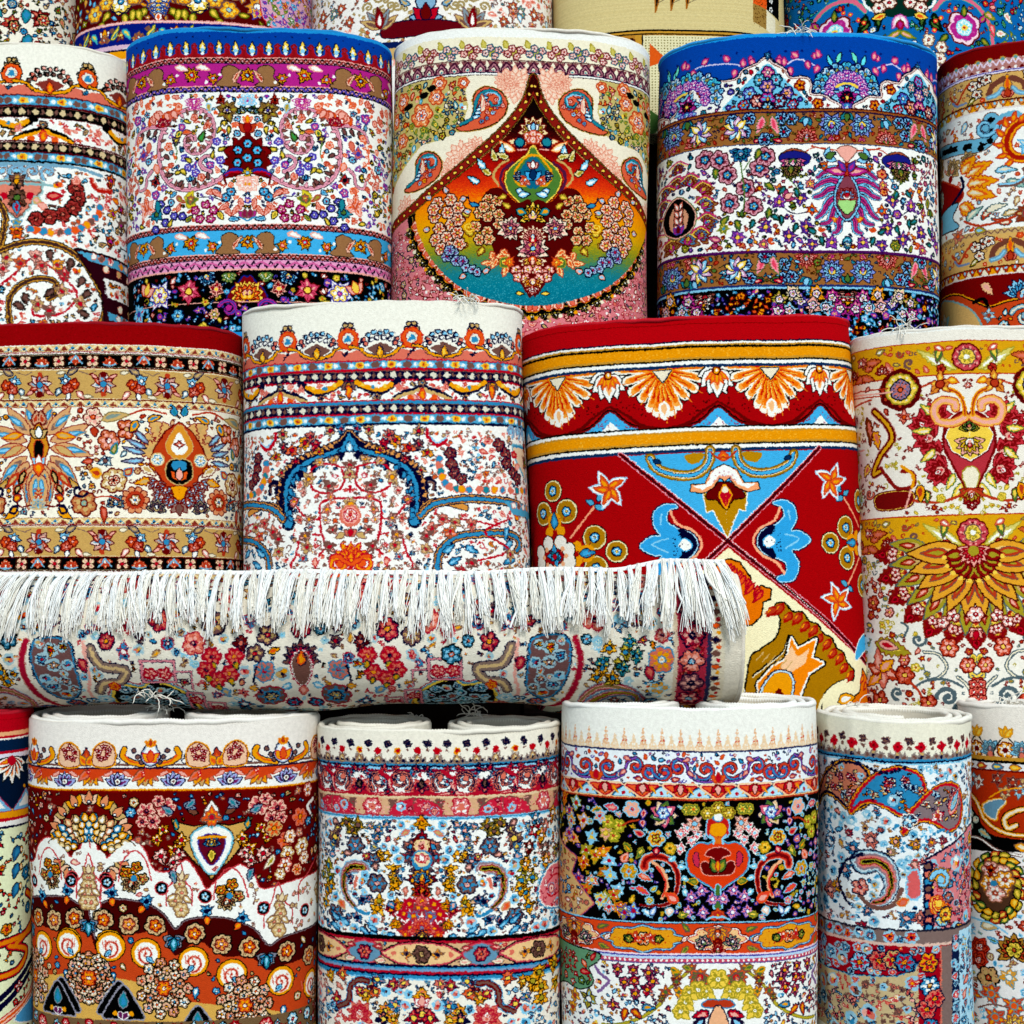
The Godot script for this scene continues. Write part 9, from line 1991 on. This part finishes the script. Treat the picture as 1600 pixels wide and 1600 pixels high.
	func dots(y: float, period: float, r: float, c: Color, x0 := 0.0) -> void:
		rep(period, x0, y, func(m: Transform2D, _i: int): disc(m, Vector2.ZERO, r, c))

	func ln(pts: Array, wd: float, c: Color, wd2 := -1.0) -> void:
		stroke(Transform2D.IDENTITY, smooth(map(pts)), wd, c, wd2)

	func ln2(pts: Array, wd: float, edge: Color, c: Color, e := 1.4) -> void:
		var p := smooth(map(pts))
		stroke(Transform2D.IDENTITY, p, wd + 2 * e, edge)
		stroke(Transform2D.IDENTITY, p, wd, c)

	func area(pts: Array, rings: Array, crisp := false) -> void:     # rings: [[grow, colour], ...] largest first
		var p := map(pts)
		if not crisp: p = smooth(p, true)
		nest(Transform2D.IDENTITY, p, rings)

	func nest(m: Transform2D, p: PackedVector2Array, rings: Array) -> void:
		for r in rings:
			if r[0] == 0:
				fill(m, p, r[1])
			else:
				for q in Geometry2D.offset_polygon(p, r[0], Geometry2D.JOIN_ROUND if r[0] > 0 else Geometry2D.JOIN_MITER):
					fill(m, q, r[1])

	# --- motifs: colours are [outline, main, second, core, ...] ------------------------------------
	func fl(m: Transform2D, r: float, n: int, c: Array) -> void:          # round-petalled flower
		var o := 1.55
		var q := PackedVector2Array()
		for i in n: q.append(Vector2.from_angle(TAU * (i + rng.randf_range(-.13, .13)) / n) * r * rng.randf_range(0.56, 0.70))
		for p in q: disc(m, p, r * 0.40 + o, c[0])
		for i in n:
			disc(m, q[i], r * 0.36, c[1])
			if r > 7.5:
				stroke(m, PackedVector2Array([q[i] * 0.5, q[i] * 1.25 + Vector2(q[i].y, -q[i].x) * 0.25]), 1.0, c[0])
				disc(m, q[i] * 0.80, r * 0.20, c[2]); disc(m, q[i] * 1.3, r * 0.08, c[2])
			elif r > 4.5:
				disc(m, q[i] * 0.82, r * 0.17, c[2])
		if r > 4:
			disc(m, Vector2.ZERO, r * 0.32, c[0])
		disc(m, Vector2.ZERO, r * 0.22, c[3 % c.size()])
		if r > 8: disc(m, Vector2(0.5, -0.5), r * 0.08, c[2])

	func st(m: Transform2D, r: float, n: int, c: Array) -> void:          # flower of pointed petals
		var seed_ := rng.randf() * 9.0
		for pass_ in 2:
			for i in n:
				var g := sin(seed_ + i * 2.4)
				var t := m * Transform2D(TAU * (i + g * 0.16) / n - PI / 2, Vector2(0.86 + 0.16 * cos(seed_ + i * 3.7), 0.86 + 0.2 * g), 0, Vector2.ZERO)
				var e := 1.7 if pass_ == 0 else 0.0
				fill(t, PackedVector2Array([Vector2(-e, -e), Vector2(r * 0.55, -r * 0.27 - e), Vector2(r + e * 1.5, 0), Vector2(r * 0.55, r * 0.27 + e), Vector2(-e, e)]), c[pass_])
				if pass_ == 1 and r > 9 and i % 2: stroke(t, PackedVector2Array([Vector2(r * 0.25, 0), Vector2(r * 0.85, 0)]), 1.0, c[0])
				elif pass_ == 1 and r > 5.5:
					fill(t, PackedVector2Array([Vector2(r * 0.2, 0), Vector2(r * 0.5, -r * 0.12), Vector2(r * 0.8, 0), Vector2(r * 0.5, r * 0.12)]), c[2])
		if r > 5: disc(m, Vector2.ZERO, r * 0.34, c[0])
		disc(m, Vector2.ZERO, r * 0.24, c[3 % c.size()])

	static func leaf_shape(l: float, wd: float, bend: float, teeth := 0) -> PackedVector2Array:
		var p := PackedVector2Array()
		var n := 7 if teeth == 0 else teeth * 2 + 1
		for side in [1, -1]:
			for i in n:
				var t := float(i) / n if side > 0 else 1.0 - float(i) / n
				var r := wd * sin(PI * pow(t, 0.75)) * (1.0 if teeth == 0 or i % 2 == 0 else 0.62)
				p.append(Vector2(t * l, bend * l * t * t - side * r + (0.0)))
		return p

	func lf(m: Transform2D, l: float, wd: float, c: Array, bend := 0.0, teeth := 0, e := 1.5) -> void:    # leaf pointing along +x
		var p := leaf_shape(l, wd, bend, teeth)
		if e > 0:
			nest(m, p, [[e, c[0]]])
		fill(m, p, c[1])
		if c.size() > 2 and wd > 2.2:
			fill(m * Transform2D(0, Vector2(0.62, 0.5), 0, Vector2(l * 0.14, 0)), p, c[2])

	func palm(m: Transform2D, r: float, c: Array, n := 9, spread := 220.0, teeth := 0) -> void:   # fan palmette opening towards -y
		for k in 2:
			var rr := r if k == 0 else r * 0.66
			for i in n:
				var j := i / 2 if i % 2 == 0 else n - 1 - i / 2
				var a := deg_to_rad(-90 + (j - (n - 1) * 0.5) * spread / (n - 1))
				lf(m * Transform2D(a, Vector2.ZERO), rr * (1.0 if j % 2 == 0 or k else 0.9), rr * 2.0 / n * (spread / 220.0), [c[0], c[1 + k], c[2 - k]], 0.0, teeth)
		disc(m, Vector2.ZERO, r * 0.26 + 1.2, c[0])
		disc(m, Vector2.ZERO, r * 0.26, c[3])
		lf(m * Transform2D(-PI / 2, Vector2.ZERO), r * 0.36, r * 0.13, [c[0], c[4 % c.size()], c[1]])
		disc(m, Vector2(0, r * 0.08), r * 0.1, c[1])

	func scroll(m: Transform2D, r: float, turns: float, wd: float, c: Array, teeth := 0, tail := 0.12) -> void:   # volute: starts at (r, 0), winds clockwise inwards
		var p := PackedVector2Array()
		var n := int(turns * 18)
		for i in n + 1:
			var t := float(i) / n
			p.append(Vector2.from_angle(t * turns * TAU) * r * lerpf(1.0, tail, pow(t, 0.85)))
		if teeth:
			for i in teeth:
				var k := int(float(i) / teeth * n * 0.8)
				var d := (p[k + 1] - p[k]).angle()
				lf(m * Transform2D(d + 0.95, p[k]), wd * 1.5, wd * 0.42, [c[0], c[2 % c.size()]], 0.2)
		stroke(m, p, wd + 2.4, c[0], wd * 0.5 + 2.2)
		stroke(m, p, wd, c[1], wd * 0.5)
		if c.size() > 2 and wd > 3.4:
			stroke(m, p, wd * 0.36, c[2], wd * 0.2)
		disc(m, p[n], wd * 0.8 + 1, c[0])
		disc(m, p[n], wd * 0.8, c[1])

	static func boteh_shape(r: float) -> PackedVector2Array:
		var p := PackedVector2Array()
		for q in [[0, 1], [0.7, 0.78], [1, 0.05], [0.82, -0.72], [0.35, -1.4], [-0.3, -1.95], [-0.75, -2.05], [-0.4, -1.65], [-0.3, -1.1], [-0.6, -0.55], [-0.98, 0.0], [-0.75, 0.72]]:
			p.append(Vector2(q[0], q[1]) * r)
		return smooth(p, true, 3)

	func boteh(m: Transform2D, r: float, c: Array) -> void:    # paisley: tip towards -y and -x; [line, ring, line, fill, dots...]
		nest(m, boteh_shape(r), [[2.6, c[0]], [1.2, c[1]], [-r * 0.16, c[2]], [-r * 0.16 - 1.4, c[3]]])
		var j := 0
		for q in [[0, 0.5], [0.4, 0.1], [-0.4, 0.1], [0.02, -0.1], [0.35, -0.5], [-0.1, -0.6], [0.08, -1.05], [-0.4, 0.5], [0.45, 0.45]]:
			if c.size() > 4:
				fl(m * Transform2D(0, Vector2(q[0], q[1]) * r * 0.85), r * 0.17, 5, [c[0], c[4 + j % (c.size() - 4)], c[1], c[3]])
				j += 1

	func bud(m: Transform2D, r: float, c: Array) -> void:      # tulip opening towards -y
		for a in [-0.75, 0.75, 0.0]:
			lf(m * Transform2D(-PI / 2 + a, Vector2.ZERO), r, r * 0.28, [c[0], c[1] if a != 0 else c[2]])

	func sprig(m: Transform2D, l: float, c: Array) -> void:    # a stem along -y with leaves and a head: [outline, leaf, stem, head, core]
		var p := PackedVector2Array([Vector2.ZERO, Vector2(l * 0.12, -l * 0.35), Vector2(0, -l * 0.75)])
		stroke(m, smooth(p), 1.2, c[2])
		for k in 2:
			lf(m * Transform2D(-PI / 2 + (0.9 if k else -0.9), Vector2(l * 0.08, -l * (0.2 + 0.22 * k))), l * 0.38, l * 0.09, [c[0], c[1]], 0.15)
		fl(m * Transform2D(0, Vector2(0, -l * 0.82)), l * 0.25, 5, [c[0], c[3], c[4], c[4]])

	func clear(x: float, y: float, r: float, bg: Color) -> bool:       # is there bare ground of that colour round the spot?
		for k in 9:
			var p := Vector2(x, y) + (Vector2.from_angle(k * TAU / 8) * r if k else Vector2.ZERO)
			var q := (p + off) * s
			if q.x < 0 or q.y < 0 or q.x >= w or q.y >= h: return false
			var g := im.get_pixel(int(q.x), int(q.y))
			if absf(g.r - bg.r) + absf(g.g - bg.g) + absf(g.b - bg.b) > 0.05: return false
		return true

	# winding stems with leaves, each growing until it meets something
	func vines(x0: float, y0: float, x1: float, y1: float, bg: Color, count: int, pal: Array) -> void:
		for i in count:
			var p := Vector2(rng.randf_range(px(x0), px(x1)), rng.randf_range(py(y0), py(y1)))
			if not clear(p.x, p.y, 4.0, bg): continue
			var c: Array = pal[rng.randi() % pal.size()]
			var a := rng.randf() * TAU
			var turn := rng.randf_range(-.35, .35)
			var q := PackedVector2Array()
			for j in 16:
				var e := p + Vector2.from_angle(a) * 5.5
				var ok := e.y > py(y0) and e.y < py(y1)
				if ok:
					var g := (e + off) * s
					ok = g.x > 1 and g.y > 1 and g.x < w - 2 and g.y < h - 2
					if ok:
						var t := im.get_pixel(int(g.x), int(g.y))
						ok = absf(t.r - bg.r) + absf(t.g - bg.g) + absf(t.b - bg.b) < 0.05
				if not ok: break
				q.append(p)
				p += Vector2.from_angle(a) * 4.0
				a += turn
				turn = clampf(turn + rng.randf_range(-.12, .12), -.5, .5)
			if q.size() < 4: continue
			stroke(Transform2D.IDENTITY, q, 1.7, c[0], 1.3)
			for j in range(1, q.size() - 1, 2):
				lf(Transform2D((q[j + 1] - q[j]).angle() + (0.9 if j % 4 == 1 else -0.9), q[j]), rng.randf_range(4.5, 8), 1.7, [c[0], c[1 + j / 2 % 2]], 0.2, 0, 1.1)
			var tip := Transform2D(rng.randf() * 6.0, q[q.size() - 1])
			if rng.randf() < .5: fl(tip, rng.randf_range(3, 5.5), 5, c)
			else: st(tip, rng.randf_range(3.5, 6.5), 5, c)

	# strews small motifs over bare ground; kinds: f flower, s star, l leaf, p sprig, b bud, k blot, v stem hook
	func strew(x0: float, y0: float, x1: float, y1: float, bg: Color, tries: int, r0: float, r1: float, kinds: String, pal: Array) -> void:
		if kinds.length() > 2:
			kinds += "tt"
			vines(x0, y0, x1, y1, bg, int(tries * 0.16), pal)
		r1 *= 0.72
		tries *= 4
		for i in tries:
			var big := 1.0 - float(i) / tries
			var r := lerpf(r1, r0, big * big * 0.75 + 0.25 * rng.randf() * big)
			var x := rng.randf_range(px(x0), px(x1)); var y := rng.randf_range(py(y0), py(y1))
			if not clear(x, y, r * 0.92 + 0.4, bg): continue
			var k := kinds[rng.randi() % kinds.length()]
			var c: Array = pal[rng.randi() % pal.size()]
			var m := Transform2D(rng.randf() * TAU, Vector2(x, y))
			if halo.a > 0 and k in "fsk" and r > 3.0:
				for j in 5: disc(m, Vector2.from_angle(j * 1.257) * r * 0.55, r * 0.55 + 2.0, halo)
			match k:
				"f": fl(m, r, 5 + rng.randi() % 3, c)
				"s": st(m, r, 5 + rng.randi() % 3, c)
				"l": lf(m * Transform2D(0, Vector2(-r, 0)), r * 2, r * 0.5, c, 0.15)
				"p": sprig(m * Transform2D(0, Vector2(0, r)), r * 2, [c[0], c[1], c[0], c[2], c[3]])
				"b": bud(m * Transform2D(0, Vector2(0, r * 0.8)), r * 1.7, c)
				"k":
					disc(m, Vector2.ZERO, r * 0.7, c[0])
					disc(m, Vector2(r * 0.5, 0), r * 0.55, c[1])
					disc(m, Vector2(-r * 0.4, r * 0.4), r * 0.5, c[2])
					disc(m, Vector2.ZERO, r * 0.3, c[3])
				"t":
					var p := PackedVector2Array()
					for j in 7: p.append(Vector2(-r + j * r * 0.33, sin(j * 0.8) * r * 0.35))
					stroke(m, p, 1.5, c[0])
					for j in 3:
						lf(m * Transform2D(0.9 - 1.8 * (j % 2), p[1 + j * 2]), r * 0.75, r * 0.2, [c[0], c[1 + j % 2]], 0.2, 0, 1.2)
					disc(m, p[6], r * 0.34 + 1, c[0]); disc(m, p[6], r * 0.34, c[2]); disc(m, p[6], r * 0.15, c[3 % c.size()])
				"v":
					var p := PackedVector2Array()
					for j in 8:
						p.append(Vector2.from_angle(j * 0.75) * r * (1.0 - j * 0.1))
					stroke(m, p, 1.5, c[0])

	# shaded dyeing inside a shape: colours by height, with speckled changes
	func ombre(pts: Array, stops: Array, rough := 6.0) -> void:
		var q := texel(Transform2D.IDENTITY, false) * smooth(map(pts), true)
		var n := q.size()
		var y0 := INF; var y1 := -INF
		for p in q:
			y0 = minf(y0, p.y); y1 = maxf(y1, p.y)
		for y in range(maxi(0, int(y0)), mini(h, int(y1) + 1)):
			var yy := y + 0.5
			var xs := PackedFloat32Array()
			var p := q[n - 1]
			for i in n:
				var r := q[i]
				if (p.y <= yy) != (r.y <= yy):
					xs.append(p.x + (yy - p.y) / (r.y - p.y) * (r.x - p.x))
				p = r
			xs.sort()
			for i in range(0, xs.size() - 1, 2):
				var x := int(xs[i])
				while x < int(xs[i + 1]):
					var e := mini(rng.randi_range(1, 4), int(xs[i + 1]) - x)
					var v := y / s * zf + zt + rng.randf_range(-rough, rough)
					var c: Color = stops[0][1]
					for k in stops.size() - 1:
						if v >= stops[k][0]:
							c = stops[k][1].lerp(stops[k + 1][1], clampf((v - stops[k][0]) / (stops[k + 1][0] - stops[k][0]), 0, 1))
					im.fill_rect(Rect2i(x, y, e, 1), c)
					x += e

	# lets the drawing wander as woven outlines do: by reach units over a few knots, and by a knot at random
	func wander(reach: float, knots: int) -> void:
		var n := FastNoiseLite.new()
		n.seed = rng.randi() % 9999
		n.frequency = 0.11 / s
		n.fractal_octaves = 3
		n.fractal_gain = 0.7
		var nx := n.get_image(512, 512, false, false, false).get_data()
		n.seed += 77
		var ny := n.get_image(512, 512, false, false, false).get_data()
		im.convert(Image.FORMAT_RGBA8)
		var d := im.get_data().to_int32_array()
		var o := d.duplicate()
		var ax_ := reach * s / 52.0
		var ay_ := ax_ * 0.75
		var edge := int(reach * s * 2.2) + knots + 1
		var r := rng.randi()
		for y in range(edge, h - edge):
			var row := y * w
			var nrow := (y & 511) << 9
			for x in range(edge, w - edge):
				r = (r * 1103515245 + 12345) & 0x7fffffff
				var k := nrow | (x & 511)
				var jx := int((nx[k] - 127) * ax_ + ((r >> 9) & 255) * knots * 0.0075 - knots * 0.95)
				var jy := int((ny[k] - 127) * ay_ + ((r >> 17) & 255) * knots * 0.0075 - knots * 0.95)
				o[row + x] = d[row + x + jx + jy * w]
		im.set_data(w, h, false, Image.FORMAT_RGBA8, o.to_byte_array())
